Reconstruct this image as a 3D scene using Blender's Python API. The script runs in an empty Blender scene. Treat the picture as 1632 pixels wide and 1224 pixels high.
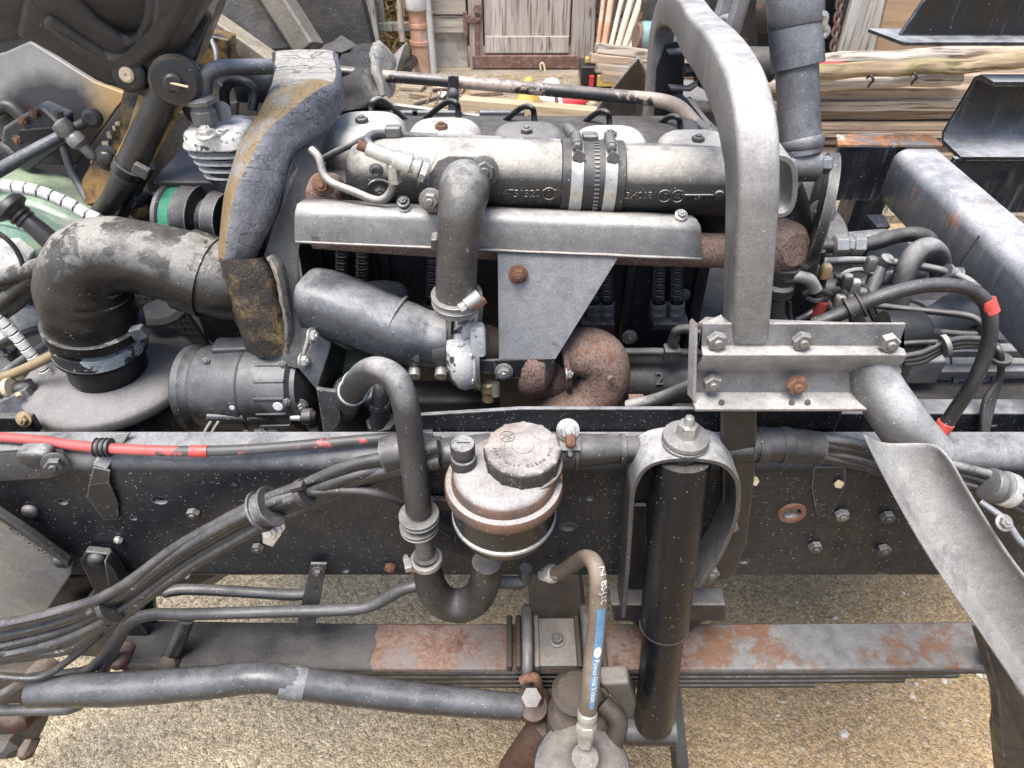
import bpy, bmesh, math, random
from mathutils import Vector, Matrix, noise as mnoise
random.seed(7)
SC = bpy.context.scene
COL = SC.collection
# ------------------------------------------------------------------ camera
F = 1130.0; CZ = 1.55; PITCH = math.radians(40)
cam_d = bpy.data.cameras.new('camera'); cam = bpy.data.objects.new('camera', cam_d); COL.objects.link(cam)
cam_d.sensor_width = 36; cam_d.lens = 36*F/1632; cam_d.clip_start = .02; cam_d.clip_end = 200
cam.location = (0, 0, CZ); cam.rotation_euler = (math.pi/2-PITCH, 0, 0)
cam_d.dof.use_dof = True; cam_d.dof.focus_distance = .98; cam_d.dof.aperture_fstop = 15.0
SC.camera = cam
# ------------------------------------------------------------------ sky and sun
SUN_EL, SUN_AZ = 72, -140      # azimuth measured from +Y towards +X
w = bpy.data.worlds.new('World'); SC.world = w; w.use_nodes = True
nt = w.node_tree; bg = nt.nodes['Background']
sky = nt.nodes.new('ShaderNodeTexSky'); sky.sky_type = 'NISHITA'; sky.sun_disc = False
sky.sun_elevation = math.radians(SUN_EL); sky.sun_rotation = math.radians(SUN_AZ)
sky.air_density = 1.0; sky.dust_density = 3.0
nt.links.new(sky.outputs[0], bg.inputs[0]); bg.inputs[1].default_value = .13
sun_d = bpy.data.lights.new('sun', 'SUN'); sun = bpy.data.objects.new('sun', sun_d); COL.objects.link(sun)
sun_d.energy = 2.8; sun_d.angle = math.radians(36); sun_d.color = (1, .955, .90)
sd = Vector((math.sin(math.radians(SUN_AZ))*math.cos(math.radians(SUN_EL)), math.cos(math.radians(SUN_AZ))*math.cos(math.radians(SUN_EL)), math.sin(math.radians(SUN_EL))))
sun.rotation_euler = sd.to_track_quat('Z', 'Y').to_euler(); sun.location = sd*20
SC.view_settings.view_transform = 'Standard'; SC.view_settings.look = 'None'
SC.view_settings.gamma = 1; SC.view_settings.use_curve_mapping = False
SC.view_settings.exposure = 1.2

# ------------------------------------------------------------------ geometry helpers
V = Vector
_cp, _sp = math.cos(PITCH), math.sin(PITCH)
def ray(px, py):
    a = (px-816)/F; b = -(py-612)/F
    return V((a, _cp+b*_sp, -_sp+b*_cp))
def A(px, py, Y):                      # the point seen at a photo pixel on the plane y = Y
    d = ray(px, py); t = Y/d.y
    return V((d.x*t, Y, CZ+d.z*t))
def AZ(px, py, z):
    d = ray(px, py); t = (z-CZ)/d.z
    return V((d.x*t, d.y*t, z))
def depth(p): return p.y*_cp+(CZ-p.z)*_sp
def R(p, rpx): return rpx*depth(p)/F
def X(px, py, Y): return A(px, py, Y).x

def spline(pts, sub=6):
    if len(pts) < 3 or sub <= 1: return [V(p) for p in pts]
    out = []; P = [pts[0]*2-pts[1]]+list(pts)+[pts[-1]*2-pts[-2]]
    for i in range(1, len(P)-2):
        p0, p1, p2, p3 = P[i-1], P[i], P[i+1], P[i+2]
        for k in range(sub):
            t = k/sub
            out.append(.5*((2*p1)+(p2-p0)*t+(2*p0-5*p1+4*p2-p3)*t*t+(3*p1-p0-3*p2+p3)*t**3))
    out.append(V(pts[-1])); return out
def lerp_list(r, n):
    if not isinstance(r, (list, tuple)): return [r]*n
    m = len(r); out = []
    for i in range(n):
        t = i*(m-1)/(n-1); k = min(int(t), m-2); out.append(r[k]+(r[k+1]-r[k])*(t-k))
    return out
def basis(ax):
    ax = V(ax).normalized(); h = V((0, 0, 1)) if abs(ax.z) < .9 else V((0, 1, 0))
    u = ax.cross(h).normalized(); return ax, u, u.cross(ax).normalized()

class MB:
    def __init__(s): s.v = []; s.f = []
    def ring_loft(s, rings, cap=True, closed=True):
        n = len(rings[0]); b = len(s.v)
        for r in rings: s.v += [tuple(p) for p in r]
        for i in range(len(rings)-1):
            for k in range(n if closed else n-1):
                k2 = (k+1) % n
                s.f.append((b+i*n+k, b+i*n+k2, b+(i+1)*n+k2, b+(i+1)*n+k))
        if cap:
            s.f.append(tuple(b+k for k in range(n))[::-1]); s.f.append(tuple(b+(len(rings)-1)*n+k for k in range(n)))
        return s
    def tube(s, pts, r, n=14, sub=6, cap=True, e=2, sx=1, sy=1, wob=0):
        P = spline([V(p) for p in pts], sub); rs = lerp_list(r, len(P))
        t0 = (P[1]-P[0]).normalized(); _, u, v = basis(t0); rings = []
        for i, p in enumerate(P):
            t = (P[min(i+1, len(P)-1)]-P[max(i-1, 0)]).normalized()
            q = t0.rotation_difference(t); u = q @ u; v = q @ v; t0 = t
            ring = []
            for k in range(n):
                a = 2*math.pi*k/n; c, sn = math.cos(a), math.sin(a)
                if e != 2:
                    m = (abs(c)**e+abs(sn)**e)**(-1/e); c *= m; sn *= m
                rr = rs[i]
                if wob: rr *= 1+wob*mnoise.noise(V((c*2, sn*2, i*.35))+p*9)
                ring.append(p+u*(rr*c*sx)+v*(rr*sn*sy))
            rings.append(ring)
        return s.ring_loft(rings, cap)
    def lathe(s, prof, o, ax=(0, 0, 1), n=32, cap=True, rib=None):
        ax, u, v = basis(ax); o = V(o)
        rings = []
        for r, h in prof:
            ring = []
            for k in range(n):
                a = 2*math.pi*k/n; rr = max(r, 1e-4)
                if rib: rr *= rib(a, h)
                ring.append(o+ax*h+u*(rr*math.cos(a))+v*(rr*math.sin(a)))
            rings.append(ring)
        return s.ring_loft(rings, cap)
    def box(s, c, size, rot=None):
        c = V(c); x, y, z = [q/2 for q in size]; M = rot or Matrix.Identity(3)
        b = len(s.v)
        for i in (-1, 1):
            for j in (-1, 1):
                for k in (-1, 1): s.v.append(tuple(c+M @ V((i*x, j*y, k*z))))
        s.f += [tuple(b+q for q in f) for f in ((0, 1, 3, 2), (4, 6, 7, 5), (0, 4, 5, 1), (2, 3, 7, 6), (0, 2, 6, 4), (1, 5, 7, 3))]
        return s
    def bar(s, p, q, w, h, up=(0, 0, 1)):              # rectangular bar from p to q
        p, q = V(p), V(q); t = (q-p).normalized(); u = t.cross(V(up)).normalized(); v = u.cross(t)
        return s.ring_loft([[c+u*a*w/2+v*b*h/2 for a, b in ((-1, -1), (1, -1), (1, 1), (-1, 1))] for c in (p, q)])
    def prism(s, poly, vec):
        vec = V(vec); return s.ring_loft([[V(p) for p in poly], [V(p)+vec for p in poly]])
    def rbox(s, c, size, e=5, n=32, dome=.35, nz=5, ax=None):  # box with rounded corners and a domed top
        c = V(c); sx, sy, sz = [q/2 for q in size]; rings = []
        hs = [(-1, .94), (-.9, 1), (1-2*dome, 1)]
        for k in range(1, nz+1):
            a = math.pi/2*k/nz; hs.append((1-2*dome+2*dome*math.sin(a), max(.05, 1-.45*(1-math.cos(a))) if k < nz else .35))
        for h, sc in hs:
            ring = []
            for k in range(n):
                a = 2*math.pi*k/n; cc, ss = math.cos(a), math.sin(a); m = (abs(cc)**e+abs(ss)**e)**(-1/e)
                ring.append(c+V((cc*m*sx*sc, ss*m*sy*sc, h*sz)))
            rings.append(ring)
        return s.ring_loft(rings)
    def sweep(s, prof, x0, x1, t, yz=None):             # open profile of (y,z), sheet thickness t, swept along X
        pr = [V((0, a, b)) for a, b in prof]; n = len(pr); off = []
        for i in range(n):
            d = (pr[min(i+1, n-1)]-pr[max(i-1, 0)]).normalized(); off.append(V((0, -d.z, d.y))*t)
        poly = pr+[pr[i]+off[i] for i in range(n-1, -1, -1)]
        return s.ring_loft([[p+V((x, 0, 0)) for p in poly] for x in (x0, x1)])

ORG = {}
def link(o, parent=None, loc=None):
    COL.objects.link(o)
    if loc is not None: o.location = loc
    ORG[o.name] = V(o.location)
    if parent is not None:
        o.parent = parent; o.matrix_parent_inverse = Matrix.Translation(-ORG[parent.name])
    return o
def tag(o, label=None, cat=None, group=None, kind=None):
    for k, v in (('label', label), ('category', cat), ('group', group), ('kind', kind)):
        if v: o[k] = v
    return o
def empty(name, loc, label, cat, group=None):
    o = bpy.data.objects.new(name, None); o.empty_display_size = .1; link(o, None, V(loc)); return tag(o, label, cat, group)
def build(mb, name, mat, parent=None, bevel=0, seg=2, ang=38, subd=0, label=None, cat=None, group=None, kind=None, solid=0, flat=False):
    me = bpy.data.meshes.new(name)
    vs = mb.v
    lo = V([min(p[i] for p in vs) for i in range(3)]); hi = V([max(p[i] for p in vs) for i in range(3)])
    o0 = (lo+hi)/2
    if parent is None: o0.z = lo.z
    me.from_pydata([tuple(V(p)-o0) for p in vs], [], mb.f)
    bm = bmesh.new(); bm.from_mesh(me); bmesh.ops.recalc_face_normals(bm, faces=bm.faces); bm.to_mesh(me); bm.free()
    if not flat:
        for p in me.polygons: p.use_smooth = True
        me.set_sharp_from_angle(angle=math.radians(ang))
    me.materials.append(mat)
    o = bpy.data.objects.new(name, me); link(o, parent, o0)
    if solid:
        m = o.modifiers.new('s', 'SOLIDIFY'); m.thickness = solid; m.offset = 0
    if bevel:
        m = o.modifiers.new('b', 'BEVEL'); m.width = bevel; m.segments = seg; m.limit_method = 'ANGLE'; m.angle_limit = math.radians(40); m.harden_normals = True
    if subd:
        m = o.modifiers.new('d', 'SUBSURF'); m.levels = m.render_levels = subd
    return tag(o, label, cat, group, kind)
def copy_to(o, loc, parent=None, rot=None, scale=None):
    c = o.copy(); COL.objects.link(c); c.parent = None; c.matrix_parent_inverse.identity(); c.location = loc
    if rot is not None: c.rotation_euler = rot
    if scale is not None: c.scale = scale
    ORG[c.name] = V(loc)
    if parent is not None:
        c.parent = parent; c.matrix_parent_inverse = Matrix.Translation(-ORG[parent.name])
    return c
_hex = {}
def bolt(pos, nrm, r, parent, mat, name='bolt', dome=False, washer=True):
    key = (mat.name, dome, washer)
    if key not in _hex:
        mb = MB()
        if washer: mb.lathe([(1.45, -.1), (1.45, .15), (1.35, .2)], (0, 0, 0), n=20)
        if dome: mb.lathe([(1.05, .1), (1.05, .35), (.9, .65), (.55, .85), (.1, .92)], (0, 0, 0), n=18)
        else:
            mb.lathe([(1, .12), (1, .8), (.86, .95)], (0, 0, 0), n=6)
            mb.lathe([(.45, .9), (.45, 1.15), (.35, 1.25)], (0, 0, 0), n=12)
        me = bpy.data.meshes.new(name); me.from_pydata(mb.v, [], mb.f)
        bm = bmesh.new(); bm.from_mesh(me); bmesh.ops.recalc_face_normals(bm, faces=bm.faces); bm.to_mesh(me); bm.free()
        for p in me.polygons: p.use_smooth = True
        me.set_sharp_from_angle(angle=math.radians(35)); me.materials.append(mat); _hex[key] = me
    o = bpy.data.objects.new(name, _hex[key]); link(o, parent, V(pos))
    q = V(nrm).normalized().to_track_quat('Z', 'Y').to_matrix().to_4x4() @ Matrix.Rotation(random.random()*6, 4, 'Z')
    o.rotation_euler = q.to_euler(); o.scale = (r, r, r)
    return o
def hose(name, pts, rpx, mat, parent, n=14, sub=7, label=None, e=2, sx=1, sy=1, wob=0, **kw):
    P = [A(*p) for p in pts]
    if isinstance(rpx, (list, tuple)): r = [R(p, q) for p, q in zip(P, rpx)]
    else: r = [R(p, rpx) for p in P]; r = [sum(r)/len(r)]*len(r)
    mb = MB().tube(P, r, n, sub, e=e, sx=sx, sy=sy, wob=wob)
    o = build(mb, name, mat, parent, label=label, **kw); return o
def band(pos, ax, r, w, mat, parent, name='clamp', screw=None, t=.0015, rim=False, n=28):
    mb = MB().lathe([(r, -w/2), (r+t, -w/2), (r+t, w/2), (r, w/2)] if not rim else [(r, -w/2), (r+t*2, -w/2), (r+t*2, -w/3), (r+t, -w/3), (r+t, w/3), (r+t*2, w/3), (r+t*2, w/2), (r, w/2)], pos, ax, n)
    if screw is not None:
        a = V(ax).normalized(); s = V(screw); s = (s-a*s.dot(a)).normalized(); tg = a.cross(s)
        c = V(pos)+s*(r+t+.004)
        mb.box(c, (w*1.1, .016, .009), Matrix((a, tg, s)).transposed())
        mb.lathe([(.0045, 0), (.0045, .006), (.003, .008)], c+tg*.007, tg, 6)
    return build(mb, name, mat, parent, bevel=.0006)
CAM = V((0, 0, CZ))
def tocam(p): return (CAM-p).normalized()
def poly(pts): return [A(*p) for p in pts]
def cut(o, cutters):                                     # drill real holes: cutters = (pos, axis, radius, depth, stretch)
    mb = MB()
    for pos, ax, r, d, st in cutters:
        a, u, v = basis(ax); m = MB().lathe([(r, -d), (r, d)], (0, 0, 0), a, 16)
        b = len(mb.v); mb.v += [tuple(V(p)+V(pos)+V((p[0]*(st-1), 0, 0))) for p in m.v]; mb.f += [tuple(q+b for q in f) for f in m.f]
    c = build(mb, 'cutter', o.data.materials[0])
    md = o.modifiers.new('h', 'BOOLEAN'); md.operation = 'DIFFERENCE'; md.solver = 'EXACT'; md.object = c
    o.modifiers.move(len(o.modifiers)-1, 0)
    if len(o.modifiers) > 1: o.modifiers[1].show_viewport = False
    dg = bpy.context.evaluated_depsgraph_get(); dg.update()
    me = bpy.data.meshes.new_from_object(o.evaluated_get(dg))
    if len(o.modifiers) > 1: o.modifiers[1].show_viewport = True
    o.modifiers.remove(o.modifiers['h'] if 'h' in o.modifiers else md); o.data = me
    bpy.data.objects.remove(c)
    for p in me.polygons: p.use_smooth = True
    me.set_sharp_from_angle(angle=math.radians(38))
def glyphs(text, size):                                  # outline of lettering as flat mesh data
    cu = bpy.data.curves.new('t', 'FONT'); cu.body = text; cu.size = size; cu.align_x = 'CENTER'; cu.align_y = 'CENTER'; cu.resolution_u = 3
    o = bpy.data.objects.new('t', cu); COL.objects.link(o); dg = bpy.context.evaluated_depsgraph_get(); dg.update()
    me = bpy.data.meshes.new_from_object(o.evaluated_get(dg))
    vs = [tuple(v.co) for v in me.vertices]; fs = [tuple(p.vertices) for p in me.polygons]
    bpy.data.objects.remove(o); bpy.data.meshes.remove(me); return vs, fs
def lettering(text, size, o, u, v, name, mat, parent, h=.0006):   # raised flat lettering in the plane (u, v)
    vs, fs = glyphs(text, size); u = V(u).normalized(); v = V(v).normalized(); n = u.cross(v)
    mb = MB(); mb.v = [tuple(V(o)+u*a+v*b+n*h) for a, b, _ in vs]; mb.f = fs
    ob = build(mb, name, mat, parent, flat=True); m = ob.modifiers.new('s', 'SOLIDIFY'); m.thickness = h; return ob
# ------------------------------------------------------------------ materials
class NG:
    def __init__(s, name):
        s.m = bpy.data.materials.new(name); s.m.use_nodes = True; s.t = s.m.node_tree; s.b = s.t.nodes['Principled BSDF']
        s.pos = s.t.nodes.new('ShaderNodeNewGeometry')
    def n(s, typ, **kw):
        nd = s.t.nodes.new('ShaderNode'+typ)
        for k, v in kw.items():
            if k[0] == '_': setattr(nd, k[1:], v)
        for k, v in kw.items():
            if k[0] != '_':
                key = k.replace('__', ' ')
                i = nd.inputs[int(key[1:])] if key[0] == 'i' and key[1:].isdigit() else nd.inputs[key]
                s.set(i, v)
        return nd
    def set(s, i, v):
        if hasattr(v, 'is_output') or hasattr(v, 'links'): s.t.links.new(v, i)
        elif isinstance(v, tuple) and len(v) == 3 and i.type == 'RGBA': i.default_value = (*v, 1)
        else: i.default_value = v
    def noise(s, scale, detail=4, rough=.6, vec=None, dist=0):
        nd = s.n('TexNoise', Vector=vec if vec is not None else s.pos.outputs['Position'], Scale=scale, Detail=detail, Roughness=rough, Distortion=dist); return nd.outputs[0]
    def ramp(s, f, a, b, lo=0., hi=1.):
        nd = s.n('MapRange', Value=f); nd.inputs[1].default_value = a; nd.inputs[2].default_value = b; nd.inputs[3].default_value = lo; nd.inputs[4].default_value = hi; return nd.outputs[0]
    def mix(s, f, a, b, mode='MIX'):
        nd = s.t.nodes.new('ShaderNodeMix'); nd.data_type = 'RGBA'; nd.blend_type = mode
        s.set(nd.inputs[0], f); s.set(nd.inputs[6], a); s.set(nd.inputs[7], b); return nd.outputs[2]
    def math(s, op, a, b=0.):
        nd = s.t.nodes.new('ShaderNodeMath'); nd.operation = op; s.set(nd.inputs[0], a); s.set(nd.inputs[1], b); return nd.outputs[0]
    def bump(s, h, st, dist=.002):
        nd = s.n('Bump', Strength=st, Distance=dist, Height=h); s.t.links.new(nd.outputs[0], s.b.inputs['Normal']); return nd
    def mul(s, a, b): return s.math('MULTIPLY', a, b)
DUST = (.40, .36, .30)
def mat(name, col, rough=.5, metal=0., vary=.3, vs=9, col2=None, c2=(.52, .6), c2s=7, dust=0., dustcol=DUST, speck=0., rust=0., rustcol=(.17, .075, .04), rs=14, chip=None, chips=22, chipt=.62, bump=.25, bs=160, spec=.5, dlo=.4, streak=0., wipe=0., edge=0., edgecol=(.34, .34, .335)):
    g = NG(name); P = g.pos.outputs['Position']; dustcol = (dustcol[0]*.96, dustcol[1]*1.0, dustcol[2]*1.07)
    big = g.noise(vs, 5, .65)
    c = g.mix(g.ramp(big, .3, .7), tuple(q*(1-vary) for q in col), tuple(min(1, q*(1+vary)) for q in col))
    rgh = g.ramp(g.noise(vs*3, 5), .3, .7, max(.12, rough-.2), min(1, rough+.2))
    if col2: c = g.mix(g.ramp(g.noise(c2s, 6, .7), c2[0], c2[1]), c, col2)
    if rust:
        f = g.ramp(g.noise(rs, 8, .72), .62-.22*rust, .66-.2*rust)
        rc = g.mix(g.ramp(g.noise(90, 4), .35, .65), tuple(q*.6 for q in rustcol), tuple(q*1.5 for q in rustcol))
        c = g.mix(f, c, rc); rgh = g.math('MAXIMUM', rgh, g.mul(f, .85))
    if chip: c = g.mix(g.ramp(g.noise(chips, 7, .75), chipt, chipt+.02), c, chip)
    c = g.mix(.45, c, g.mix(g.ramp(g.noise(75, 9, .78), .32, .68), (.45, .45, .46), (1.5, 1.49, 1.47)), 'MULTIPLY')
    if dust:
        sep = g.n('SeparateXYZ', Vector=g.pos.outputs['Normal'])
        f = g.mul(g.mul(g.ramp(sep.outputs[2], dlo-.2, .9), g.mul(g.ramp(g.noise(17, 8, .74), .3, .62, .25, 1.15), g.ramp(g.noise(48, 8, .8), .36, .52, .8, 1.03))), dust)
        if wipe: f = g.mul(f, g.ramp(g.noise(10, 9, .74), .47, .50, 1-wipe, 1))
        f = g.math('MINIMUM', f, .95)
        dc = g.mix(g.noise(60, 4), tuple(q*.8 for q in dustcol), tuple(q*1.15 for q in dustcol))
        c = g.mix(f, c, dc); rgh = g.math('MAXIMUM', rgh, g.mul(f, .95))
    if streak:
        st = g.noise(1., 6, .7, g.n('Mapping', Vector=P, Scale=(95., 95., 7.)).outputs[0])
        c = g.mix(g.mul(g.mul(g.ramp(st, .52, .7), g.ramp(g.noise(6, 5), .42, .6)), streak), c, (.30, .295, .28))
    if edge:
        bv = g.n('Bevel', Radius=.0035, _samples=3)
        dt = g.n('VectorMath', _operation='DOT_PRODUCT', i0=bv.outputs[0], i1=g.pos.outputs['Normal']).outputs['Value']
        c = g.mix(g.mul(g.mul(g.ramp(dt, .985, .90), g.ramp(g.noise(65, 6, .75), .40, .56)), edge), c, edgecol)
    # fine grime
    c = g.mix(.55, c, g.mix(g.ramp(g.noise(480, 4, .7), .3, .7), (.5, .5, .5), (1.4, 1.4, 1.4)), 'MULTIPLY')
    if speck:
        for sc, th, kf in ((330, .13, 1.), (85, .04, .08)):
            vo = g.n('TexVoronoi', Vector=P, Scale=float(sc)); vo.inputs['Randomness'].default_value = 1
            sx = g.n('SeparateXYZ', Vector=vo.outputs['Color'])
            keep = g.math('GREATER_THAN', sx.outputs[0], 1-speck*kf*.55)
            rad = g.mul(sx.outputs[1], th*2)
            f = g.mul(g.math('LESS_THAN', vo.outputs['Distance'], rad), keep)
            c = g.mix(g.mul(f, g.mul(sx.outputs[2], .9)), c, (.46, .45, .43))
    g.set(g.b.inputs['Base Color'], c); g.set(g.b.inputs['Roughness'], rgh)
    g.b.inputs['Metallic'].default_value = metal; g.b.inputs['Specular IOR Level'].default_value = spec
    h = g.math('ADD', g.noise(bs, 6, .72), g.mul(big, 2.0)); g.bump(h, min(1, bump*1.35), .0015)
    return g.m
def woodmat(name, c1, c2, c3, axis=0, scale=1., bump=.5, crackd=.5, moss=None):
    g = NG(name); tc = g.n('TexCoord'); oi = g.n('ObjectInfo')
    off = g.n('VectorMath', _operation='ADD', i0=tc.outputs['Object'], i1=g.n('VectorMath', _operation='SCALE', i0=(7., 3., 5.), Scale=oi.outputs['Random']).outputs[0]).outputs[0]
    s = [26*scale]*3; s[axis] = 1.6*scale
    mp = g.n('Mapping', Vector=off, Scale=tuple(s)).outputs[0]
    n1 = g.noise(1., 7, .68, mp, .6); s2 = [110*scale]*3; s2[axis] = 3*scale
    n2 = g.noise(1., 4, .6, g.n('Mapping', Vector=off, Scale=tuple(s2)).outputs[0])
    c = g.mix(g.ramp(n1, .38, .62), c1, c2); c = g.mix(g.ramp(g.noise(3., 4, .6, off), .45, .7), c, c3)
    c = g.mix(g.mul(g.ramp(n2, .53, .64), crackd*1.8), c, tuple(q*.3 for q in c1))
    kv = g.n('TexVoronoi', Vector=g.n('Mapping', Vector=off, Scale=tuple(3.2 if q == axis else 11. for q in range(3))).outputs[0], Scale=1.)
    c = g.mix(g.ramp(kv.outputs['Distance'], .16, .08, 0, .8), c, tuple(q*.35 for q in c1))
    if moss: c = g.mix(g.ramp(g.noise(6., 6, .7, off), .5, .62, 0, .8), c, moss)
    c = g.mix(1., c, g.mix(oi.outputs['Random'], (.75, .74, .73), (1.18, 1.14, 1.1)), 'MULTIPLY')
    g.set(g.b.inputs['Base Color'], c); g.b.inputs['Roughness'].default_value = .85; g.b.inputs['Specular IOR Level'].default_value = .2
    g.bump(g.math('ADD', n1, n2), bump, .004); return g.m

frame_black = mat('frame_black', (.0135, .0160, .0205), .40, speck=.75, dust=.95, dustcol=(.27, .262, .25), bump=.2, col2=(.018, .0205, .025), c2s=5, spec=.3, streak=.05, edge=.5)
black_paint = mat('black_paint', (.0055, .0065, .009), .24, spec=.3, speck=.4, dust=.35, bump=.15)
satin_black = mat('satin_black', (.012, .0125, .0145), .48, edge=.45, speck=.25, dust=.45, dustcol=(.3, .28, .25))
deep_black = mat('deep_black', (.008, .008, .009), .7, speck=.1, dust=.15)
rubber = mat('rubber', (.012, .012, .013), .5, col2=(.035, .034, .033), c2s=18, c2=(.5, .65), dust=.55, dustcol=(.22, .2, .18), speck=.3, bump=.2, bs=300)
hose_grey = mat('hose_grey', (.030, .030, .032), .55, col2=(.045, .046, .048), c2s=9, c2=(.45, .65), wipe=.55, dust=.95, dustcol=(.33, .31, .28), speck=.35, bump=.2)
pipe_black = mat('pipe_dark_grey', (.024, .025, .028), .45, dust=.45, dustcol=(.3, .28, .25), speck=.5, chip=(.42, .38, .31), chips=38, chipt=.69)
cable_mat = mat('cable_black', (.011, .0115, .0135), .34, dust=.4, dustcol=(.28, .26, .23), speck=.4, chip=(.33, .3, .25), chips=34, chipt=.645)
shield_grey = mat('shield_grey', (.17, .17, .175), .48, metal=.15, dust=.85, dustcol=(.46, .43, .37), speck=.6, vary=.3, bump=.25, chip=(.09, .09, .095), chips=26, chipt=.7, streak=.25, edge=.8, edgecol=(.16, .10, .07))
plate_grey = mat('plate_grey', (.19, .195, .205), .48, metal=.1, dust=.4, dustcol=(.42, .4, .36), speck=.75, vary=.18, chip=(.11, .115, .13), chips=24, chipt=.66, streak=.3, edge=.7, edgecol=(.10, .10, .105))
manifold = mat('manifold_iron', (.026, .025, .024), .45, metal=.1, dust=1.15, dustcol=(.45, .41, .345), speck=.6, bump=.5, bs=220, dlo=.5)
elbow_iron = mat('elbow_iron', (.07, .066, .062), .36, wipe=.5, metal=.2, dust=.7, dustcol=(.44, .41, .36), speck=.3, chip=(.34, .33, .31), chips=16, chipt=.66, bump=.4)
cover_dust = mat('valve_cover_dusty', (.13, .124, .115), .55, dust=1.15, dustcol=(.50, .46, .39), speck=.3, bump=.2)
cover_dark = mat('valve_cover_dark', (.10, .098, .092), .6, dust=.85, dustcol=(.22, .205, .18), speck=.3, bump=.2)
hoop_mat = mat('hoop_dusty', (.115, .113, .111), .5, dust=.9, dustcol=(.45, .425, .385), speck=.35, bump=.3, vary=.3, dlo=.05, col2=(.09, .088, .085), c2s=12, c2=(.5, .7))
strut_grey = mat('strut_grey', (.034, .039, .048), .38, wipe=.35, dust=.8, dustcol=(.32, .31, .30), speck=.5, vary=.3, dlo=.0)
alt_mat = mat('alternator_grey', (.040, .041, .044), .45, dust=.5, dustcol=(.19, .185, .178), speck=.35, vary=.35, dlo=.3, col2=(.012, .012, .013), c2s=14, c2=(.5, .6), chip=(.42, .42, .41), chips=20, chipt=.73)
rust_iron = mat('rusty_iron', (.215, .15, .125), .85, vary=.2, vs=12, col2=(.075, .045, .036), c2s=330, c2=(.50, .60), bump=.9, bs=330, dust=.3, dustcol=(.30, .23, .19), spec=.2, rust=.25, rustcol=(.15, .075, .045), rs=20)
wax_yellow = mat('yellow_wax', (.33, .22, .075), .5, col2=(.05, .035, .02), c2s=26, c2=(.55, .68), vary=.35)
rust_dark = mat('rust_dark', (.07, .04, .03), .9, col2=(.12, .06, .04), c2s=30, bump=.7, dust=.3, spec=.2)
rust_bolt = mat('rusted_bolt', (.15, .075, .045), .85, col2=(.1, .05, .03), c2s=90, bump=.5)
bolt_grey = mat('bolt_grey', (.16, .155, .15), .45, metal=.4, dust=.7, dustcol=(.42, .39, .34), speck=.3, vary=.3)
bolt_dark = mat('bolt_dark', (.06, .06, .062), .5, metal=.2, dust=.7, dustcol=(.32, .29, .25), speck=.3)
zinc = mat('zinc_steel', (.52, .51, .48), .4, metal=.6, dust=.5, dustcol=(.5, .47, .4), vary=.25, chip=(.2, .17, .13), chips=90, chipt=.66)
brass = mat('brass_fitting', (.30, .25, .14), .45, metal=.6, dust=.5, dustcol=(.4, .37, .3))
alu = mat('aluminium_cast', (.50, .50, .49), .5, metal=.35, vary=.25, chip=(.08, .08, .08), chips=26, chipt=.56, speck=.3, bump=.5)
white_cast = mat('white_cast_paint', (.60, .60, .58), .55, vary=.15, chip=(.05, .05, .055), chips=30, chipt=.54, dust=.3, bump=.4)
clamp_steel = mat('clamp_steel', (.34, .335, .32), .4, metal=.6, dust=.5, dustcol=(.45, .42, .37), vary=.25)
clamp_dark = mat('clamp_dark', (.12, .12, .12), .5, metal=.4, dust=.6, dustcol=(.36, .34, .3), speck=.3)
filter_lid = mat('filter_lid_plastic', (.13, .125, .122), .6, dust=.75, dustcol=(.235, .22, .205), speck=.12, vary=.12, vs=14, bump=.2)
elbow_rub = mat('elbow_rubber', (.011, .0105, .010), .32, wipe=.75, dust=1.05, dustcol=(.30, .275, .235), speck=.15, chip=(.30, .29, .265), chips=16, chipt=.64, bump=.45, dlo=.4)
reservoir_cap = mat('reservoir_cap_plastic', (.022, .021, .021), .55, dust=.85, dustcol=(.40, .35, .305), speck=.8, vary=.2, dlo=.3, col2=(.2, .13, .095), c2s=20)
reservoir_top = mat('reservoir_cover_brown', (.105, .062, .043), .55, dust=.95, dustcol=(.34, .315, .285), speck=.7, vary=.35, dlo=.75, col2=(.05, .048, .05), c2s=14, c2=(.5, .62))
reservoir_body = mat('reservoir_body_black', (.012, .012, .013), .22, speck=.75, dust=.3, dustcol=(.2, .18, .15), col2=(.10, .085, .065), c2s=6, c2=(.6, .75), bump=.12)

def red_hose_mat():
    g = NG('red_painted_hose'); P = g.pos.outputs['Position']; sx = g.n('SeparateXYZ', Vector=P).outputs[0]; n = g.noise(24, 7, .75)
    f = g.ramp(g.math('ADD', n, g.ramp(sx, A(180, 715, .61).x, A(330, 719, .61).x, .17, -.11)), .49, .505)
    c = g.mix(g.noise(60, 5), (.045, .045, .046), (.09, .088, .085)); c = g.mix(f, c, g.mix(g.noise(40, 5), (.36, .05, .05), (.46, .13, .12)))
    g.set(g.b.inputs['Base Color'], c); g.b.inputs['Roughness'].default_value = .5; g.bump(n, .2, .001); return g.m
red_hose = red_hose_mat()
red_tape = mat('red_tape', (.42, .05, .04), .45, vary=.2, dust=.15, speck=.1)
green_tank = mat('green_plastic_tank', (.16, .27, .20), .4, vary=.2, vs=6, col2=(.29, .31, .18), c2s=4.5, c2=(.45, .75), dust=.15, speck=.1, chip=(.12, .13, .1), chips=24, chipt=.7, bump=.08)
white_wrap = mat('white_spiral_wrap', (.62, .63, .60), .5, vary=.1, speck=0, dust=.1, bump=.1)
cab_plastic = mat('cab_black_plastic', (.040, .039, .040), .48, vary=.3, vs=12, dust=.15, dustcol=(.13, .115, .1), speck=.06, bump=.5, bs=600)
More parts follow.
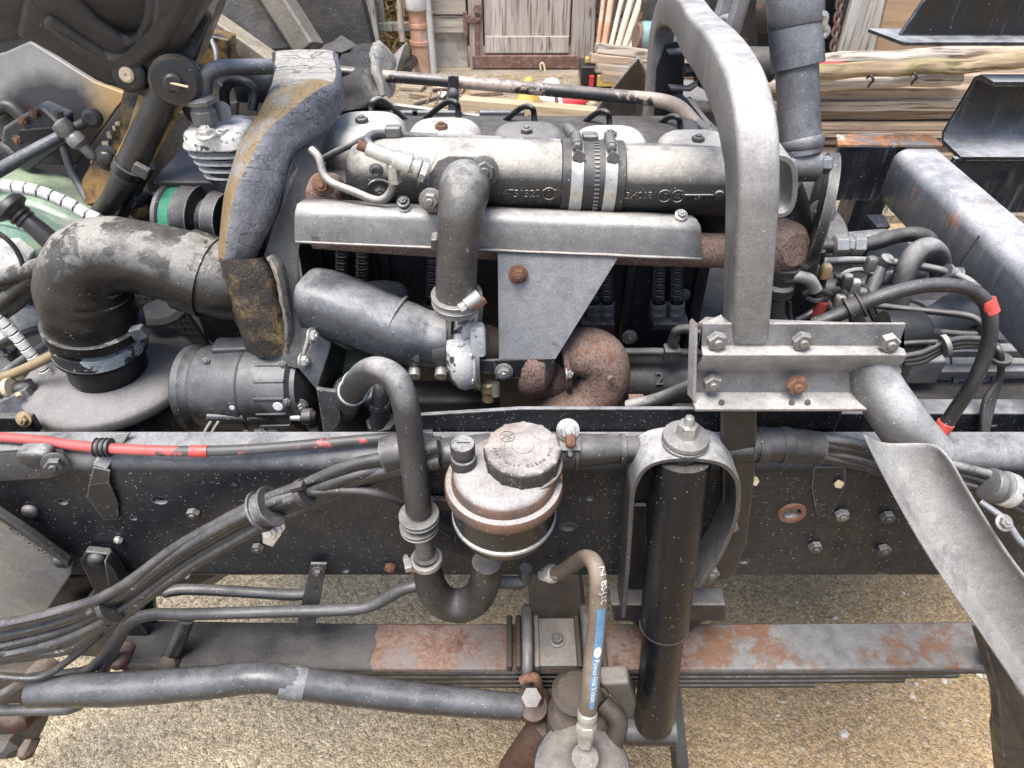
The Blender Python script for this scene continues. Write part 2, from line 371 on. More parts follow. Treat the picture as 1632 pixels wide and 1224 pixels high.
cab_silver = mat('cab_floor_paint', (.155, .15, .14), .5, vary=.3, vs=8, col2=(.24, .15, .06), c2s=7, c2=(.55, .70), chip=(.025, .022, .02), chips=9, chipt=.62, bump=.15)
wax_steel = mat('wax_stained_steel', (.016, .014, .012), .4, col2=(.25, .145, .042), c2s=13, c2=(.43, .56), vary=.3, speck=.15, bump=.4)
cyl_black = mat('cylinder_black', (.02, .019, .018), .3, dust=.35, dustcol=(.22, .18, .12), speck=.1)
cab_dark = mat('cab_underside', (.013, .012, .011), .6, col2=(.05, .042, .032), c2s=9, c2=(.52, .7), speck=.1, bump=.5)
plate_mid = mat('backing_plate_grey', (.075, .074, .073), .55, dust=.4, dustcol=(.24, .23, .21), speck=.5, vary=.25, streak=.3, edge=.5)
panel_dark = mat('underbody_panel', (.055, .054, .053), .6, dust=.4, dustcol=(.2, .185, .16), speck=.7, vary=.3, bump=.4)
beam_dust = mat('beam_dusty', (.10, .09, .075), .6, dust=.8, dustcol=(.33, .28, .2), speck=.35, bump=.5)
channel_blue = mat('channel_bluegrey', (.075, .083, .098), .42, dust=.85, dustcol=(.42, .41, .40), speck=.35, rust=.12, vary=.3, dlo=.2, streak=.6, edge=.7)
beam_black = mat('beam_black', (.009, .010, .0135), .38, dust=1.0, dustcol=(.30, .30, .30), speck=.2, vary=.3, dlo=.4, streak=.45, edge=.6)
fender_grey = mat('fender_stay_grey', (.17, .167, .162), .52, wipe=.6, dust=.75, dustcol=(.43, .405, .36), speck=.55, vary=.14, chip=(.40, .35, .27), chips=11, chipt=.66, bump=.3, streak=.4, edge=.8, edgecol=(.14, .12, .10))
gearbox_mat = mat('gearbox_grey', (.085, .086, .09), .55, dust=.9, dustcol=(.36, .345, .32), speck=.4, bump=.4)
belt_green = mat('green_belt', (.03, .19, .11), .6, bump=.1)
block_black = mat('engine_block_black', (.010, .011, .013), .5, speck=.25, dust=.25, bump=.3)
dirty_pipe = mat('flaking_pipe', (.02, .02, .022), .4, col2=(.33, .26, .21), c2s=9, c2=(.5, .52), dust=.5, dustcol=(.42, .36, .3), speck=.1, dlo=.4)
brake_hose = mat('brake_hose_rubber', (.05, .038, .028), .6, dust=.9, dustcol=(.30, .23, .165), speck=.25, vary=.3, dlo=-.2)
blue_print = mat('blue_print', (.09, .215, .36), .5, vary=.15, dust=.25, bump=.05)
white_print = mat('white_print', (.62, .6, .56), .6, vary=.1, bump=.05)
chamber_mat = mat('brake_chamber_grey', (.085, .078, .07), .6, dust=.75, dustcol=(.29, .25, .205), speck=.2, bump=.4, dlo=-.2)
yellow_paint = mat('yellow_paint_dab', (.55, .44, .16), .6)
link_mat = mat('drag_link_black', (.015, .0155, .018), .36, dust=.5, dustcol=(.22, .217, .215), speck=.5, chip=(.28, .26, .23), chips=24, chipt=.7)
axle_brown = mat('axle_brown', (.034, .026, .020), .7, dust=.2, dustcol=(.22, .17, .12), bump=.5)
cable_yellow = mat('old_yellow_hose', (.25, .18, .09), .5, vary=.3, dust=.3)
tie_tan = mat('tan_cable_tie', (.55, .45, .30), .5)
concrete_white = mat('white_rubble', (.5, .48, .42), .8, vary=.2)
# leaf spring: paint gone from three stretches of the top leaf
def spring_mat():
    g = NG('leaf_spring_top'); P = g.pos.outputs['Position']; sx = g.n('SeparateXYZ', Vector=P).outputs[0]
    wob = g.math('ADD', sx, g.ramp(g.noise(45, 5), 0, 1, -.012, .012))
    dark = g.mix(g.ramp(g.noise(14, 6), .35, .65), (.03, .03, .031), (.085, .082, .08))
    rust = g.mix(g.ramp(g.noise(160, 8, .75), .40, .6), (.15, .07, .04), (.22, .165, .135)); rust = g.mix(g.ramp(g.noise(16, 7, .7), .45, .65), rust, (.17, .15, .14)); rust = g.mix(g.ramp(g.noise(30, 6), .55, .7), rust, (.10, .04, .025))
    grey = g.mix(g.ramp(g.noise(40, 6), .3, .7), (.115, .116, .117), (.21, .208, .202)); grey = g.mix(g.ramp(g.math('ADD', g.noise(11, 8, .75), g.ramp(g.noise(85, 6, .75), .3, .7, -.05, .05)), .48, .57), grey, g.mix(g.noise(70, 4), (.10, .052, .032), (.21, .115, .07)))
    c = g.mix(g.math('GREATER_THAN', wob, A(594, 1025, .57).x), dark, rust)
    c = g.mix(g.ramp(wob, A(1090, 1025, .57).x, A(1130, 1025, .57).x), c, grey)
    g.set(g.b.inputs['Base Color'], c); g.b.inputs['Roughness'].default_value = .7; g.bump(g.math('ADD', g.noise(180, 6, .7), g.mul(g.noise(35, 6, .7), 2.)), .6, .003); return g.m
spring_top = spring_mat()
def foam(name, a, b, stain, st, sc=34, asp=(1, 1, 1), cs=.9):
    g = NG(name); P = g.pos.outputs['Position']
    mp = g.n('Mapping', Vector=P, Scale=asp).outputs[0]
    wv = g.n('VectorMath', _operation='ADD', i0=mp, i1=g.n('VectorMath', _operation='SCALE', i0=g.n('TexNoise', Vector=P, Scale=18., Detail=4.).outputs[1], Scale=.05).outputs[0]).outputs[0]
    vo = g.n('TexVoronoi', Vector=wv, Scale=float(sc), _feature='DISTANCE_TO_EDGE').outputs['Distance']
    vo2 = g.n('TexVoronoi', Vector=wv, Scale=float(sc*2.7), _feature='DISTANCE_TO_EDGE').outputs['Distance']
    cr = g.math('MINIMUM', g.ramp(vo, 0, .045), g.ramp(vo2, 0, .03, .45, 1))
    msk = g.ramp(g.noise(9, 4), .38, .55)
    cr = g.math('MAXIMUM', cr, g.math('SUBTRACT', 1., msk))
    c = g.mix(g.ramp(g.noise(13, 6, .7), .3, .7), a, b)
    c = g.mix(g.ramp(g.noise(11, 6, .7), st-.04, st+.07), c, stain)
    c = g.mix(g.ramp(g.noise(300, 3), .35, .65, 0, .4), c, tuple(q*.4 for q in a))
    c = g.mix(g.ramp(cr, 0, 1, cs, 0), c, (.012, .011, .010))
    g.set(g.b.inputs['Base Color'], c); g.b.inputs['Roughness'].default_value = .58
    g.bump(g.math('ADD', g.mul(cr, 2.2*cs), g.noise(60, 5)), .5, .003); return g.m
foam_face = foam('cracked_foam_face', (.055, .058, .068), (.175, .18, .20), (.13, .125, .115), .62, 58, (.15, 1, 1.3), .85)
foam_outer = foam('cracked_foam_outer', (.17, .115, .05), (.27, .20, .10), (.25, .245, .235), .56, 40, (.6, .8, 1), .35)
foam_top = foam('cracked_foam_top', (.27, .26, .235), (.40, .385, .35), (.27, .19, .1), .62, 30, (.22, 1.6, 1), .7)
foam_oil = foam('oil_soaked_foam', (.015, .013, .011), (.075, .06, .045), (.26, .18, .08), .57, 60, (1, 1, 1), .3)
foam_black = foam('black_foam', (.015, .014, .014), (.06, .058, .056), (.09, .065, .045), .6, 14)
foam_edge = foam('torn_foam_edge', (.16, .15, .13), (.30, .285, .25), (.10, .09, .07), .6, 90)

wood_door = woodmat('weathered_door_wood', (.33, .29, .26), (.50, .465, .43), (.41, .36, .315), 2, 1.)
wood_frame = woodmat('reddish_frame_wood', (.25, .205, .18), (.42, .37, .335), (.38, .36, .335), 2, 1.)
wood_clap = woodmat('pale_clapboard', (.36, .33, .28), (.50, .47, .41), (.42, .37, .29), 0, 1.)
wood_post = woodmat('grey_post_wood', (.16, .165, .15), (.32, .33, .30), (.24, .25, .23), 2, 1.3)
wood_dark = woodmat('dark_board_wood', (.16, .14, .115), (.27, .24, .2), (.2, .18, .15), 0, 1.)  # dark grey-brown board tone
wood_plank = woodmat('stacked_plank_wood', (.20, .145, .10), (.42, .335, .25), (.32, .26, .205), 0, .8)
wood_grey = woodmat('grey_plank_wood', (.20, .18, .155), (.42, .385, .34), (.34, .28, .21), 0, .8)
wood_moss = woodmat('mossy_pole_wood', (.17, .125, .08), (.36, .295, .205), (.27, .235, .15), 0, .8, moss=(.17, .17, .075))
wood_new = woodmat('pale_batten_wood', (.36, .275, .18), (.54, .445, .32), (.45, .36, .25), 0, .7, crackd=.15)
wood_board = woodmat('white_weathered_board', (.46, .43, .38), (.66, .64, .6), (.5, .42, .33), 2, .8)
wood_ply = woodmat('plywood_sheet', (.34, .22, .13), (.48, .34, .22), (.42, .3, .2), 0, .5, crackd=.1)
wood_pole = woodmat('pale_pole_wood', (.52, .46, .37), (.68, .63, .54), (.6, .52, .4), 2, .8, crackd=.15)
wood_handle = woodmat('tool_handle_wood', (.3, .24, .19), (.42, .36, .31), (.36, .3, .24), 2, 1.)
plaster = mat('old_limewash', (.48, .45, .39), .9, col2=(.34, .3, .24), c2s=6, bump=.6, bs=60)
terracotta = mat('orange_drainpipe', (.46, .25, .15), .6, col2=(.55, .4, .31), c2s=5, c2=(.45, .6), vary=.2)
rust_hinge = mat('rusted_hinge', (.16, .09, .07), .85, col2=(.24, .17, .14), c2s=25, bump=.5)
white_pipe_m = mat('grey_white_pipe', (.52, .51, .48), .6, vary=.12, col2=(.4, .36, .3), c2s=9)
orange_m = mat('orange_plastic', (.55, .2, .06), .5, vary=.2)
red_plastic = mat('red_plastic', (.55, .04, .05), .45, vary=.2)
yellow_m = mat('yellow_plastic', (.55, .38, .09), .5, vary=.2)
white_plastic = mat('white_plastic', (.62, .62, .6), .5, vary=.1, dust=.2)
spade_m = mat('spade_steel', (.33, .31, .28), .5, metal=.3, dust=.3, vary=.2)
steel_scoop = mat('speckled_scoop_steel', (.10, .10, .10), .6, metal=.2, col2=(.27, .265, .25), c2s=300, c2=(.48, .52), bump=.5)
teal_m = mat('teal_paint', (.18, .30, .30), .55, rust=.35, vary=.2)
machine_dark = mat('machine_dark', (.03, .028, .026), .6, rust=.25, dust=.4, dustcol=(.2, .17, .14), bump=.5)
green_m = mat('green_plastic', (.03, .30, .08), .5)
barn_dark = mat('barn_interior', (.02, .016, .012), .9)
black_plastic = mat('black_plastic', (.02, .02, .021), .4, vary=.2)
hay_m = mat('straw', (.30, .22, .09), .8, vary=.4)
grass_m = mat('grass_blades', (.09, .14, .03), .7, vary=.3)
def ground_mat(name, warm, shade_col=None):
    g = NG(name); P = g.pos.outputs['Position']
    a, b = warm
    c = g.mix(g.ramp(g.noise(5, 6, .65), .35, .65), a, b)
    v = g.n('TexVoronoi', Vector=P, Scale=260.); v2 = g.n('TexVoronoi', Vector=P, Scale=95.)
    c = g.mix(g.ramp(g.noise(1.7, 4), .4, .65, 0, .5), c, tuple(q*.62 for q in a))
    if shade_col:  # sunlit left and shaded right painted into the sand colour
        sx = g.math('ADD', g.n('SeparateXYZ', Vector=P).outputs[0], g.ramp(g.noise(4, 6, .7), 0, 1, -.22, .22)); c = g.mix(g.ramp(sx, -.38, .10), c, g.mix(g.noise(7, 6, .7), tuple(q*.85 for q in shade_col), tuple(q*1.2 for q in shade_col)))
    c = g.mix(.7, c, g.mix(g.n('SeparateXYZ', Vector=v.outputs['Color']).outputs[0], (.5, .47, .43), (1.45, 1.42, 1.38)), 'MULTIPLY')
    c = g.mix(.35, c, g.mix(g.n('SeparateXYZ', Vector=v2.outputs['Color']).outputs[1], (.5, .48, .45), (1.4, 1.36, 1.3)), 'MULTIPLY')
    g.set(g.b.inputs['Base Color'], c); g.b.inputs['Roughness'].default_value = .92; g.b.inputs['Specular IOR Level'].default_value = .2
    h = g.math('ADD', g.mul(v.outputs['Distance'], -1.), g.math('ADD', g.mul(v2.outputs['Distance'], -1.4), g.noise(300, 5)))
    g.bump(h, .75, .007); return g.m
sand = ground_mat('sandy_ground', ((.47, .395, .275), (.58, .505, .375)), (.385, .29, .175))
concrete_m = ground_mat('yard_concrete', ((.27, .235, .19), (.36, .32, .27)))
# ------------------------------------------------------------------ ground
def ground(name, x0, x1, y0, y1, z, m, n=2):
    mb = MB(); nx, ny = n, n
    for j in range(ny+1):
        for i in range(nx+1):
            mb.v.append((x0+(x1-x0)*i/nx, y0+(y1-y0)*j/ny, z))
    mb.f = [(j*(nx+1)+i, j*(nx+1)+i+1, (j+1)*(nx+1)+i+1, (j+1)*(nx+1)+i) for j in range(ny) for i in range(nx)]
    return build(mb, name, m, kind='structure')
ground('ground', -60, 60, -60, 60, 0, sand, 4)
ground('yard_slab', -5, 9, 3.55, 5.36, .004, concrete_m)
ICO = None
def pebbles(name, spots, m, parent=None, kind='stuff'):
    global ICO
    if ICO is None:
        bm = bmesh.new(); bmesh.ops.create_icosphere(bm, subdivisions=1, radius=1); ICO = ([v.co.copy() for v in bm.verts], [tuple(v.index for v in f.verts) for f in bm.faces]); bm.free()
    mb = MB()
    for x, y, z, r in spots:
        M = Matrix.Rotation(random.random()*6.3, 3, 'Z') @ Matrix.Diagonal((1, random.uniform(.6, 1), random.uniform(.4, .7)))
        b = len(mb.v); mb.v += [tuple(V((x, y, z))+M @ (q*r*random.uniform(.8, 1.15))) for q in ICO[0]]; mb.f += [tuple(i+b for i in f) for f in ICO[1]]
    return build(mb, name, m, parent, kind=kind, flat=True)
stone_m = mat('gravel_stone', (.27, .215, .145), .9, vary=.4, vs=60, col2=(.42, .37, .29), c2s=45, c2=(.5, .6), bump=.3)
pale_stone_m = mat('pale_stone', (.5, .46, .4), .9, vary=.2)
sp = []
for _ in range(9000):
    y = random.uniform(.42, 1.75); sp.append((random.uniform(-1.5, 1.6), y, .001, random.choice([.0018, .0022, .003, .004, .0055])*random.uniform(.7, 1.2)))
for _ in range(1300):
    sp.append((random.uniform(-1.3, 1.4), random.uniform(.45, 1.5), .001, random.uniform(.004, .0095)))
pebbles('gravel', sp, stone_m)
pebbles('pale_gravel', [(*AZ(px, py, .002)[:2], .002, AZ(px, py, 0).length*0+r) for px, py, r in ((1330, 985, .009), (1455, 1110, .008), (1460, 1090, .006), (1345, 1170, .012), (1505, 1085, .010), (1560, 1075, .010), (1480, 1000, .005), (540, 1150, .006), (410, 1165, .005), (530, 1160, .006), (670, 1160, .005), (1240, 1140, .005), (1585, 1010, .007), (1270, 960, .005), (1440, 945, .006))]+[(random.uniform(-1, 1.3), random.uniform(.45, 1.5), .001, random.uniform(.002, .005)) for _ in range(180)], pale_stone_m)

# ------------------------------------------------------------------ barn
YB = 5.4
barn = empty('barn', (.6, YB, 0), 'old wooden barn with a weathered plank door behind the truck', 'barn')
def board(name, px0, py0, px1, py1, Y, m, t=.03, parent=barn, dy=0, **k):
    a = A(px0, py0, Y); b = A(px1, py1, Y)
    return build(MB().box(((a.x+b.x)/2, Y+t/2-dy, (a.z+b.z)/2), (abs(b.x-a.x), t, abs(a.z-b.z))), name, m, parent, bevel=.004, **k)
def xb(px): return A(px, 60, YB).x
# backing wall, dark inside of the open bay
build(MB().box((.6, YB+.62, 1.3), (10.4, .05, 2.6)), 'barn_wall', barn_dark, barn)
build(MB().box(((xb(744)+xb(676))/2, YB+.06, 1.3), (xb(744)-xb(676), .06, 2.6)), 'plaster_wall', plaster, barn, bevel=.003)
# clapboards between drainpipe and door
lvl = [(.0, .13, plaster), (.235, .115, wood_clap), (.352, .11, wood_clap), (.464, .12, wood_clap), (.586, .13, wood_clap), (.72, .14, wood_clap)]
for zz, h, m in lvl[1:]:
    build(MB().box(((xb(744)+xb(684))/2, YB+.012, zz+h/2), (xb(744)-xb(684), .03, h-.006), Matrix.Rotation(-.1, 3, 'X')), 'clapboard', m, barn, bevel=.004)
# door: five planks, bottom ledge, rusty hinge
door = build(MB().box(((xb(772)+xb(908))/2, YB+.035, .95), (xb(908)-xb(772), .02, 1.75)), 'door', wood_door, barn)
edges = [772, 806, 845, 880, 908]
for a, b in zip(edges[:-1], edges[1:]):
    build(MB().box(((xb(a)+xb(b))/2, YB+.012, .96), (xb(b)-xb(a)-.0025, .024, 1.74)), 'board', wood_door, door, bevel=.003)
build(MB().box(((xb(772)+xb(908))/2, YB-.012, .165), (xb(908)-xb(772)-.01, .022, .11)), 'ledge_board', wood_door, door, bevel=.004)
for a, b in ((748, 770), (910, 947)):
    build(MB().box(((xb(a)+xb(b))/2, YB+.0, .95), (xb(b)-xb(a), .06, 1.9)), 'door_frame', wood_frame, barn, bevel=.006)
build(MB().box(((xb(752)+xb(925))/2, YB-.02, .055), (xb(925)-xb(752), .05, .085)), 'door_sill', rust_hinge, barn, bevel=.004)
h = build(MB().box((xb(761), YB-.036, .22), (.036, .012, .34)), 'hinge', rust_hinge, barn, bevel=.003)
hb = MB().box((xb(754), YB-.040, .335), (.11, .014, .05)).box((xb(743), YB-.037, .30), (.03, .02, .16)).lathe([(.03, 0), (.03, .012)], (xb(763), YB-.05, .40), (0, -1, 0), 16)
build(hb, 'hinge_strap', rust_hinge, h, bevel=.003)
bolt((xb(764), YB-.055, .335), (0, -1, 0), .012, h, rust_hinge)
wire = build(MB().tube([A(862, 112, YB-.08), A(861, 103, YB-.07), A(866, 101, YB-.07), A(869, 115, YB-.09), A(872, 130, YB-.1)], .006, 8), 'wire_hook', tie_tan, barn)
# open bay on the left: post, gate rails, hay
build(MB().box((xb(592), YB-.06, .9), (.11, .1, 1.8), Matrix.Rotation(-.03, 3, 'Y')), 'post', wood_post, barn, bevel=.008)
build(MB().bar((xb(596), YB-.02, .285), (xb(664), YB-.02, .285), .05, .055), 'gate_rail', wood_post, barn, bevel=.006)
build(MB().bar((xb(614), YB+.0, .27), (xb(611), YB+.0, .9), .035, .035), 'gate_bar', wood_post, barn, bevel=.004)
mb = MB()
for _ in range(1500):
    c = V((random.uniform(xb(556), xb(672)), YB+.45-random.random()*.25, random.uniform(.02, .75))); d = V((random.uniform(-1, 1), random.uniform(-.4, .2), random.uniform(-.6, .6))).normalized()*random.uniform(.04, .11)
    mb.bar(c-d, c+d, .006, .004)
build(mb, 'hay', hay_m, kind='stuff', label='dry straw heaped inside the open barn bay')
# drainpipe
p0 = A(675, 135, YB-.1); p1 = V((p0.x-.02, YB-.1, 1.6))
dp = build(MB().tube([p0+V((.01, 0, -.1)), V((p0.x-.005, YB-.1, .4)), p1], .062, 20, 3), 'drainpipe', terracotta, barn)
for zz in (.205, .315): build(MB().lathe([(.06, -.014), (.07, -.014), (.07, .014), (.06, .014)], (p0.x-.003, YB-.1, zz), n=20), 'pipe_collar', terracotta, dp, bevel=.003)
build(MB().lathe([(.075, 0), (.085, .02), (.085, .09), (.06, .1)], (p0.x-.006, YB-.1, .41), n=20), 'pipe_socket', white_plastic, dp, bevel=.004)
p0 = A(692, 118, YB-.12)
build(MB().tube([p0, p0+V((-.03, 0, 1.2))], .024, 14, 1), 'conduit_pipe', white_pipe_m, barn)
# boards right of the door
for k in range(9):
    build(MB().box((xb(948)+1.4, YB+.02, .05+.118*k), (2.8, .026, .112), Matrix.Rotation(-.08, 3, 'X')), 'wall_board', wood_dark, barn, bevel=.004)
build(MB().box((xb(965), YB-.01, .9), (.11, .04, 1.8)), 'corner_board', wood_dark, barn, bevel=.005)

# ------------------------------------------------------------------ things in the yard
def thing_mesh(mb, name, m, label, cat, group=None, **k): return build(mb, name, m, None, label=label, cat=cat, group=group, **k)
# spade
sp_e = empty('spade', A(640, 112, 5.15), 'worn spade standing upright before the dark straw bay', 'spade')
build(MB().tube([A(642, 66, 5.2), A(638, 30, 5.22), A(636, -30, 5.25)], .021, 12), 'handle', wood_handle, sp_e)
bl = [(646, 68), (652, 74), (650, 92), (636, 112), (622, 112), (621, 100), (630, 82), (640, 74)]
g = []
mb = MB(); rows = 9
for i in range(rows):
    t = i/(rows-1); cy = 70+46*t; cx = 645-15*t; wd = 3+13*math.sin(min(1, t*1.6)*math.pi/2)*(1 if t < .8 else 1-(t-.8)*2.2)
    g.append([A(cx+wd*s, cy-s*3, 5.12+.05*abs(s)) for s in (-1, -.5, 0, .5, 1)])
mb.ring_loft(g, False, False)
build(mb, 'blade', spade_m, sp_e, solid=.006)
thing_mesh(MB().tube([A(648, 113, 5.0), A(662, 92, 5.3)], .03, 14, 1), 'black_pipe', black_plastic, 'short black pipe lying between the spade and the orange drainpipe', 'pipe')
# garden fork tines leaning low
fk = empty('garden_fork', A(705, 150, 4.55), 'rusty garden fork lying on the yard behind the long flaking pipe', 'fork')
for k in range(4): build(MB().tube([A(690+k*14, 143, 4.6), A(686+k*15, 152, 4.55), A(680+k*15, 166, 4.5)], .006, 6), 'tine', rust_dark, fk)
build(MB().tube([A(688, 143, 4.6), A(735, 142, 4.62)], .012, 8, 1), 'crossbar', rust_dark, fk)
thing_mesh(MB().prism([A(697, 133, 4.75), A(712, 132, 4.75), A(711, 150, 4.7), A(704, 156, 4.7), A(698, 148, 4.7)], (0, .03, 0)), 'white_scrap', white_plastic, 'white plastic scrap standing behind the garden fork', 'scrap')
# battens on the slab
def plank(a, b, w, h, m, name, label, cat='plank', group=None, tilt=0, parent=None, bev=.006):
    mb = MB(); n = 7; a, b = V(a), V(b); t = (b-a).normalized(); u = t.cross(V((0, 0, 1))).normalized(); v = u.cross(t); u2 = u*math.cos(tilt)+v*math.sin(tilt); v2 = v*math.cos(tilt)-u*math.sin(tilt)
    rings = []; s = random.random()*50
    for i in range(n):
        c = a.lerp(b, i/(n-1)); j = [mnoise.noise(V((i*.9, k*3.1, s)))*.09 for k in range(4)]
        rings.append([c+u2*p*w/2*(1+j[k])+v2*q*h/2*(1+j[k]) for k, (p, q) in enumerate(((-1, -1), (1, -1), (1, 1), (-1, 1)))])
    mb.ring_loft(rings)
    # local frame so that the grain follows the plank
    ang = math.atan2(t.y, t.x); M = Matrix.Rotation(-ang, 3, 'Z'); c0 = (a+b)/2
    mb.v = [tuple(M @ (V(p)-c0)) for p in mb.v]
    o = build(mb, name, m, parent, bevel=bev, label=label, cat=cat, group=group)
    o.rotation_euler = (0, 0, ang); o.location = c0+V((0, 0, o.location.z)) if parent is None else c0
    ORG[o.name] = V(o.location); return o
G2 = 'pale battens lying on the yard slab'
plank(AZ(735, 163, .16), AZ(1020, 187, .16), .08, .06, wood_new, 'batten', 'long pale batten on the slab nearest the engine covers', 'batten', G2)
plank(AZ(760, 180, .045), AZ(1030, 204, .045), .05, .05, wood_new, 'batten', 'lower pale batten behind the engine valve covers', 'batten', G2)
for k, (px, py) in enumerate(((848, 190), (916, 196), (990, 203))):
    thing_mesh(MB().box(AZ(px, py+2, .065), (.05, .05, .13)), 'wood_block', wood_new, ['pale wood block under the batten left of the orange cone foot', 'pale wood block under the middle of the battens', 'pale wood block under the batten beside the arched frame'][k], 'block', 'wood blocks under the battens', bevel=.005)
# cone, funnel, bucket, stones, hose, crate
cn = empty('traffic_cone', A(842, 178, 4.2), 'faded orange traffic cone in the clutter before the barn door', 'traffic cone')
b0 = AZ(842, 172, .02)
build(MB().lathe([(.085, .02), (.03, .17), (.02, .18)], b0, n=20), 'cone_body', yellow_m, cn)
build(MB().box(b0+V((0, 0, .01)), (.2, .2, .03)), 'base', orange_m, cn, bevel=.008)
b1 = AZ(878, 166, .01)
thing_mesh(MB().lathe([(.09, 0), (.1, .05), (.05, .14), (.04, .15)], b1, n=20), 'white_funnel', white_plastic, 'white plastic funnel standing right of the orange cone', 'funnel')
bk = empty('red_bucket', AZ(905, 168, 0), 'small red plastic bucket lying on its side by the stones', 'bucket')
c = AZ(888, 168, .07)
build(MB().lathe([(.075, 0), (.075, .012), (.062, .015), (.05, .17), (.04, .17), (.055, .01), (.06, 0)], c, (1, .15, .12), n=24), 'bucket_shell', red_plastic, bk)
build(MB().lathe([(.078, 0), (.082, .004), (.082, .02), (.075, .024)], c, (1, .15, .12), n=24), 'rim', white_plastic, bk)
for k, (px, py, r) in enumerate(((948, 168, .06), (958, 171, .045), (937, 172, .05), (968, 166, .045))):
    so = pebbles('stone', [(*AZ(px, py, .03)[:2], .035, r)], pale_stone_m, None, None); tag(so, ['largest round stone in the heap behind the battens', 'small stone in the heap right of the biggest stone', 'stone on the left of the small heap by the red bucket', 'stone under the yellow hose end'][k], 'stone', 'stones heaped behind the battens')
thing_mesh(MB().tube([AZ(930, 160, .05), AZ(955, 157, .08), AZ(985, 162, .07), AZ(996, 176, .02)], .017, 10), 'yellow_hose', yellow_m, 'yellow garden hose curling beside the stone heap', 'hose')
thing_mesh(MB().tube([AZ(900, 156, .02), AZ(940, 160, .06), AZ(970, 170, .04), AZ(985, 180, .01)], .01, 8), 'orange_rope', orange_m, 'thin orange cord over the stone heap', 'cord')
thing_mesh(MB().lathe([(.02, 0), (.16, .01), (.17, .05), (.1, .07)], AZ(905, 188, .0), n=24), 'steel_bowl', spade_m, 'upturned grey steel bowl between the battens', 'bowl')
thing_mesh(MB().prism([AZ(780, 178, .01), AZ(800, 174, .01), AZ(822, 182, .01), AZ(800, 188, .01)], (0, 0, .03)), 'rust_flake', terracotta, 'rust brown tile fragment left of the orange cone', 'tile')
bt = empty('toolbox', AZ(960, 128, 0), 'dark toolbox with yellow lid catch beside the barn door', 'toolbox')
a = A(926, 110, 4.9); b = A(1000, 138, 4.9)
build(MB().box(((a.x+b.x)/2, 4.98, (a.z+b.z)/2+.02), (b.x-a.x, .2, a.z-b.z)), 'case', black_plastic, bt, bevel=.01)
build(MB().box(((a.x+b.x)/2+.06, 4.87, (a.z+b.z)/2-.01), ((b.x-a.x)*.7, .02, (a.z-b.z)*.62)), 'label_panel', yellow_m, bt, bevel=.004)
build(MB().box((A(943, 125, 4.87).x, 4.868, (a.z+b.z)/2-.01), (.03, .022, (a.z-b.z)*.62)), 'red_strip', red_plastic, bt, bevel=.004)
build(MB().box((A(945, 104, 4.9).x, 4.93, a.z+.05), (.1, .05, .03)).box((A(955, 104, 4.9).x, 4.93, a.z+.075), (.06, .04, .03)), 'catch', yellow_m, bt, bevel=.006)
# scoop
rings = []
for i in range(10):
    t = i/9; Lp = A(1017-94*t, 92+118*t, 2.60); Rp = A(1019+26*min(1, t*2.2), 92+118*t, 2.60); Lp.z -= 1.0*max(0, t-.75)*4*.5; Rp.z -= 1.0*max(0, t-.75)*4*.5
    m_ = (Lp+Rp)/2; wd = (Rp-Lp).length
    rings.append([Lp.lerp(Rp, k/10)+V((0, .9*wd*math.sin(math.pi*k/10)+.02*t, 0)) for k in range(11)])
mb = MB().ring_loft(rings, False, False)
thing_mesh(mb, 'trough', steel_scoop, 'speckled grey steel trough propped on its end behind the arched frame', 'trough', solid=.008)
# poles leaning against the barn wall
GP = 'pale poles leaning on the barn wall'; LB = ['thinnest cream pole, leftmost of the leaning bundle', 'cream pole second from left in the leaning bundle', 'tan pole in the middle of the leaning bundle', 'white pole second from right in the leaning bundle', 'whitest flat pole at the right of the leaning bundle']
for k in range(5):
    a = A(972+k*11, 80-k*0, 5.0); b = A(1000+k*17, -40, 5.3)
    thing_mesh(MB().tube([a, (a+b)/2, b], .022 if k else .016, 10, 2), 'leaning_pole', wood_pole if k < 3 else white_pipe_m, LB[k], 'pole', GP)
for k in range(2):
    a = A(953+k*10, 72, 5.1); b = A(966+k*14, -40, 5.3)
    thing_mesh(MB().tube([a, (a+b)/2, b], .014+.008*k, 8, 2), 'orange_rod', terracotta, ['thin orange rod left of the pale leaning poles', 'thicker orange rod beside the pale leaning poles'][k], 'rod', 'orange rods by the barn door')
# old drum with green strap
dm = empty('old_drum', A(1030, 75, 4.6), 'small old drum with a pale green strap left of the arched frame', 'drum')
c = A(1018, 58, 4.6)
build(MB().lathe([(.02, 0), (.08, 0), (.085, .03), (.085, .2), (.08, .23), (.02, .23)], c, (1, .2, -.1), n=24), 'drum_shell', teal_m, dm)
build(MB().lathe([(.088, .085), (.098, .085), (.098, .11), (.088, .11)], c, (1, .2, -.1), n=24), 'strap', white_plastic, dm)
build(MB().lathe([(.01, -.02), (.07, -.02), (.07, .0), (.01, .0)], c, (1, .2, -.1), n=24), 'rusty_end', rust_iron, dm)
thing_mesh(MB().lathe([(.02, 0), (.12, .01), (.13, .2), (.1, .3), (.03, .34)], A(1045, 50, 4.9), (.1, 0, 1), n=20), 'rusty_canister', machine_dark, 'dark rusty canister behind the small old drum', 'canister')
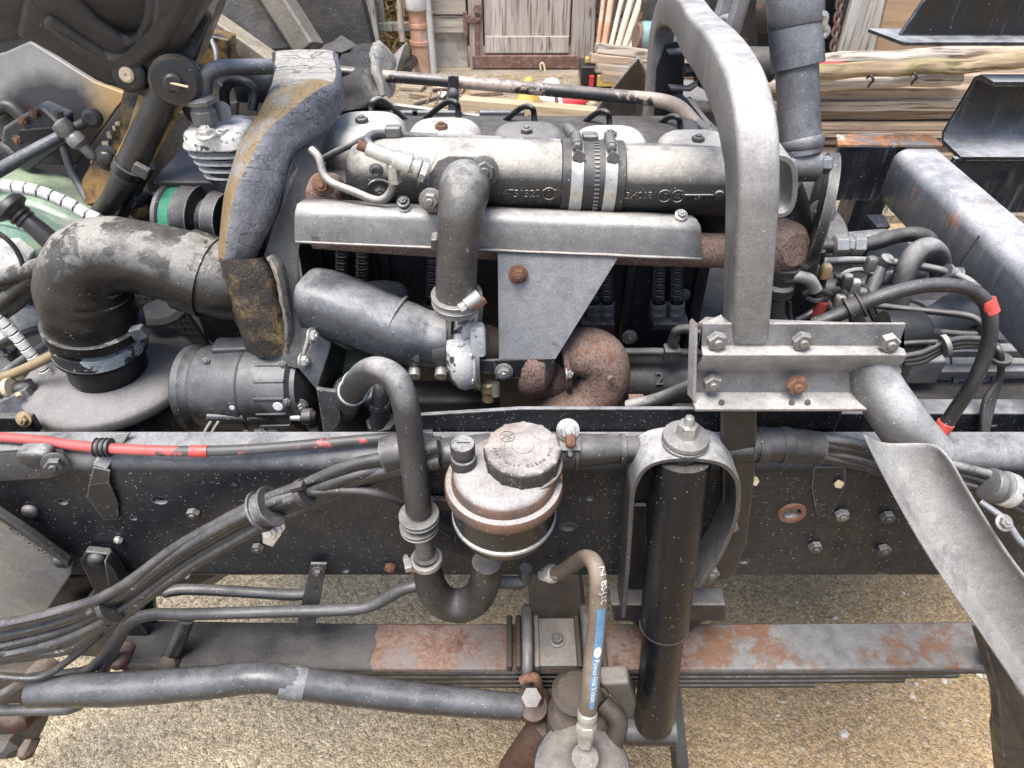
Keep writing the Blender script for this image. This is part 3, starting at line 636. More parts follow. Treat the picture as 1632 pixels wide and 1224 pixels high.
# loose boards beside the frame
GL = 'loose boards heaped by the barn wall'
for k, (p, q, Y, m) in enumerate((((950, 76), (1150, 100), 4.5, wood_grey), ((940, 92), (1120, 112), 4.4, wood_plank), ((950, 108), (1140, 125), 4.3, wood_grey), ((960, 122), (1200, 140), 4.1, wood_plank), ((1070, 150), (1330, 160), 3.9, wood_plank))):
    plank(A(*p, Y), A(*q, Y), .16, .05, m, 'loose_board', ['grey loose board on top of the heap right of the barn door', 'brown loose board second in the heap right of the barn door', 'grey loose board above the black toolbox', 'brown loose board behind the speckled trough', 'low brown board behind the legs of the arched frame'][k], 'board', GL, tilt=.2)
# ------------------------------------------------------------------ the timber stack on the right
YS = 3.0; GT = 'timbers in the stack behind the truck'
ORD = ['bottom', 'second', 'third', 'fourth', 'fifth', 'sixth', 'seventh', 'eighth', 'ninth', 'tenth']
rows = []
for k in range(10):
    y0 = 310-k*12.2; m = (wood_plank, wood_new, wood_plank, wood_grey)[(k*7+k//3) % 4]
    rows.append((y0, y0+3-k*.3+random.uniform(-1, 1), random.uniform(10.5, 13.5), m, random.uniform(1185, 1212), 1720, 3.31+random.uniform(-.02, .03), ('%s thin board counted from the bottom of the timber stack' % ORD[k])))
rows += [(184, 184, 16, wood_plank, 1180, 1700, 3.34, 'brown plank directly under the square grey timber'),
 (168, 168, 18, wood_grey, 1190, 1640, 3.33, 'square grey timber in the upper stack'),
 (150, 149, 18, wood_plank, 1180, 1680, 3.36, 'reddish timber above the square grey one')]
for yl, yr, hp, m, x0, x1, Y, lab in rows:
    a = A(x0, yl, Y); b = A(x1, yr, Y); zc = (a.z+b.z)/2; hh = hp*1.0*depth(A(1400, yl, Y))/F
    plank((a.x, Y+.12, a.z), (b.x, Y+.12, b.z), .24+random.random()*.05, hh*.84, m, 'stacked_timber', lab, 'timber', GT, bev=.004)
for k, (p, q, Y, r, m, lab) in enumerate((((1150, 137), (1530, 128), 3.33, .028, wood_grey, 'grey rough pole with two rusty staples on the stack'), ((1270, 118), (1700, 92), 3.28, .032, wood_moss, 'mossy green rough pole lying aslant on top of the stack'), ((1180, 100), (1660, 82), 3.43, .033, wood_grey, 'thick knotty pole at the very top of the stack'), ((1060, 118), (1260, 128), 3.48, .03, wood_plank, 'short brown pole behind the arched frame on the stack end'))):
    a, b = A(*p, Y), A(*q, Y); n = 9; P = [a.lerp(b, i/8)+V((0, random.uniform(-.01, .01), random.uniform(-.008, .008))) for i in range(n)]
    o = thing_mesh(MB().tube(P, [r*random.uniform(.85, 1.1) for _ in P], 12, 3, wob=.25), 'rough_pole', m, lab, 'pole', 'rough poles on the timber stack')
for px, py in ((1388, 128), (1457, 124)):
    thing_mesh(MB().tube([A(px-6, py-4, 3.28), A(px, py-7, 3.25), A(px+4, py, 3.25), A(px-2, py+6, 3.26), A(px-4, py+10, 3.27)], .006, 8), 'staple', machine_dark, 'bent rusty staple in the grey pole, %s one' % ('left' if px < 1400 else 'right'), 'staple', 'staples in the grey pole')
thing_mesh(MB().box(A(1325, 108, 3.40), (.14, .1, .05)), 'red_block', red_plastic, 'dull red block wedged under the top poles of the stack', 'block', bevel=.01)
thing_mesh(MB().box(A(1370, 106, 3.41), (.09, .1, .04)), 'green_block', green_m, 'small green block wedged beside the red one in the stack', 'block', bevel=.012)
thing_mesh(MB().box((1.9, 3.16, .02), (2.6, .3, .05)), 'concrete_kerb', concrete_m, 'pale concrete strip in front of the foot of the stack', 'kerb', bevel=.01)
thing_mesh(MB().box(A(1300, 277, 3.23), (.5, .02, .02)), 'orange_strip', orange_m, 'thin orange plastic strip at the foot of the stack', 'strip', bevel=.004)
# boards standing behind the stack
def slab(poly_px, Y, t, name, m, label, cat):
    return thing_mesh(MB().prism([A(x, y, Y) for x, y in poly_px], (0, t, 0)), name, m, label, cat, bevel=.004)
slab([(1336, 84), (1368, -40), (1420, -40), (1392, 84)], 3.88, .03, 'white_board', wood_board, 'flaking white board standing behind the timber stack', 'board')
slab([(1394, 86), (1424, -40), (1640, -40), (1640, 86)], 4.00, .02, 'plywood_sheet', wood_ply, 'brown plywood sheet standing right of the white board', 'plywood')
ch = empty('rusty_chain', A(1335, 84, 3.78), 'rusty chain hanging beside the white board', 'chain')
for k in range(9):
    c = A(1327+k*1.6, 82-k*11, 3.78); mb = MB(); q = [c+V((math.cos(a)*.014*(k % 2), math.cos(a)*.014*(1-k % 2), math.sin(a)*.028)) for a in [i*math.pi/4 for i in range(9)]]
    build(mb.tube(q, .006, 6, 2), 'chain_link', rust_iron, ch)
mc = empty('farm_machine', A(1240, 100, 4.0), 'dark old machine parked behind the arched frame', 'machine')
a = A(1130, -30, 4.2); b = A(1345, 92, 4.2)
build(MB().box(((a.x+b.x)/2, 4.4, (a.z+b.z)/2), (b.x-a.x, .4, a.z-b.z)), 'casing', machine_dark, mc, bevel=.03)
build(MB().prism([A(1205, 80, 4.0), A(1212, -40, 4.0), A(1245, -40, 4.0), A(1240, 75, 4.0)], (0, .05, 0)), 'casing_plate', machine_dark, mc, bevel=.008)
build(MB().lathe([(.02, 0), (.11, 0), (.13, .05), (.13, .25), (.1, .28)], A(1205, 10, 4.0), (1, -.3, .1), n=24), 'drum_housing', machine_dark, mc, bevel=.005)
build(MB().prism([A(1306, 84, 4.18), A(1324, -30, 4.18), A(1350, -30, 4.18), A(1328, 84, 4.18)], (0, .04, 0)), 'upright', black_paint, mc, bevel=.006)
build(MB().box(A(1222, 68, 4.18), (.09, .02, .05), Matrix.Rotation(.6, 3, 'Y')), 'rating_plate', spade_m, mc, bevel=.003)
build(MB().tube([A(1120, 70, 4.0), A(1160, 80, 4.18), A(1200, 92, 4.18), A(1260, 100, 4.18)], .05, 14), 'red_pipe', rust_iron, mc)
thing_mesh(MB().lathe([(.03, 0), (.2, 0), (.21, .02), (.2, .05), (.05, .06)], AZ(1112, 150, .35), (.1, -.1, 1), n=24), 'grey_dish', steel_scoop, 'grey round cover lying on the boards behind the arched frame', 'cover')
# grass tuft by the stack
mb = MB()
for _ in range(260):
    c = AZ(random.uniform(1345, 1420), random.uniform(340, 356), 0); h = random.uniform(.03, .09); d = V((random.uniform(-.03, .03), random.uniform(-.03, .03), h)); s = V((.004, .001, 0))
    b = len(mb.v); mb.v += [tuple(c-s), tuple(c+s), tuple(c+d)]; mb.f.append((b, b+1, b+2))
build(mb, 'grass', grass_m, kind='stuff', flat=True, label='tuft of green grass before the concrete strip')
# ------------------------------------------------------------------ the truck: one thing, all bolted pieces are its parts
T = empty('truck', (.1, 1.0, 0), 'old truck chassis with its cab tilted away and the dusty engine laid bare', 'truck')
def part(mb, name, m, parent=None, **k): return build(mb, name, m, parent or T, **k)
ZT, ZB, YR = .93, .672, .60
# near frame rail: C-section swept along X with rounded shoulders
def rail(y0, sgn, name, x0=-1.5, x1=1.7):
    r = .028; pr = [(y0+sgn*.045, ZT)]
    for k in range(6):
        a = math.pi/2*k/5; pr.append((y0+sgn*(r-r*math.sin(a)), ZT-r+r*math.cos(a)))
    for k in range(6):
        a = math.pi/2*k/5; pr.append((y0+sgn*(r-r*math.cos(a)), ZB+r-r*math.sin(a)))
    pr.append((y0+sgn*.065, ZB))
    return part(MB().sweep(pr, x0, x1, .007*sgn), name, frame_black)
near = rail(YR, 1, 'frame_rail'); far = rail(1.46, -1, 'frame_rail'); far.location.z -= .165
holes = []
for px, py, r, st in ((100, 800, .0055, 1), (254, 798, .007, 1.3), (213, 826, .004, 1), (906, 840, .0085, 1.2), (1262, 817, .011, 1), (1405, 915, .005, 1.3), (722, 910, .004, 1), (550, 910, .005, 1), (940, 795, .004, 1), (170, 803, .005, 1), (1185, 895, .005, 1.4)):
    holes.append((A(px, py, YR), (0, 1, 0), r, .03, st))
cut(near, holes)
mb = MB().lathe([(.0115, -.001), (.019, -.001), (.0175, .003), (.0125, .003), (.0115, -.001)], A(1262, 817, YR), (0, -1, 0), 24, cap=False)
part(mb, 'rusty_ring', rust_bolt, near)
def fb(px, py, r, m=bolt_dark, dome=False, Y=YR, n=(0, -1, 0), parent=None): return bolt(A(px, py, Y), n, r, parent or near, m, dome=dome, washer=False)
fb(310, 815, .0088); fb(412, 870, .0085); fb(622, 901, .008, rust_bolt); fb(50, 812, .010, dome=True); fb(190, 858, .006, zinc)
for px, py in ((1340, 817), (1412, 820), (1298, 868), (1406, 872)): fb(px, py, .0095, bolt_dark if px != 1340 else bolt_grey)
for px, py in ((420, 812), (152, 790), (250, 925), (300, 917)): fb(px, py, .0055, bolt_dark)
part(MB().prism(poly([(1296, 742, .603), (1348, 742, .603), (1346, 776, .5985), (1322, 824, .5985), (1300, 818, .5985), (1292, 776, .5985)]), (0, -.0025, 0)), 'welded_patch', frame_black, near, bevel=.002)
part(MB().prism(poly([(40, 920, .607), (240, 920, .607), (250, 1015, .607), (205, 1045, .607), (60, 1045, .607)]), (0, .012, 0)), 'hanger_plate', satin_black, bevel=.002)
# inner plate standing above the flange
a = A(636, 664, .648); b = A(1345, 652, .648)
part(MB().prism([V((a.x, .648, .80)), V((a.x, .648, a.z)), V((a.x+.15, .648, b.z)), V((b.x, .648, b.z)), V((b.x, .648, .80))], (0, .006, 0)), 'rail_plate', frame_black, bevel=.0015)
# cross members between the rails
for x in (-1.1, 1.25): part(MB().bar((x, .607, .745), (x, 1.453, .70), .09, .12), 'cross_member', frame_black, bevel=.006)
# ------------------------------------------------------------------ leaf spring, axle, links
def spr(px, dz=0):   # spring camber: z of the top leaf along x
    x = X(px, 1025, .575); return x
SZ = .552
def leafcurve(x): return SZ-.006+.010*max(0, (x-.15)/.75)**2+.006*max(0, (-x-.05)/.4)**2
xs = [-.62+1.62*k/40 for k in range(41)]
def leaf(name, x0, x1, dz, t, m, y0=.537, y1=.612):
    mb = MB(); r = []
    for k in range(33):
        x = x0+(x1-x0)*k/32; z = leafcurve(x)+dz; c = .003
        r.append([V((x, y0, z-c)), V((x, y0+c, z)), V((x, y1-c, z)), V((x, y1, z-c)), V((x, y1, z-t+c)), V((x, y1-c, z-t)), V((x, y0+c, z-t)), V((x, y0, z-t+c))])
    return mb.ring_loft(r)
LS = part(leaf('l', X(195, 1030, .575), X(1592, 1020, .575), 0, .013, None), 'leaf_spring', spring_top, label='leaf spring with bare rusty stretches on its top leaf', flat=True)
for k, (a, b) in enumerate(((210, 1560), (230, 1520), (330, 1440), (480, 1300))):
    part(leaf('l', X(a, 1030, .575), X(b, 1030, .575), -.014-.013*k, .012, None, .538, .611), 'leaf', black_paint, LS)
part(MB().tube([A(1592, 1030, .537)+V((0, -.006, 0)), A(1592, 1030, .612)+V((0, .006, 0))], .022, 16, 1), 'spring_eye', rust_dark, LS)
# clamp pack over the axle
z1 = leafcurve(.03)
xc = X(888, 1022, .575)
part(MB().box((xc, .5745, z1+.006), (X(925, 1022, .575)-X(858, 1022, .575), .079, .012)), 'spring_plate', chamber_mat, LS, bevel=.002)
bolt(A(888, 1021, .575)*1, (0, 0, 1), .0085, LS, bolt_dark).location.z = z1+.013-ORG[LS.name].z*0
for px in (812, 826, 855, 921, 948, 960): part(MB().box((X(px, 1022, .575), .5745, z1+.008), (.0085, .086, .017)), 'clamp_rib', axle_brown if px != 855 else chamber_mat, LS, bevel=.003)
for px in (840, 935):
    x = X(px, 1022, .575)
    o = part(MB().tube([V((x, .628, .40)), V((x, .628, z1)), V((x, .615, z1+.02)), V((x, .575, z1+.026)), V((x, .533, z1+.018)), V((x, .524, z1-.01)), V((x, .524, .42))], .0088, 14, 6), 'u_bolt', bolt_dark, LS)
    bolt(V((x, .524, .475)), (0, -.3, 1), .012, LS, bolt_dark)
# axle beam running across beneath the springs, with its steering knuckle
part(MB().bar((xc+.02, .30, .45), (xc+.02, 1.55, .45), .075, .07), 'axle_beam', axle_brown, bevel=.012)
part(MB().bar((xc+.005, .63, .49), (xc+.005, 1.1, .49), .09, .012), 'axle_flange', axle_brown, bevel=.003)
part(MB().lathe([(.02, 0), (.040, .0), (.044, .02), (.046, .1), (.036, .11)], A(925, 1136, .46)+V((0, 0, -.1)), (0, 0, 1), 24), 'king_pin_housing', axle_brown, bevel=.003)
part(MB().lathe([(.03, 0), (.034, .01), (.026, .018), (.01, .02)], A(918, 1108, .47), (0, 0, 1), 20), 'king_pin_cap', axle_brown)
part(MB().prism(poly([(955, 1092, .50), (1003, 1088, .50), (1015, 1120, .50), (1018, 1165, .50), (1000, 1180, .50), (990, 1130, .50)]), (0, .03, 0)), 'shock_bracket', chamber_mat, bevel=.006)
part(MB().tube([A(960, 1120, .46), A(985, 1150, .44), A(975, 1190, .42)], R(A(970, 1150, .44), 16), 12), 'steering_arm', axle_brown)
part(MB().tube([A(880, 1150, .5), A(850, 1190, .5), A(820, 1230, .52)], .03, 12), 'rusty_link', rust_dark)
part(MB().bar(A(1068, 1070, .60), A(1086, 1240, .50), .022, .03), 'stay_bar', link_mat, bevel=.004)
part(MB().prism(poly([(970, 935, .598), (1150, 935, .598), (1150, 962, .598), (975, 962, .598)]), (0, -.03, 0)), 'bump_stop_bracket', satin_black, bevel=.003)
part(MB().prism(poly([(985, 962, .59), (1140, 962, .59), (1085, 1008, .59), (1035, 1008, .59)]), (0, -.012, 0)), 'bump_stop_web', satin_black, bevel=.003)
# spring hanger and drag link
dl = hose('drag_link', [(52, 1106, .50), (120, 1100, .50), (200, 1098, .50), (330, 1088, .50), (420, 1080, .50), (500, 1092, .50), (660, 1112, .50), (830, 1127, .50)], [22, 26, 27, 26, 24, 25, 24, 21], link_mat, T, 20, 5)
band(A(468, 1088, .50), A(500, 1092, .5)-A(430, 1082, .5), R(A(468, 1088, .5), 26.3), .034, strut_grey, dl, 'worn_patch', t=.0006)
part(MB().lathe([(.008, 0), (.026, .004), (.028, .03), (.02, .045)], A(850, 1130, .50)+V((0, .02, -.015)), (0, -.6, .8), 20), 'ball_joint', rust_dark, dl)
part(MB().lathe([(.014, 0), (.014, .03)], A(846, 1108, .49), (0, -.5, .8), 6), 'castle_nut', bolt_dark, dl)
part(MB().tube([A(832, 1085, .5), A(845, 1080, .5), A(857, 1088, .5), A(860, 1150, .5)], .007, 10), 'link_clip', rust_bolt, dl)
hg = part(MB().prism(poly([(133, 885, YR-.004), (142, 868, YR-.004), (178, 872, YR-.004), (190, 885, YR-.004), (245, 1010, YR-.004), (205, 1040, YR-.004), (130, 1035, YR-.004), (100, 965, YR-.004), (140, 950, YR-.004), (155, 930, YR-.004)]), (0, -.012, 0)), 'spring_hanger', satin_black, bevel=.003)
part(MB().prism(poly([(176, 873, YR-.016), (190, 885, YR-.016), (243, 990, YR-.016), (205, 960, YR-.016), (186, 930, YR-.016)]), (0, -.022, 0)), 'hanger_rib', satin_black, hg, bevel=.003)
fb(156, 890, .0115, satin_black, True, YR-.016)
for k, (px, py, r) in enumerate(((20, 1150, 26), (60, 1085, 24), (190, 1055, 15), (8, 1195, 22), (40, 1200, 14))):
    p = A(px, py, .54); part(MB().lathe([(R(p, r)*.6, -.03), (R(p, r), -.028), (R(p, r), .0), (R(p, r*.7), .006), (R(p, r*.4), .012)], p, (.1*k-.2, -1, .3), 6 if k > 2 else 18), 'shackle_bolt', rust_dark if k != 3 else machine_dark, bevel=.002)
part(MB().prism(poly([(-40, 1070, .56), (60, 1075, .56), (85, 1110, .56), (60, 1180, .56), (-40, 1225, .56)]), (0, .04, 0)), 'shackle_plate', axle_brown, bevel=.006)
# step bracket plate in the lower left corner
g = []
P0 = [(-60, 790), (0, 806), (116, 893)]; 
sb = part(MB().prism(poly([(-60, 800, .575), (-10, 805, .575), (116, 897, .575), (114, 915, .575), (62, 995, .575), (-60, 1000, .575)]), (0, .006, 0)), 'step_bracket', mat('step_plate_paint', (.17, .172, .175), .36, metal=.3, dust=.2, speck=.5, vary=.4, vs=5, dlo=-.1), bevel=.003)
rim = MB().prism(poly([(-60, 782, .572), (0, 803, .572), (60, 843, .572), (118, 886, .572), (118, 894, .572), (60, 852, .572), (0, 812, .572), (-60, 792, .572)]), (0, -.014, 0))
part(rim, 'folded_rim', satin_black, sb, bevel=.004)
bolt(A(97, 893, .57), (0, -1, .2), .009, sb, satin_black, dome=True)
d = (A(77, 884, .5745)-A(18, 843, .5745)).normalized(); n = V((0, -1, 0)); up_ = n.cross(d)
lettering('HAMBURGER', .0115, A(47, 864, .5745), d, up_, 'cast_lettering', bolt_grey, sb, .0012)
# ------------------------------------------------------------------ pipes and cable bundle along the rail
hose('brake_pipe', [(262, 944, .585), (300, 939, .59), (400, 944, .59), (470, 948, .59), (495, 944, .595)], 9, pipe_black, T, 12)
hose('brake_pipe', [(-20, 1133, .52), (60, 1131, .52), (115, 1128, .52), (150, 1100, .525), (178, 1040, .54), (205, 995, .55), (240, 980, .555), (300, 979, .56), (440, 975, .565), (560, 971, .57), (600, 962, .575), (640, 940, .58), (680, 930, .585)], 9.5, pipe_black, T, 14, label='grey brake pipe stepping down in an S bend')
hose('brake_pipe', [(-20, 1120, .515), (20, 1098, .52), (45, 1082, .52), (90, 1077, .525), (140, 1068, .53), (165, 1045, .535), (190, 1010, .545), (215, 972, .56)], 8.5, pipe_black, T, 12)
hose('cable', [(-20, 1077, .50), (60, 1080, .505), (110, 1052, .52), (160, 1010, .54)], 6, cable_mat, T, 10)
st = part(MB().prism(poly([(496, 895, .592), (522, 895, .592), (503, 994, .576), (473, 996, .576)]), (0, -.004, 0)), 'pipe_strap', hose_grey, bevel=.001)
bolt(A(507, 911, .586), (0, -1, .1), .0065, st, bolt_dark)
bolt(A(486, 982, .572), (0, -1, .1), .0055, st, bolt_dark, dome=True)
for px, py in ((503, 934), (496, 950), (490, 966)): part(MB().lathe([(.0012, 0), (.0026, 0), (.0026, .0022), (.0012, .0022)], A(px, py, .583), (0, -1, .1), 14), 'strap_hole', deep_black, st)
hose('strut', [(298, 985, .565), (285, 1020, .555), (272, 1052, .55)], 12, frame_black, T, 12, label='short black stud below the brake pipe')
part(MB().lathe([(.013, 0), (.018, .004), (.014, .014), (.006, .018)], A(272, 1055, .545), (0, -.7, .7), 8), 'stud_nut', axle_brown)
bun = [] 
rnd = random.Random(3)
base = [(700, 725, .565), (615, 742, .565), (560, 757, .563), (490, 786, .56), (425, 812, .555), (360, 846, .55), (280, 893, .54), (180, 965, .525), (90, 1003, .515), (-30, 1030, .505)]
offs = [(0, -19, 9), (3, -8, 9.5), (-2, 3, 9), (2, 13, 9.5), (0, 22, 8.5), (4, -3, 9)]
for k, (ox, oy, r) in enumerate(offs):
    pts = []
    for i, (x, y, Y) in enumerate(base):
        tw = math.sin(i*.55+k*1.1)*.5; f = 1.0 if i > 1 else .75
        f *= 1.25 if i > 7 else 1
        pts.append((x+ox*f, y+oy*f+tw*7, Y-.004*math.cos(i*.8+k*2)+(.006 if k == 5 else 0)))
    bun.append(hose('cable', pts, r*1.1, cable_mat, T, 12, 6, wob=.1))
hose('cable', [(455, 800, .55), (500, 785, .553), (560, 782, .556), (610, 790, .56), (665, 815, .575), (720, 850, .59)], 8, rubber, T, 12)
hose('cable', [(180, 975, .525), (120, 1020, .515), (60, 1045, .51), (-20, 1052, .505)], 7, cable_mat, T, 10)
hose('cable', [(170, 990, .52), (110, 1032, .512), (40, 1040, .508), (-20, 1036, .503)], 10, cable_mat, T, 10)
ax = A(360, 846, .55)-A(490, 786, .56)
cl = band(A(424, 811, .553), ax, R(A(425, 812, .55), 24), .019, hose_grey, T, 'cable_clamp', t=.004, rim=True)
part(MB().prism(poly([(418, 838, .556), (452, 822, .556), (456, 838, .556), (436, 868, .556), (420, 862, .556)]), (0, -.004, 0)), 'clamp_foot', zinc, cl, bevel=.001)
bolt(A(433, 846, .55), (0, -1, .5), .0085, cl, zinc)
for px, py, rr in ((484, 786, 22), (178, 965, 26)):
    p = A(px, py, .55 if px > 300 else .524); o = band(p, ax, R(p, rr), .008, rubber, T, 'cable_tie', t=.0015); part(MB().box(p+V((-.002, -.006, R(p, rr)+.002)), (.016, .010, .007), Matrix.Rotation(-.4, 3, 'Y')), 'tie_lock', rubber, o, bevel=.001)
sh = hose('cable_sheath', [(612, 725, .572), (660, 716, .575), (700, 722, .578), (730, 722, .58)], [29, 30, 24, 26], satin_black, T, 18, 5)
hose('cable_sheath', [(720, 722, .58), (780, 716, .588), (840, 716, .588), (890, 716, .585), (930, 718, .582), (970, 716, .585), (1010, 716, .59), (1120, 716, .60), (1210, 710, .60)], [24, 26, 28, 28, 27, 24, 21, 22, 26], satin_black, T, 18, 5, label='fat black cable sheath along the top of the frame rail')
band(A(905, 717, .585), (1, 0, 0), R(A(905, 717, .585), 28.5), .022, hose_grey, T, 'sheath_clamp', screw=(.3, -.5, .8), t=.002, rim=True)
bolt(A(905, 685, .575), (0, -.9, .5), .009, T, zinc); part(MB().lathe([(.003, 0), (.006, .002), (.006, .013), (.004, .015)], A(909, 694, .566), (0, -1, -.3), 8), 'rusty_stud', rust_bolt)
band(A(992, 716, .588), (1, 0, 0), R(A(992, 716, .588), 23), .006, rubber, T, 'cable_tie'); band(A(700, 722, .578), (1, .05, 0), R(A(700, 722, .578), 25), .006, rubber, T, 'cable_tie')
s2 = hose('cable_sheath', [(1195, 708, .60), (1250, 709, .60), (1306, 714, .60)], [27, 28, 27], satin_black, T, 18, 4)
for px in (1212, 1250): band(A(px, 709, .60), (1, 0, 0), R(A(px, 709, .6), 28), .012, rubber, s2, 'tape_wrap', t=.001)
for k in range(4):
    hose('cable', [(1300, 700+9*k, .602-.006*(k % 2)), (1360, 706+11*k, .60), (1420, 722+11*k, .597), (1500, 738+11*k, .59), (1580, 758+12*k, .585), (1660, 790+12*k, .58)], 8.5, rubber if k % 2 else hose_grey, T, 10)
gr = part(MB().lathe([(.012, -.02), (.02, -.018), (.021, -.008), (.018, -.004), (.018, .004), (.021, .008), (.02, .018), (.012, .02)], A(1594, 778, .575), (1, -.1, -.35), 24), 'cable_grommet', clamp_dark, bevel=.001)
band(A(1604, 780, .574), (1, -.1, -.35), .0195, .012, alu, gr, 'steel_band', t=.002)
# red painted hose on the flange, with its clips
rh = hose('air_hose', [(-30, 694, .63), (60, 702, .622), (120, 710, .611), (200, 716, .604), (300, 719, .601), (400, 716, .604), (500, 708, .611), (600, 699, .619), (690, 692, .626)], 8.5, red_hose, T, 14, label='air hose with worn red paint along the frame rail')
band(A(318, 719, .601), (1, 0, 0), R(A(318, 719, .622), 9), .022, red_tape, rh, 'red_tape', t=.0004); band(A(80, 705, .619), (1, -.15, -.05), R(A(80, 705, .622), 9), .018, red_tape, rh, 'red_tape', t=.0003)
for px, dx in ((157, 0), (165, 0), (173, 0)): band(A(px, 713, .607), (1, 0, -.05), R(A(px, 712, .622), 10), .006, rubber, rh, 'hose_clip', t=.002, rim=True)
part(MB().prism(poly([(178, 690, .635), (210, 688, .635), (195, 712, .625), (172, 748, .598), (150, 740, .598)]), (0, -.003, .002)), 'clip_bracket', clamp_dark, bevel=.001)
part(MB().prism(poly([(142, 770, .595), (175, 765, .595), (190, 800, .5975), (190, 826, .5975), (166, 826, .5975), (140, 790, .595)]), (0, -.003, 0)), 'clip_strap', satin_black, bevel=.001)
part(MB().prism(poly([(150, 742, .597), (177, 748, .597), (175, 768, .593), (142, 772, .593)]), (0, -.003, 0)), 'clip_strap', satin_black, bevel=.001)
# small bracket on the flange at far left
bx = part(MB().prism(poly([(-40, 722, .60), (10, 716, .60), (100, 712, .605), (106, 728, .60), (85, 748, .593), (70, 752, .59), (-40, 758, .59)]), (0, 0, -.014)), 'rail_bracket', hose_grey, bevel=.003)
part(MB().rbox(A(62, 728, .598)+V((0, 0, .006)), (.04, .022, .02), dome=.4), 'raised_pad', hose_grey, bx)
bolt(A(88, 739, .586), (.3, -1, .2), .0105, bx, hose_grey)
# ------------------------------------------------------------------ power steering reservoir on the rail
c0 = A(803, 780, .53); cx, cy = c0.x, .53
def L(prof, x=cx, y=cy): return MB().lathe(prof, (x, y, 0), (0, 0, 1), 44)
RS = part(L([(.02, .880), (.045, .884), (.053, .893), (.0565, .905), (.0575, .915), (.0585, .918), (.0575, .921), (.0575, .958), (.05, .96)]), 'fluid_reservoir', reservoir_body, label='round brown capped oil reservoir in front of the frame rail')
part(L([(.0585, .909), (.0600, .910), (.0600, .9135), (.0585, .9145)]), 'body_band', clamp_steel, RS)
part(L([(.0575, .952), (.0635, .953), (.0655, .957), (.0655, .966), (.0640, .9685), (.057, .969)]), 'rim_flange', reservoir_top, RS)
part(L([(.057, .966), (.0578, .969), (.0570, .977), (.0535, .982), (.047, .985), (.03, .9865), (.005, .987)]), 'cover', reservoir_top, RS)
cp = A(833, 714, .545); kx, ky = cp.x, .541
part(MB().lathe([(.036, .978), (.0440, .978), (.0447, .981), (.0437, .9850), (.036, .9850)], (kx, ky, 0), (0, 0, 1), 44), 'cap_ring', reservoir_top, RS)
cap = part(MB().lathe([(.038, .983), (.0405, .984), (.0412, 1.0035), (.0402, 1.0065), (.037, 1.009), (.02, 1.0098), (.0195, 1.0092), (.012, 1.0092), (.0115, 1.01), (.003, 1.0102)], (kx, ky, 0), (0, 0, 1), 96, rib=lambda a, h: 1+.035*(1 if (a*12/(2*math.pi)) % 1 < .22 else 0) if h < 1.008 else 1), 'filler_cap', reservoir_cap, RS, label='dusty screw cap with moulded lettering')
for k, (txt, rr, sz) in enumerate((('FILL ONLY CLEAN OIL', .0305, .0052), ('ATF', .0065, .005))):
    n = len(txt)
    for i, ch_ in enumerate(txt):
        if ch_ == ' ': continue
        a = math.radians(-90+(i-(n-1)/2)*(9 if k == 0 else 40)); u = V((-math.sin(a), math.cos(a), 0)); r_ = V((math.cos(a), math.sin(a), 0))
        lettering(ch_, sz, V((kx, ky, 1.0097))+r_*rr, u, -r_, 'moulded_letter', hose_grey, cap, .0007)
part(MB().lathe([(.0085, 0), (.0085, .0009), (.0078, .0009), (.0078, 0)], (kx-.017, ky+.014, 1.0095), (0, 0, 1), 28, cap=False), 'cap_emblem', hose_grey, cap)
part(MB().bar((kx-.023, ky+.010, 1.0102), (kx-.011, ky+.018, 1.0102), .001, .001).bar((kx-.019, ky+.020, 1.0102), (kx-.015, ky+.008, 1.0102), .001, .001).bar((kx-.0215, ky+.017, 1.0102), (kx-.0125, ky+.011, 1.0102), .0008, .001), 'cap_emblem_bars', hose_grey, cap)
vx = A(740, 725, .55)
part(MB().lathe([(.014, .99), (.0145, 1.0), (.0135, 1.003), (.0115, 1.004), (.0115, 1.008), (.0132, 1.0095), (.0135, 1.020), (.0125, 1.023), (.002, 1.0238)], (vx.x, .537, -.006), (0, 0, 1), 28), 'breather_cap', hose_grey, RS)
part(MB().bar((vx.x-.006, .537, 1.0182), (vx.x+.008, .537, 1.0182), .001, .001), 'breather_slot', deep_black, RS)
for px in (723, 893): part(MB().box(A(px, 765, .525)+V((0, 0, .004)), (.004, .006, .007)), 'rim_clip', rust_bolt, RS, bevel=.001)
part(MB().box((cx, .588, .925), (.075, .02, .03)), 'reservoir_bracket', satin_black, RS, bevel=.002)
part(MB().box(A(690, 805, .59)+V((0, .003, 0)), (.05, .008, .022)), 'bracket_arm', satin_black, RS, bevel=.002)
# hose from the pump, over the rail and round into the bottom of the reservoir
sh = hose('return_hose', [(556, 640, .70), (566, 615, .665), (582, 596, .635), (603, 590, .605), (630, 604, .58), (645, 640, .565), (653, 690, .557), (659, 740, .552), (665, 790, .548), (667, 812, .547)], [21, 21, 22, 22, 22, 22, 21, 21, 21, 21], hose_grey, T, 22, 7, label='thick grey hose arching over the rail into the reservoir')
band(A(568, 612, .668), A(582, 596, .635)-A(556, 640, .70), R(A(568, 612, .668), 21.5), .007, clamp_steel, sh, 'hose_band'); band(A(562, 624, .68), A(582, 596, .635)-A(556, 640, .70), R(A(562, 624, .68), 22), .007, zinc, sh, 'hose_band')
for py, r in ((822, 27), (838, 26)): band(A(668, py, .547), (0.03, 0, -1), R(A(668, py, .547), r), .008, clamp_dark, sh, 'hose_nut', t=.002, rim=True)
part(MB().tube([A(667, 815, .547), A(676, 870, .545), A(679, 900, .543)], R(A(675, 860, .545), 14.5), 16, 3), 'steel_pipe', clamp_dark, sh)
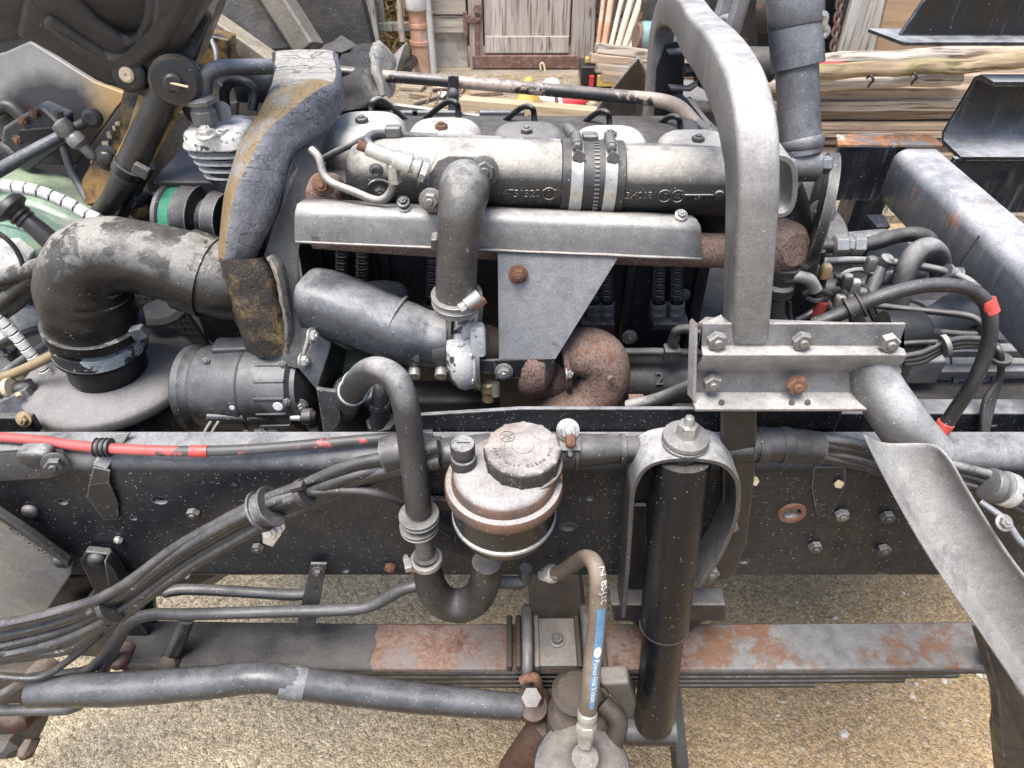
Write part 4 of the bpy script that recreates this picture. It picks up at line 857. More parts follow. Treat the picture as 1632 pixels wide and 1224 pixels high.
hose('hose_elbow', [(679, 885, .543), (682, 912, .541), (690, 940, .539), (708, 960, .538), (736, 965, .538), (760, 952, .537), (773, 925, .535), (776, 895, .533)], [20, 23, 25, 26, 27, 26, 25, 24], rubber, T, 20, 7, label='braided black hose elbow below the reservoir')
band(A(680, 892, .542), (0.05, 0, -1), R(A(680, 892, .542), 23.5), .008, clamp_steel, T, 'hose_clamp', screw=(-1, -.3, 0)); bolt(A(659, 905, .535), (-.4, -.8, 0), .0055, T, rust_bolt)
part(MB().tube([A(770, 925, .56), A(830, 928, .57), A(838, 905, .575)], .009, 12), 'outlet_pipe', hose_grey)
# brake hose down to the wheel chamber
bh_pts = [(872, 915, .56), (893, 912, .545), (915, 898, .525), (932, 889, .505), (946, 896, .485), (953, 920, .47), (953, 960, .46), (950, 1010, .45), (944, 1060, .435), (940, 1105, .42), (936, 1140, .41)]
bh = hose('brake_hose', bh_pts, [11, 12, 12.5, 13, 14, 14.5, 15, 15, 15, 14.5, 14], brake_hose, T, 20, 8, label='brown brake hose with a blue printed stripe')
f0 = A(872, 915, .56); d0 = (A(893, 912, .545)-f0).normalized()
part(MB().lathe([(.006, -.012), (.0095, -.01), (.0095, .004)], f0, d0, 6).lathe([(.0115, .004), (.0125, .008), (.0125, .014), (.0095, .02)], f0, d0, 18), 'hose_fitting', zinc, bh, bevel=.0008)
e1 = A(936, 1138, .41); d1 = (A(933, 1180, .395)-e1).normalized()
part(MB().lathe([(.0085, -.006), (.0125, -.004), (.0125, .006), (.0105, .009), (.0105, .014)], e1, d1, 20).lathe([(.0125, .014), (.0135, .017), (.0135, .027), (.011, .03), (.009, .05)], e1, d1, 6), 'hose_fitting', zinc, bh, bevel=.001)
BP = spline([A(*p) for p in bh_pts], 8)
def on_hose(P, r, s, ang, h=.0004):
    L_ = 0
    for i in range(len(P)-1):
        d = (P[i+1]-P[i]).length
        if L_+d >= s or i == len(P)-2:
            p = P[i].lerp(P[i+1], (s-L_)/d); t = (P[i+1]-P[i]).normalized(); break
        L_ += d
    n = tocam(p); n = (n-t*n.dot(t)).normalized(); b = t.cross(n)
    return p+(n*math.cos(ang)+b*math.sin(ang))*(r+h)
def arclen(P, py):     # arc length where the hose passes a photo row
    L_ = 0; best = 0
    for i in range(len(P)-1):
        L_ += (P[i+1]-P[i]).length
        q = P[i+1]; d = q-CAM; yy = 612-F*(d.y*_sp+d.z*_cp)/(d.y*_cp-d.z*_sp)
        if i > 20 and yy >= py: return L_
    return L_
hr = sum(R(A(*p), 14.5) for p in bh_pts[5:9])/4
def stripe(s0, s1, a0, a1, name, m, taper=0):
    mb = MB(); n = 30
    for i in range(n+1):
        s = s0+(s1-s0)*i/n; e = 1-taper*max(0, (i/n-.75)*4)
        for k in range(6):
            a = (a0+a1)/2+(a1-a0)*(k/5-.5)*e; mb.v.append(tuple(on_hose(BP, hr*1.03, s, a)))
    mb.f = [(i*6+k, i*6+k+1, (i+1)*6+k+1, (i+1)*6+k) for i in range(n) for k in range(5)]
    return part(mb, name, m, bh)
def hose_text(txt, size, s0, ang, m, name='hose_print'):
    vs, fs = glyphs(txt, size); mb = MB(); w = max(v[0] for v in vs)-min(v[0] for v in vs)
    mb.v = [tuple(on_hose(BP, hr*1.03, s0+w/2+a, ang+b/hr*-1, .0010)) for a, b, _ in vs]; mb.f = fs
    return part(mb, name, m, bh, flat=True), w
sa = arclen(BP, 955); sb_ = arclen(BP, 1115)
stripe(sa, sb_, .05, -.85, 'blue_stripe', blue_print, .5)
hose_text('N BS-J.1C', .0095, arclen(BP, 905), -.55, white_print)
s1_ = arclen(BP, 1038)
hose_text('Power-line Vision', .0088, s1_, -.40, white_print)
mb = MB(); sO = arclen(BP, 1024)
mb.v = [tuple(on_hose(BP, hr*1.03, sO, -.40, .001))]+[tuple(on_hose(BP, hr*1.03, sO+.0085*math.cos(a), -.40+.0042/hr*math.sin(a), .001)) for a in [2*math.pi*i/24 for i in range(24)]]
mb.f = [(0, 1+i, 1+(i+1) % 24) for i in range(24)]; part(mb, 'round_logo', white_print, bh)
for k in range(3): stripe(sO-.0045+.0038*k, sO-.003+.0038*k, -.28, -.52, 'logo_bar', blue_print).location += tocam(A(945, 1020, .44))*.0008
for t in (.028, .040): hose_text('EN 8', .006, t, .35, white_print) if t < .03 else None
# wheel brake chamber at the bottom edge
bc = A(932, 1209, .385)
BC = part(MB().lathe([(.006, .012), (.017, .006), (.020, -.006), (.026, -.016), (.036, -.023), (.050, -.031), (.058, -.041), (.058, -.05), (.055, -.052)], bc, (0, -.12, 1), 40), 'brake_chamber', chamber_mat, label='grey domed brake chamber at the end of the brown hose')
part(MB().lathe([(.055, -.048), (.063, -.049), (.065, -.053), (.065, -.062), (.063, -.066), (.05, -.067), (.05, -.12), (.03, -.14)], bc, (0, -.12, 1), 40), 'clamp_ring', link_mat, BC, bevel=.001)
part(MB().rbox(bc+V((0, -.050, -.030)), (.024, .008, .006)), 'paint_dab', yellow_paint, BC)
# ------------------------------------------------------------------ shock absorber and its arch bracket
top = A(1087, 735, .568); bot = A(1040, 1165, .49); sd_ = (bot-top).normalized(); Ls = (bot-top).length
m1 = top.lerp(bot, .545)
SH = part(MB().tube([top+sd_*-.008, m1], .0325, 36, 1), 'shock_absorber', black_paint, label='long black shock absorber leaning in front of the frame rail')
part(MB().tube([m1, top.lerp(bot, .955)], .0285, 32, 1), 'damper_tube', black_paint, SH)
part(MB().tube([m1-sd_*.004, m1+sd_*.0015], .0332, 36, 1), 'tube_lip', black_paint, SH)
part(MB().lathe([(.0275, 0), (.027, .006), (.02, .012)], top.lerp(bot, .953), sd_, 32), 'end_cap', black_paint, SH)
part(MB().tube([bot+V((-.045, .0, .0)), bot+V((.035, 0, 0))], .021, 24, 1), 'shock_bush', satin_black, SH, bevel=.003)
part(MB().lathe([(.018, -.008), (.0185, .01), (.012, .02)], top+V((0, 0, .014)), (0, 0, 1), 28), 'rubber_mount', rubber, SH)
fy = .548; W = 1  # arch profile in x/z
path = [A(990, 985, fy), A(997, 900, fy), A(1003, 800, fy), A(1010, 770, fy), A(1024, 748, fy), A(1048, 735, fy), A(1085, 730, fy), A(1120, 731, fy), A(1152, 738, fy), A(1170, 752, fy), A(1181, 776, fy), A(1176, 830, fy), A(1150, 890, fy), A(1118, 935, fy)]
Pp = spline(path, 5); inn = []; cen = A(1085, 880, fy)
for i, p in enumerate(Pp):
    t = (Pp[min(i+1, len(Pp)-1)]-Pp[max(0, i-1)]).normalized(); inn.append(p+V((t.z, 0, -t.x))*-.0 + V((-t.z, 0, t.x))*-.006)
mb = MB(); y1 = .599
mb.ring_loft([[p, q, V((q.x, y1, q.z)), V((p.x, y1, p.z))] for p, q in zip(Pp, inn)])
AB = part(mb, 'arch_bracket', mat('arch_bracket_paint', (.035, .036, .038), .45, dust=1.05, dustcol=(.46, .44, .40), speck=.5, dlo=.15), bevel=.001, label='inverted U bracket holding the shock absorber top')
part(MB().prism(poly([(1150, 800, .5985), (1185, 790, .5985), (1178, 900, .5985), (1158, 918, .5985), (1108, 918, .5985), (1120, 890, .5985)]), (0, -.006, 0)), 'bracket_lug', frame_black, AB, bevel=.002)
part(MB().prism(poly([(1000, 800, .5985), (1030, 800, .5985), (1030, 935, .5985), (988, 935, .5985)]), (0, -.006, 0)), 'bracket_lug', frame_black, AB, bevel=.002)
bolt(A(1160, 832, .592), (0, -1, 0), .0125, AB, bolt_grey); bolt(A(1131, 906, .592), (0, -1, 0), .0125, AB, bolt_grey)
tz = max(p.z for p in Pp)
tc = V((A(1091, 705, .572).x, .572, tz+.0005))
part(MB().lathe([(.008, 0), (.026, 0), (.0265, .003), (.024, .004), (.0235, .0055), (.0265, .0065), (.0255, .0105), (.012, .0125)], tc, (0, 0, 1), 36), 'washer_stack', bolt_grey, AB)
part(MB().lathe([(.0125, .011), (.0125, .023), (.0115, .0245)], tc, (0, 0, 1), 6).lathe([(.0125, .02), (.0115, .028), (.006, .0285)], tc, (0, 0, 1), 6).lathe([(.0055, .02), (.0055, .037), (.004, .039), (.001, .0395)], tc, (0, 0, 1), 16), 'lock_nut', clamp_steel, AB, bevel=.0006)
# ------------------------------------------------------------------ post, hoop bracket and the arched cab support
post = part(MB().prism(poly([(1146, 640, .594), (1204, 640, .594), (1203, 730, .594), (1188, 860, .594), (1165, 915, .594), (1118, 918, .594), (1150, 840, .594), (1149, 740, .594)]), (0, -.008, 0)), 'support_post', satin_black, bevel=.002)
def prx(px, py, Y): p = A(px, py, Y); return (p.y, p.z)
pr = [prx(1270, 516, .602), prx(1270, 552, .598), prx(1270, 556, .588), prx(1270, 566, .580), prx(1270, 578, .580), prx(1270, 588, .590), prx(1270, 594, .596), prx(1270, 626, .592), prx(1270, 630, .588), prx(1270, 652, .567)]
# keep the swept profile in scale: built at its own depth
HB = part(MB().sweep(pr, X(1110, 590, .59), X(1438, 560, .59), .004), 'hoop_bracket', shield_grey, bevel=.001, label='folded grey bracket plate carrying the foot of the arched frame')
part(MB().prism([A(1112, 515, .604), A(1125, 505, .64), A(1440, 520, .64), A(1438, 517, .604)], (0, 0, -.004)), 'bracket_flange', shield_grey, HB)
part(MB().prism(poly([(1108, 520, .604), (1112, 516, .604), (1109, 640, .575), (1104, 638, .575)]), (-.004, .01, 0)), 'bracket_end', shield_grey, HB)
bolt(A(1141, 540, .594), (0, -1, .1), .0105, HB, bolt_grey, washer=False); bolt(A(1276, 540, .594), (0, -1, .1), .0105, HB, bolt_grey, washer=False)
bolt(A(1414, 543, .592), (0, -1, .1), .0105, HB, cover_dust, washer=False); bolt(A(1134, 607, .590), (0, -1, .1), .0105, HB, bolt_grey, washer=False); bolt(A(1267, 609, .588), (0, -1, .1), .0115, HB, rust_bolt, washer=False)
for px in (1150, 1262, 1287): part(MB().lathe([(.0004, 0), (.0032, 0), (.0032, .0008), (.0004, .0008)], A(px, 641, .5745), (0, -.8, .9), 14), 'bolt_hole', deep_black, HB)
def rrect(hx, hy, r, n=4):
    o = []
    for sx, sy, a0 in ((1, 1, 0), (-1, 1, 90), (-1, -1, 180), (1, -1, 270)):
        for k in range(n):
            a = math.radians(a0+90*k/(n-1)); o.append((sx*(hx-r)+r*math.cos(a), sy*(hy-r)+r*math.sin(a)))
    return o
# arched frame: hollow box section swept over the engine from rail to rail
hp = [(1187, 525, .622), (1192, 440, .622), (1196, 360, .625), (1198, 290, .632), (1194, 225, .648), (1182, 165, .69), (1163, 120, .75), (1140, 85, .85), (1114, 55, .99), (1098, 28, 1.15), (1080, 14, 1.29), (1066, 20, 1.375), (1056, 50, 1.405), (1050, 100, 1.41), (1045, 160, 1.41), (1038, 230, 1.41), (1034, 300, 1.41)]
P = spline([A(*p) for p in hp], 6); rings = []
for i, p in enumerate(P):
    t = (P[min(i+1, len(P)-1)]-P[max(i-1, 0)]); t.x = 0; t.normalize(); u = V((1, 0, 0)); v = t.cross(u)
    f = min(1, i/(len(P)-1)); hx, hv = .0195, .0255
    rings.append([p+u*a_+v*b_ for a_, b_ in rrect(hx, hv, .0065)])
HO = part(MB().ring_loft(rings), 'arched_frame', hoop_mat, label='pale dusty arched tube frame over the engine', ang=50)
part(MB().prism([A(1108, 521, .606), A(1150, 500, .622), A(1162, 523, .602)], (0, 0, -.004)), 'foot_gusset', hoop_mat, HO, bevel=.001)
part(MB().prism([A(1036, 300, 1.382), A(1046, 110, 1.382), A(1060, 72, 1.378), A(1078, 66, 1.372), A(1092, 84, 1.376), A(1082, 300, 1.382)], (0, .003, 0)), 'leg_channel', deep_black, HO, bevel=.001)
# lifting slot bracket on the hoop and clamp bracket on the far leg
for dx in (0, 25):
    part(MB().tube([A(1140+dx*.9, 52+dx*.5, 1.0-.004*dx), A(1150+dx, 22, 1.0-.004*dx), A(1163+dx, -20, 1.0-.004*dx)], .0085, 12, 3, e=5), 'slot_bracket', shield_grey, HO)
part(MB().tube([A(1143, 38, .99), A(1160, 30, .97), A(1172, 44, .92)], .006, 10, 3), 'slot_bracket_foot', shield_grey, HO)
cb = part(MB().ring_loft([[A(x, y, Y), A(x+dx, y+6, Y-.04), A(x+dx, y+10, Y-.04), A(x, y+4, Y)] for x, y, Y, dx in ((1062, 78, 1.36, 6), (1090, 76, 1.36, 6), (1104, 88, 1.36, 4), (1110, 108, 1.36, 3), (1108, 128, 1.36, 3), (1096, 136, 1.36, 4), (1064, 134, 1.36, 6))]), 'clamp_bracket', strut_grey, bevel=.001)
part(MB().lathe([(.012, 0), (.012, .02), (.02, .022), (.02, .03), (.014, .032), (.014, .05)], A(1090, 112, 1.34), (1, .1, .03), 8).lathe([(.03, .03), (.035, .04), (.035, .07), (.028, .09), (.034, .10), (.03, .16)], A(1090, 112, 1.34), (1, .1, .03), 18), 'clamp_bolt', machine_dark, cb)
part(MB().bar(A(1075, 152, 1.34), A(1140, 215, 1.30), .03, .012), 'pipe_stay', strut_grey, bevel=.002); part(MB().bar(A(1092, 160, 1.33), A(1128, 206, 1.29), .012, .02), 'pipe_stay', bolt_dark, bevel=.002)
# ------------------------------------------------------------------ cab damper to the right of the hoop
a = A(1276, 240, .76); b = A(1266, 24, .807); d = (b-a).normalized(); Lc = (b-a).length
r1 = R(A(1275, 200, .77), 32); r2 = R(A(1268, 60, .8), 41)
CD = part(MB().tube([a-d*.004, b], r1, 32, 1), 'cab_damper', strut_grey, label='grey telescopic cab damper standing right of the arched frame')
c1 = A(1272, 108, .79)
part(MB().tube([c1, b+d*.004], r2, 32, 1, cap=True), 'dust_sleeve', strut_grey, CD, bevel=.001)
part(MB().lathe([(r1*1.0, 0), (r1*1.08, .003), (r1*1.08, .010), (r1, .013)], A(1278, 238, .76), d, 32), 'weld_ring', strut_grey, CD)
c2 = A(1268, 28, .806); part(MB().lathe([(r2*1.0, -.010), (r2*1.045, -.008), (r2*1.05, .022), (r2*.97, .03), (r2*.5, .032)], c2, d, 32), 'sleeve_cap', strut_grey, CD, bevel=.001)
part(MB().tube([A(1307, 22, .79), A(1315, 26, .79), A(1313, 40, .79), A(1318, 50, .79), A(1311, 58, .79)], .004, 8, 4), 'wire_spring', clamp_steel, CD)
e = A(1283, 263, .755)
part(MB().tube([e+V((-.022, 0, 0)), e+V((.014, 0, 0))], R(e, 26), 24, 1), 'eye_bush', strut_grey, CD, bevel=.002)
part(MB().lathe([(R(e, 14), 0), (R(e, 15), .012), (R(e, 12), .014)], e+V((.014, 0, 0)), (1, 0, 0), 6), 'eye_bolt', strut_grey, CD, bevel=.001)
mb = MB(); g = [(1238, 246), (1256, 250), (1268, 262), (1272, 285), (1270, 318), (1262, 338), (1248, 347), (1234, 347)]
Q = spline([A(x, y, .70) for x, y in g], 4); qi = []
for i, p in enumerate(Q):
    t = (Q[min(i+1, len(Q)-1)]-Q[max(0, i-1)]).normalized(); qi.append(p+V((-t.z, 0, t.x))*-.006)
mb.ring_loft([[p, q, q+V((.0, .055, 0)), p+V((.0, .055, 0))] for p, q in zip(Q, qi)])
part(mb, 'damper_bracket', hoop_mat, CD, bevel=.001)
# ------------------------------------------------------------------ mudguard stay reaching towards the camera
hose('stay_tube', [(1385, 575, .605), (1398, 615, .59), (1430, 665, .565), (1456, 700, .558), (1478, 726, .552)], [36, 38, 40, 41, 41], mat('stay_tube_paint', (.09, .09, .092), .5, dust=.9, dustcol=(.44, .42, .39), speck=.6), T, 28, 5, label='round tube stay running from the bracket towards the camera')
def sec(l, c1_, c2_, r, dz=.0): return [A(*l), A(*c1_), A(*c2_), A(*r)]
S = [[(1372, 686, .52), (1400, 712, .535), (1468, 707, .53), (1494, 706, .525), (1516, 735, .50)],
     [(1400, 745, .50), (1435, 770, .512), (1500, 770, .508), (1535, 772, .502), (1552, 800, .475)],
     [(1452, 842, .465), (1487, 860, .475), (1550, 860, .472), (1590, 862, .465), (1610, 890, .445)],
     [(1500, 920, .44), (1540, 935, .448), (1605, 935, .445), (1645, 937, .44), (1665, 960, .42)],
     [(1552, 995, .415), (1592, 1015, .424), (1655, 1015, .42), (1700, 1017, .415), (1720, 1040, .40)],
     [(1640, 1125, .38), (1680, 1140, .388), (1740, 1140, .385), (1790, 1142, .38), (1800, 1165, .37)]]
gp = [[A(*p) for p in s] for s in S]; cols = len(gp[0]); fine = []
for c in range(cols): fine.append(spline([gp[r][c] for r in range(len(gp))], 5))
for i in range(len(fine[1])): fine[1][i] = fine[1][i]+V((0, .006, -.002)); fine[2][i] = fine[2][i]+V((0, .003, -.001))
mb = MB(); mb.ring_loft([[fine[c][i] for c in range(cols)] for i in range(len(fine[0]))], False, False)
FS = part(mb, 'mudguard_stay', fender_grey, solid=.005, subd=2, label='pale pressed steel mudguard stay in the lower right')
part(MB().prism([A(1560, 1000, .418), A(1640, 1120, .38), A(1660, 1240, .365), A(1600, 1240, .37), A(1590, 1100, .39)], (0, .012, -.01)), 'stay_web', satin_black, FS, bevel=.002)
part(MB().prism(poly([(1612, 1085, .40), (1680, 1085, .40), (1680, 1260, .37), (1600, 1260, .37), (1594, 1190, .38)]), (0, .03, 0)), 'mudguard_edge', black_plastic, T, bevel=.005)
bolt(A(1600, 833, .455), (0, -.6, .8), .006, FS, bolt_grey)
hose('cable', [(1562, 800, .49), (1600, 828, .47), (1625, 862, .455), (1650, 880, .445)], 6, strut_grey, T, 10)
# red taped hose arching behind the stay
rt = [(1296, 518, .66), (1340, 500, .66), (1400, 474, .66), (1470, 456, .665), (1530, 457, .665), (1566, 476, .66), (1578, 510, .65), (1572, 560, .64), (1548, 615, .63), (1518, 660, .625), (1494, 696, .62)]
rh2 = hose('air_hose', rt, 11.5, mat('hose_red_flecked', (.012, .012, .013), .45, dust=.4, dustcol=(.28, .26, .24), speck=.4, chip=(.45, .05, .04), chips=30, chipt=.67), T, 16, 8, label='black air hose with red tape arching beside the gearbox')
P = [A(*p) for p in rt]
band(A(1576, 488, .656), P[6]-P[5], R(A(1576, 488, .656), 12.3), .017, red_tape, rh2, 'red_tape', t=.0006); band(A(1501, 684, .6215), P[10]-P[9], R(A(1501, 684, .6215), 12.3), .020, red_tape, rh2, 'red_tape', t=.0006)
band(A(1362, 490, .66), P[2]-P[1], R(A(1362, 490, .66), 13), .016, rubber, rh2, 'hose_clip', t=.003, rim=True); hose('hose_holder', [(1362, 495, .665), (1368, 515, .68), (1385, 535, .69)], 12, hose_grey, T, 12)
# ------------------------------------------------------------------ the engine
EB = part(MB().box((-.10, 1.10, .82), (.80, .34, .54)), 'engine_block', block_black, bevel=.006)
part(MB().box((-.10, 1.06, 1.10), (.80, .26, .07)), 'cylinder_head', block_black, EB, bevel=.004)
# ribs of the block side, push rod tubes in pairs with their coiled seals
for px in (520, 620, 690, 870, 1000, 1110): part(MB().box((X(px, 470, .925), .925, .94), (.016, .02, .30)), 'block_rib', block_black, EB, bevel=.004)
for px in (545, 578, 690, 948, 968, 1052, 1080):
    p0 = A(px, 395, .915); p1 = A(px-3, 510, .905)
    q = part(MB().tube([p0, p1], R(p0, 8), 14, 1), 'push_rod_tube', deep_black, EB)
    # coiled sleeve
    pts = []; d = (p1-p0); n = 10
    for k in range(n*8+1):
        a = k/8*2*math.pi; pts.append(p1-d*(.02+.24*k/(n*8))+V((math.cos(a), math.sin(a), 0))*R(p1, 12.5))
    part(MB().tube(pts, R(p1, 2.2), 5, 1), 'coil_seal', clamp_dark, q)
    pts = []
    for k in range(16*6+1):
        a = k/6*2*math.pi; pts.append(p0+d*(.02+.66*k/(16*6))+V((math.cos(a), math.sin(a), 0))*R(p0, 9.5))
    part(MB().tube(pts, R(p0, 1.6), 4, 1), 'coil_spring', bolt_dark, q)
for a, b in ((520, 600), (672, 712), (925, 978), (1038, 1096)): part(MB().box((X((a+b)/2, 512, .90), .90, A(800, 513, .90).z), (X(b, 512, .9)-X(a, 512, .9), .03, .012)), 'tube_ledge', hose_grey if a > 900 else satin_black, EB, bevel=.002)
bolt(A(1003, 537, .905), (0, -1, .2), .0085, EB, clamp_steel); bolt(A(693, 462, .91), (0, -1, .2), .008, EB, clamp_steel)
for px, py in ((560, 520), (640, 520), (1090, 470), (905, 470)): bolt(A(px, py, .915), (0, -1, .2), .007, EB, bolt_dark)
sm = part(MB().tube([A(985, 608, .88), A(1060, 606, .88), A(1160, 604, .88)], R(A(1050, 605, .88), 46), 28, 1), 'crankcase_housing', satin_black)
lettering('2', .028, A(1050, 604, .88)+tocam(A(1050, 604, .88))*(R(A(1050, 605, .88), 46)+.001), (1, 0, 0), V((0, .62, .78)), 'cast_number', hose_grey, sm, .003)
hose('fuel_pipe', [(960, 562, .845), (1040, 561, .845), (1130, 563, .845)], 7, hose_grey, T, 12, 2)
un = part(MB().box(A(1070, 563, .84), (.024, .022, .022)), 'pipe_union', hose_grey, bevel=.002)
part(MB().lathe([(.009, 0), (.009, .014), (.007, .018)], A(1072, 548, .84), (.1, 0, 1), 6), 'union_nut', hose_grey, un); hose('fuel_pipe', [(1073, 540, .84), (1078, 528, .838), (1095, 524, .835), (1125, 532, .82)], 8, hose_grey, T, 12)
# block bottom filler on the inside: sump and flywheel side
part(MB().box((-.1, 1.1, .62), (.7, .28, .18)), 'oil_sump', block_black, EB, bevel=.02)
hose('clutch_pipe', [(1000, 648, .70), (1050, 636, .69), (1090, 620, .67), (1140, 600, .64)], 11, hose_grey, T, 14, 3)
part(MB().box(A(1015, 645, .72), (.02, .03, .012)), 'red_tag', rust_iron)
# valve covers
VC = [(583, 196, 130, cover_dust), (708, 206, 128, cover_dust), (842, 212, 126, cover_dark), (974, 218, 128, cover_dust), (1112, 225, 132, cover_dust), (1240, 232, 128, cover_dust)]
for k, (px, py, wpx, m) in enumerate(VC):
    p = A(px, py+36, 1.03); w_ = wpx*depth(p)/F
    cv = part(MB().rbox(p+V((0, .01, -.012)), (w_*1.0, .15, .086), e=3.4, n=40, dome=.42, nz=7), 'valve_cover', m, label=['valve cover nearest the cracked foam seal', 'valve cover with the rusty bolt, second along', 'dark grey valve cover, third along', 'pale valve cover behind the hose coupling', 'pale valve cover by the leg of the arched frame', None][k])
    tz = p.z-.012+.043
    b = bolt(V((p.x-.003, 1.04, tz-.002)), (0, 0, 1), .0095, cv, rust_bolt if k == 1 else bolt_dark)
    if k == 0: part(MB().lathe([(.016, 0), (.014, .001), (.001, .0012)], V((p.x+.02, .985, tz-.015)), (0, -.75, .66), 18), 'worn_patch', white_plastic, cv)
# fuel injector lines looping over the covers
for k, (x0, y0) in enumerate(((600, 160), (722, 166), (843, 174), (963, 182), (1076, 190), (1200, 200))):
    Y = 1.13
    pts = [(x0-62, y0+40, 1.2), (x0-38, y0+18, 1.17), (x0-12, y0-2, 1.15), (x0+3, y0-3, Y), (x0+8, y0+8, Y), (x0+8, y0+42, 1.12)] if k else [(x0+62, y0+40, 1.18), (x0+40, y0+24, 1.17), (x0+10, y0+0, 1.15), (x0-4, y0+1, Y), (x0-8, y0+10, Y), (x0-8, y0+40, 1.12)]
    hose('injector_line', pts, 4.6, black_paint if k else hose_grey, T, 10)
# intake manifold with casting marks
mc_ = [(556, 276, .875), (566, 276, .875), (590, 277, .875), (640, 278, .875), (720, 279, .875), (820, 281, .875), (900, 284, .875), (980, 287, .875), (1080, 289, .875), (1180, 291, .875), (1250, 293, .875)]
IM = hose('intake_manifold', mc_, [26, 42, 53, 57, 57, 56, 54, 53, 53, 53, 50], manifold, T, 32, 4, sy=1.0, label='long dusty cast iron intake manifold along the engine')
mr = R(A(800, 280, .875), 55)
for px in (592, 660, 805, 870, 905, 985, 1075, 1140, 1180):
    part(MB().tube([A(px, 300, .875), A(px, 335, .90), A(px, 350, .95)], R(A(px, 320, .88), 30), 16, 2), 'intake_runner', manifold, IM)
def on_man(px, ang):
    p = A(px, 280+(px-700)*.02, .875); return p+V((0, -math.cos(ang), math.sin(ang)))*(mr+.0005)
def man_text(txt, px, size, ang=-.02):
    n = V((0, -math.cos(ang), math.sin(ang))); lettering(txt, size, on_man(px, ang), (1, 0, 0), V((0, math.sin(ang), math.cos(ang))), 'cast_lettering', manifold, IM, .0014)
man_text('4751320117', 843, .0135); man_text('K', 895, .013); man_text('23.4018', 1007, .0125); man_text('7', 1052, .010); man_text('92', 1069, .009); man_text('06', 1100, .009); man_text('3404', 1158, .011)
for px in (873, 1050, 1070): part(MB().lathe([(.0085, 0), (.0085, .002), (.007, .002), (.007, 0)], on_man(px, -.02), (0, -1, 0), 24, cap=False), 'cast_ring', manifold, IM)
part(MB().box(on_man(1100, .02), (.04, .003, .002)).lathe([(.007, 0), (.006, .003), (.001, .004)], on_man(1133, .03), (0, -1, 0), 14), 'cast_pip', manifold, IM)
fl = part(MB().lathe([(.006, 0), (.009, 0), (.009, .002), (.006, .002)], A(600, 271, .822), (0, -1, .1), 20), 'plug_washer', cover_dust, IM); part(MB().lathe([(.007, 0), (.007, .006), (.0045, .007), (.004, .004), (.001, .004)], A(600, 271, .822), (0, -1, .1), 16), 'socket_plug', bolt_dark, IM)
part(MB().lathe([(.013, 0), (.017, .0), (.017, .004), (.012, .004)], A(607, 303, .828), (0, -1, -.2), 20), 'plug_boss', manifold, IM); bolt(A(607, 304, .825), (0, -1, -.2), .0065, IM, bolt_dark)
# coupling hose with two clamps
cx_ = A(940, 285, .875); axm = (A(1080, 289, .875)-A(820, 281, .875)).normalized()
HC = part(MB().lathe([(mr+.0005, -.040), (mr+.004, -.039), (mr+.004, .039), (mr+.0005, .040)], cx_, axm, 44), 'coupling_hose', rubber, bevel=.001)
for o_, m in ((-.021, clamp_steel), (.021, clamp_steel)):
    band(cx_+axm*o_, axm, mr+.004, .0155, m, HC, 'hose_clamp', t=.0016, n=44)
    p = cx_+axm*o_+V((0, -.012, mr+.009)); part(MB().tube([p+V((0, .018, .0)), p+V((0, -.012, -.001))], .0068, 12, 1).lathe([(.0062, 0), (.0062, .006), (.004, .007)], p+V((0, -.012, -.001)), (0, -1, -.1), 6), 'clamp_screw', clamp_dark, HC, bevel=.0008)
    part(MB().box(p+V((.002, -.022, -.010)), (.013, .004, .012), Matrix.Rotation(.5, 3, 'Y')), 'clamp_tail', clamp_dark, HC)
mb = MB()
for k in range(20):
    a = -.5+k*.11; mb.box(cx_+axm*.004+V((0, -math.cos(a), math.sin(a)))*(mr+.0045), (.006, .002, .002), Matrix.Rotation(-a, 3, 'X'))
part(mb, 'hose_ribs', clamp_dark, HC)
# thin pipe running along the top of the manifold
hose('thin_pipe', [(590, 232, .86), (586, 222, .868), (600, 213, .88), (640, 216, .89), (740, 221, .90), (860, 226, .905), (920, 230, .905), (1000, 233, .905), (1100, 237, .905), (1200, 245, .91)], 6.5, hose_grey, T, 12)
part(MB().box(A(940, 222, .885), (.020, .018, .016)), 'pipe_clip', clamp_dark, bevel=.003); part(MB().box(A(627, 209, .885), (.020, .014, .014)), 'pipe_clip', clamp_dark, bevel=.003)
part(MB().tube([A(905, 205, .95), A(916, 218, .90)], .008, 10, 1), 'bleed_screw', clamp_dark)
hose('thin_pipe', [(505, 258, .92), (540, 240, .90), (580, 222, .89), (610, 214, .885)], 5.5, hose_grey, T, 10)
hose('boost_pipe', [(496, 238, .86), (508, 252, .85), (516, 278, .84), (530, 292, .83), (560, 304, .815), (595, 318, .805), (612, 317, .80), (624, 303, .80), (628, 283, .80)], 6.5, cover_dust, T, 14, label='pale metal pipe looping down to the manifold fitting')
bf = part(MB().lathe([(.008, -.012), (.008, .012)], A(628, 276, .80), (0, -.1, 1), 6).lathe([(.0065, .01), (.0065, .02)], A(628, 276, .80), (0, -.1, 1), 12), 'pipe_union', zinc, bevel=.0008)
ft = A(637, 256, .80); fa = (A(660, 263, .80)-A(600, 240, .80)).normalized()
part(MB().lathe([(.007, -.040), (.0085, -.038), (.0085, -.030), (.009, -.028), (.009, -.008), (.011, -.006), (.011, .006), (.0125, .008), (.0125, .013), (.009, .014), (.009, .018), (.0125, .019), (.0125, .024), (.008, .026), (.008, .032)], ft, fa, 18), 'brass_fitting', zinc, bevel=.0006)
part(MB().lathe([(.006, 0), (.006, .012)], ft+fa*-.05, fa, 10), 'copper_end', rust_bolt)
part(MB().lathe([(.0145, 0), (.0145, .007)], ft+fa*.026, fa, 6), 'hex_nut', zinc, bevel=.0006)
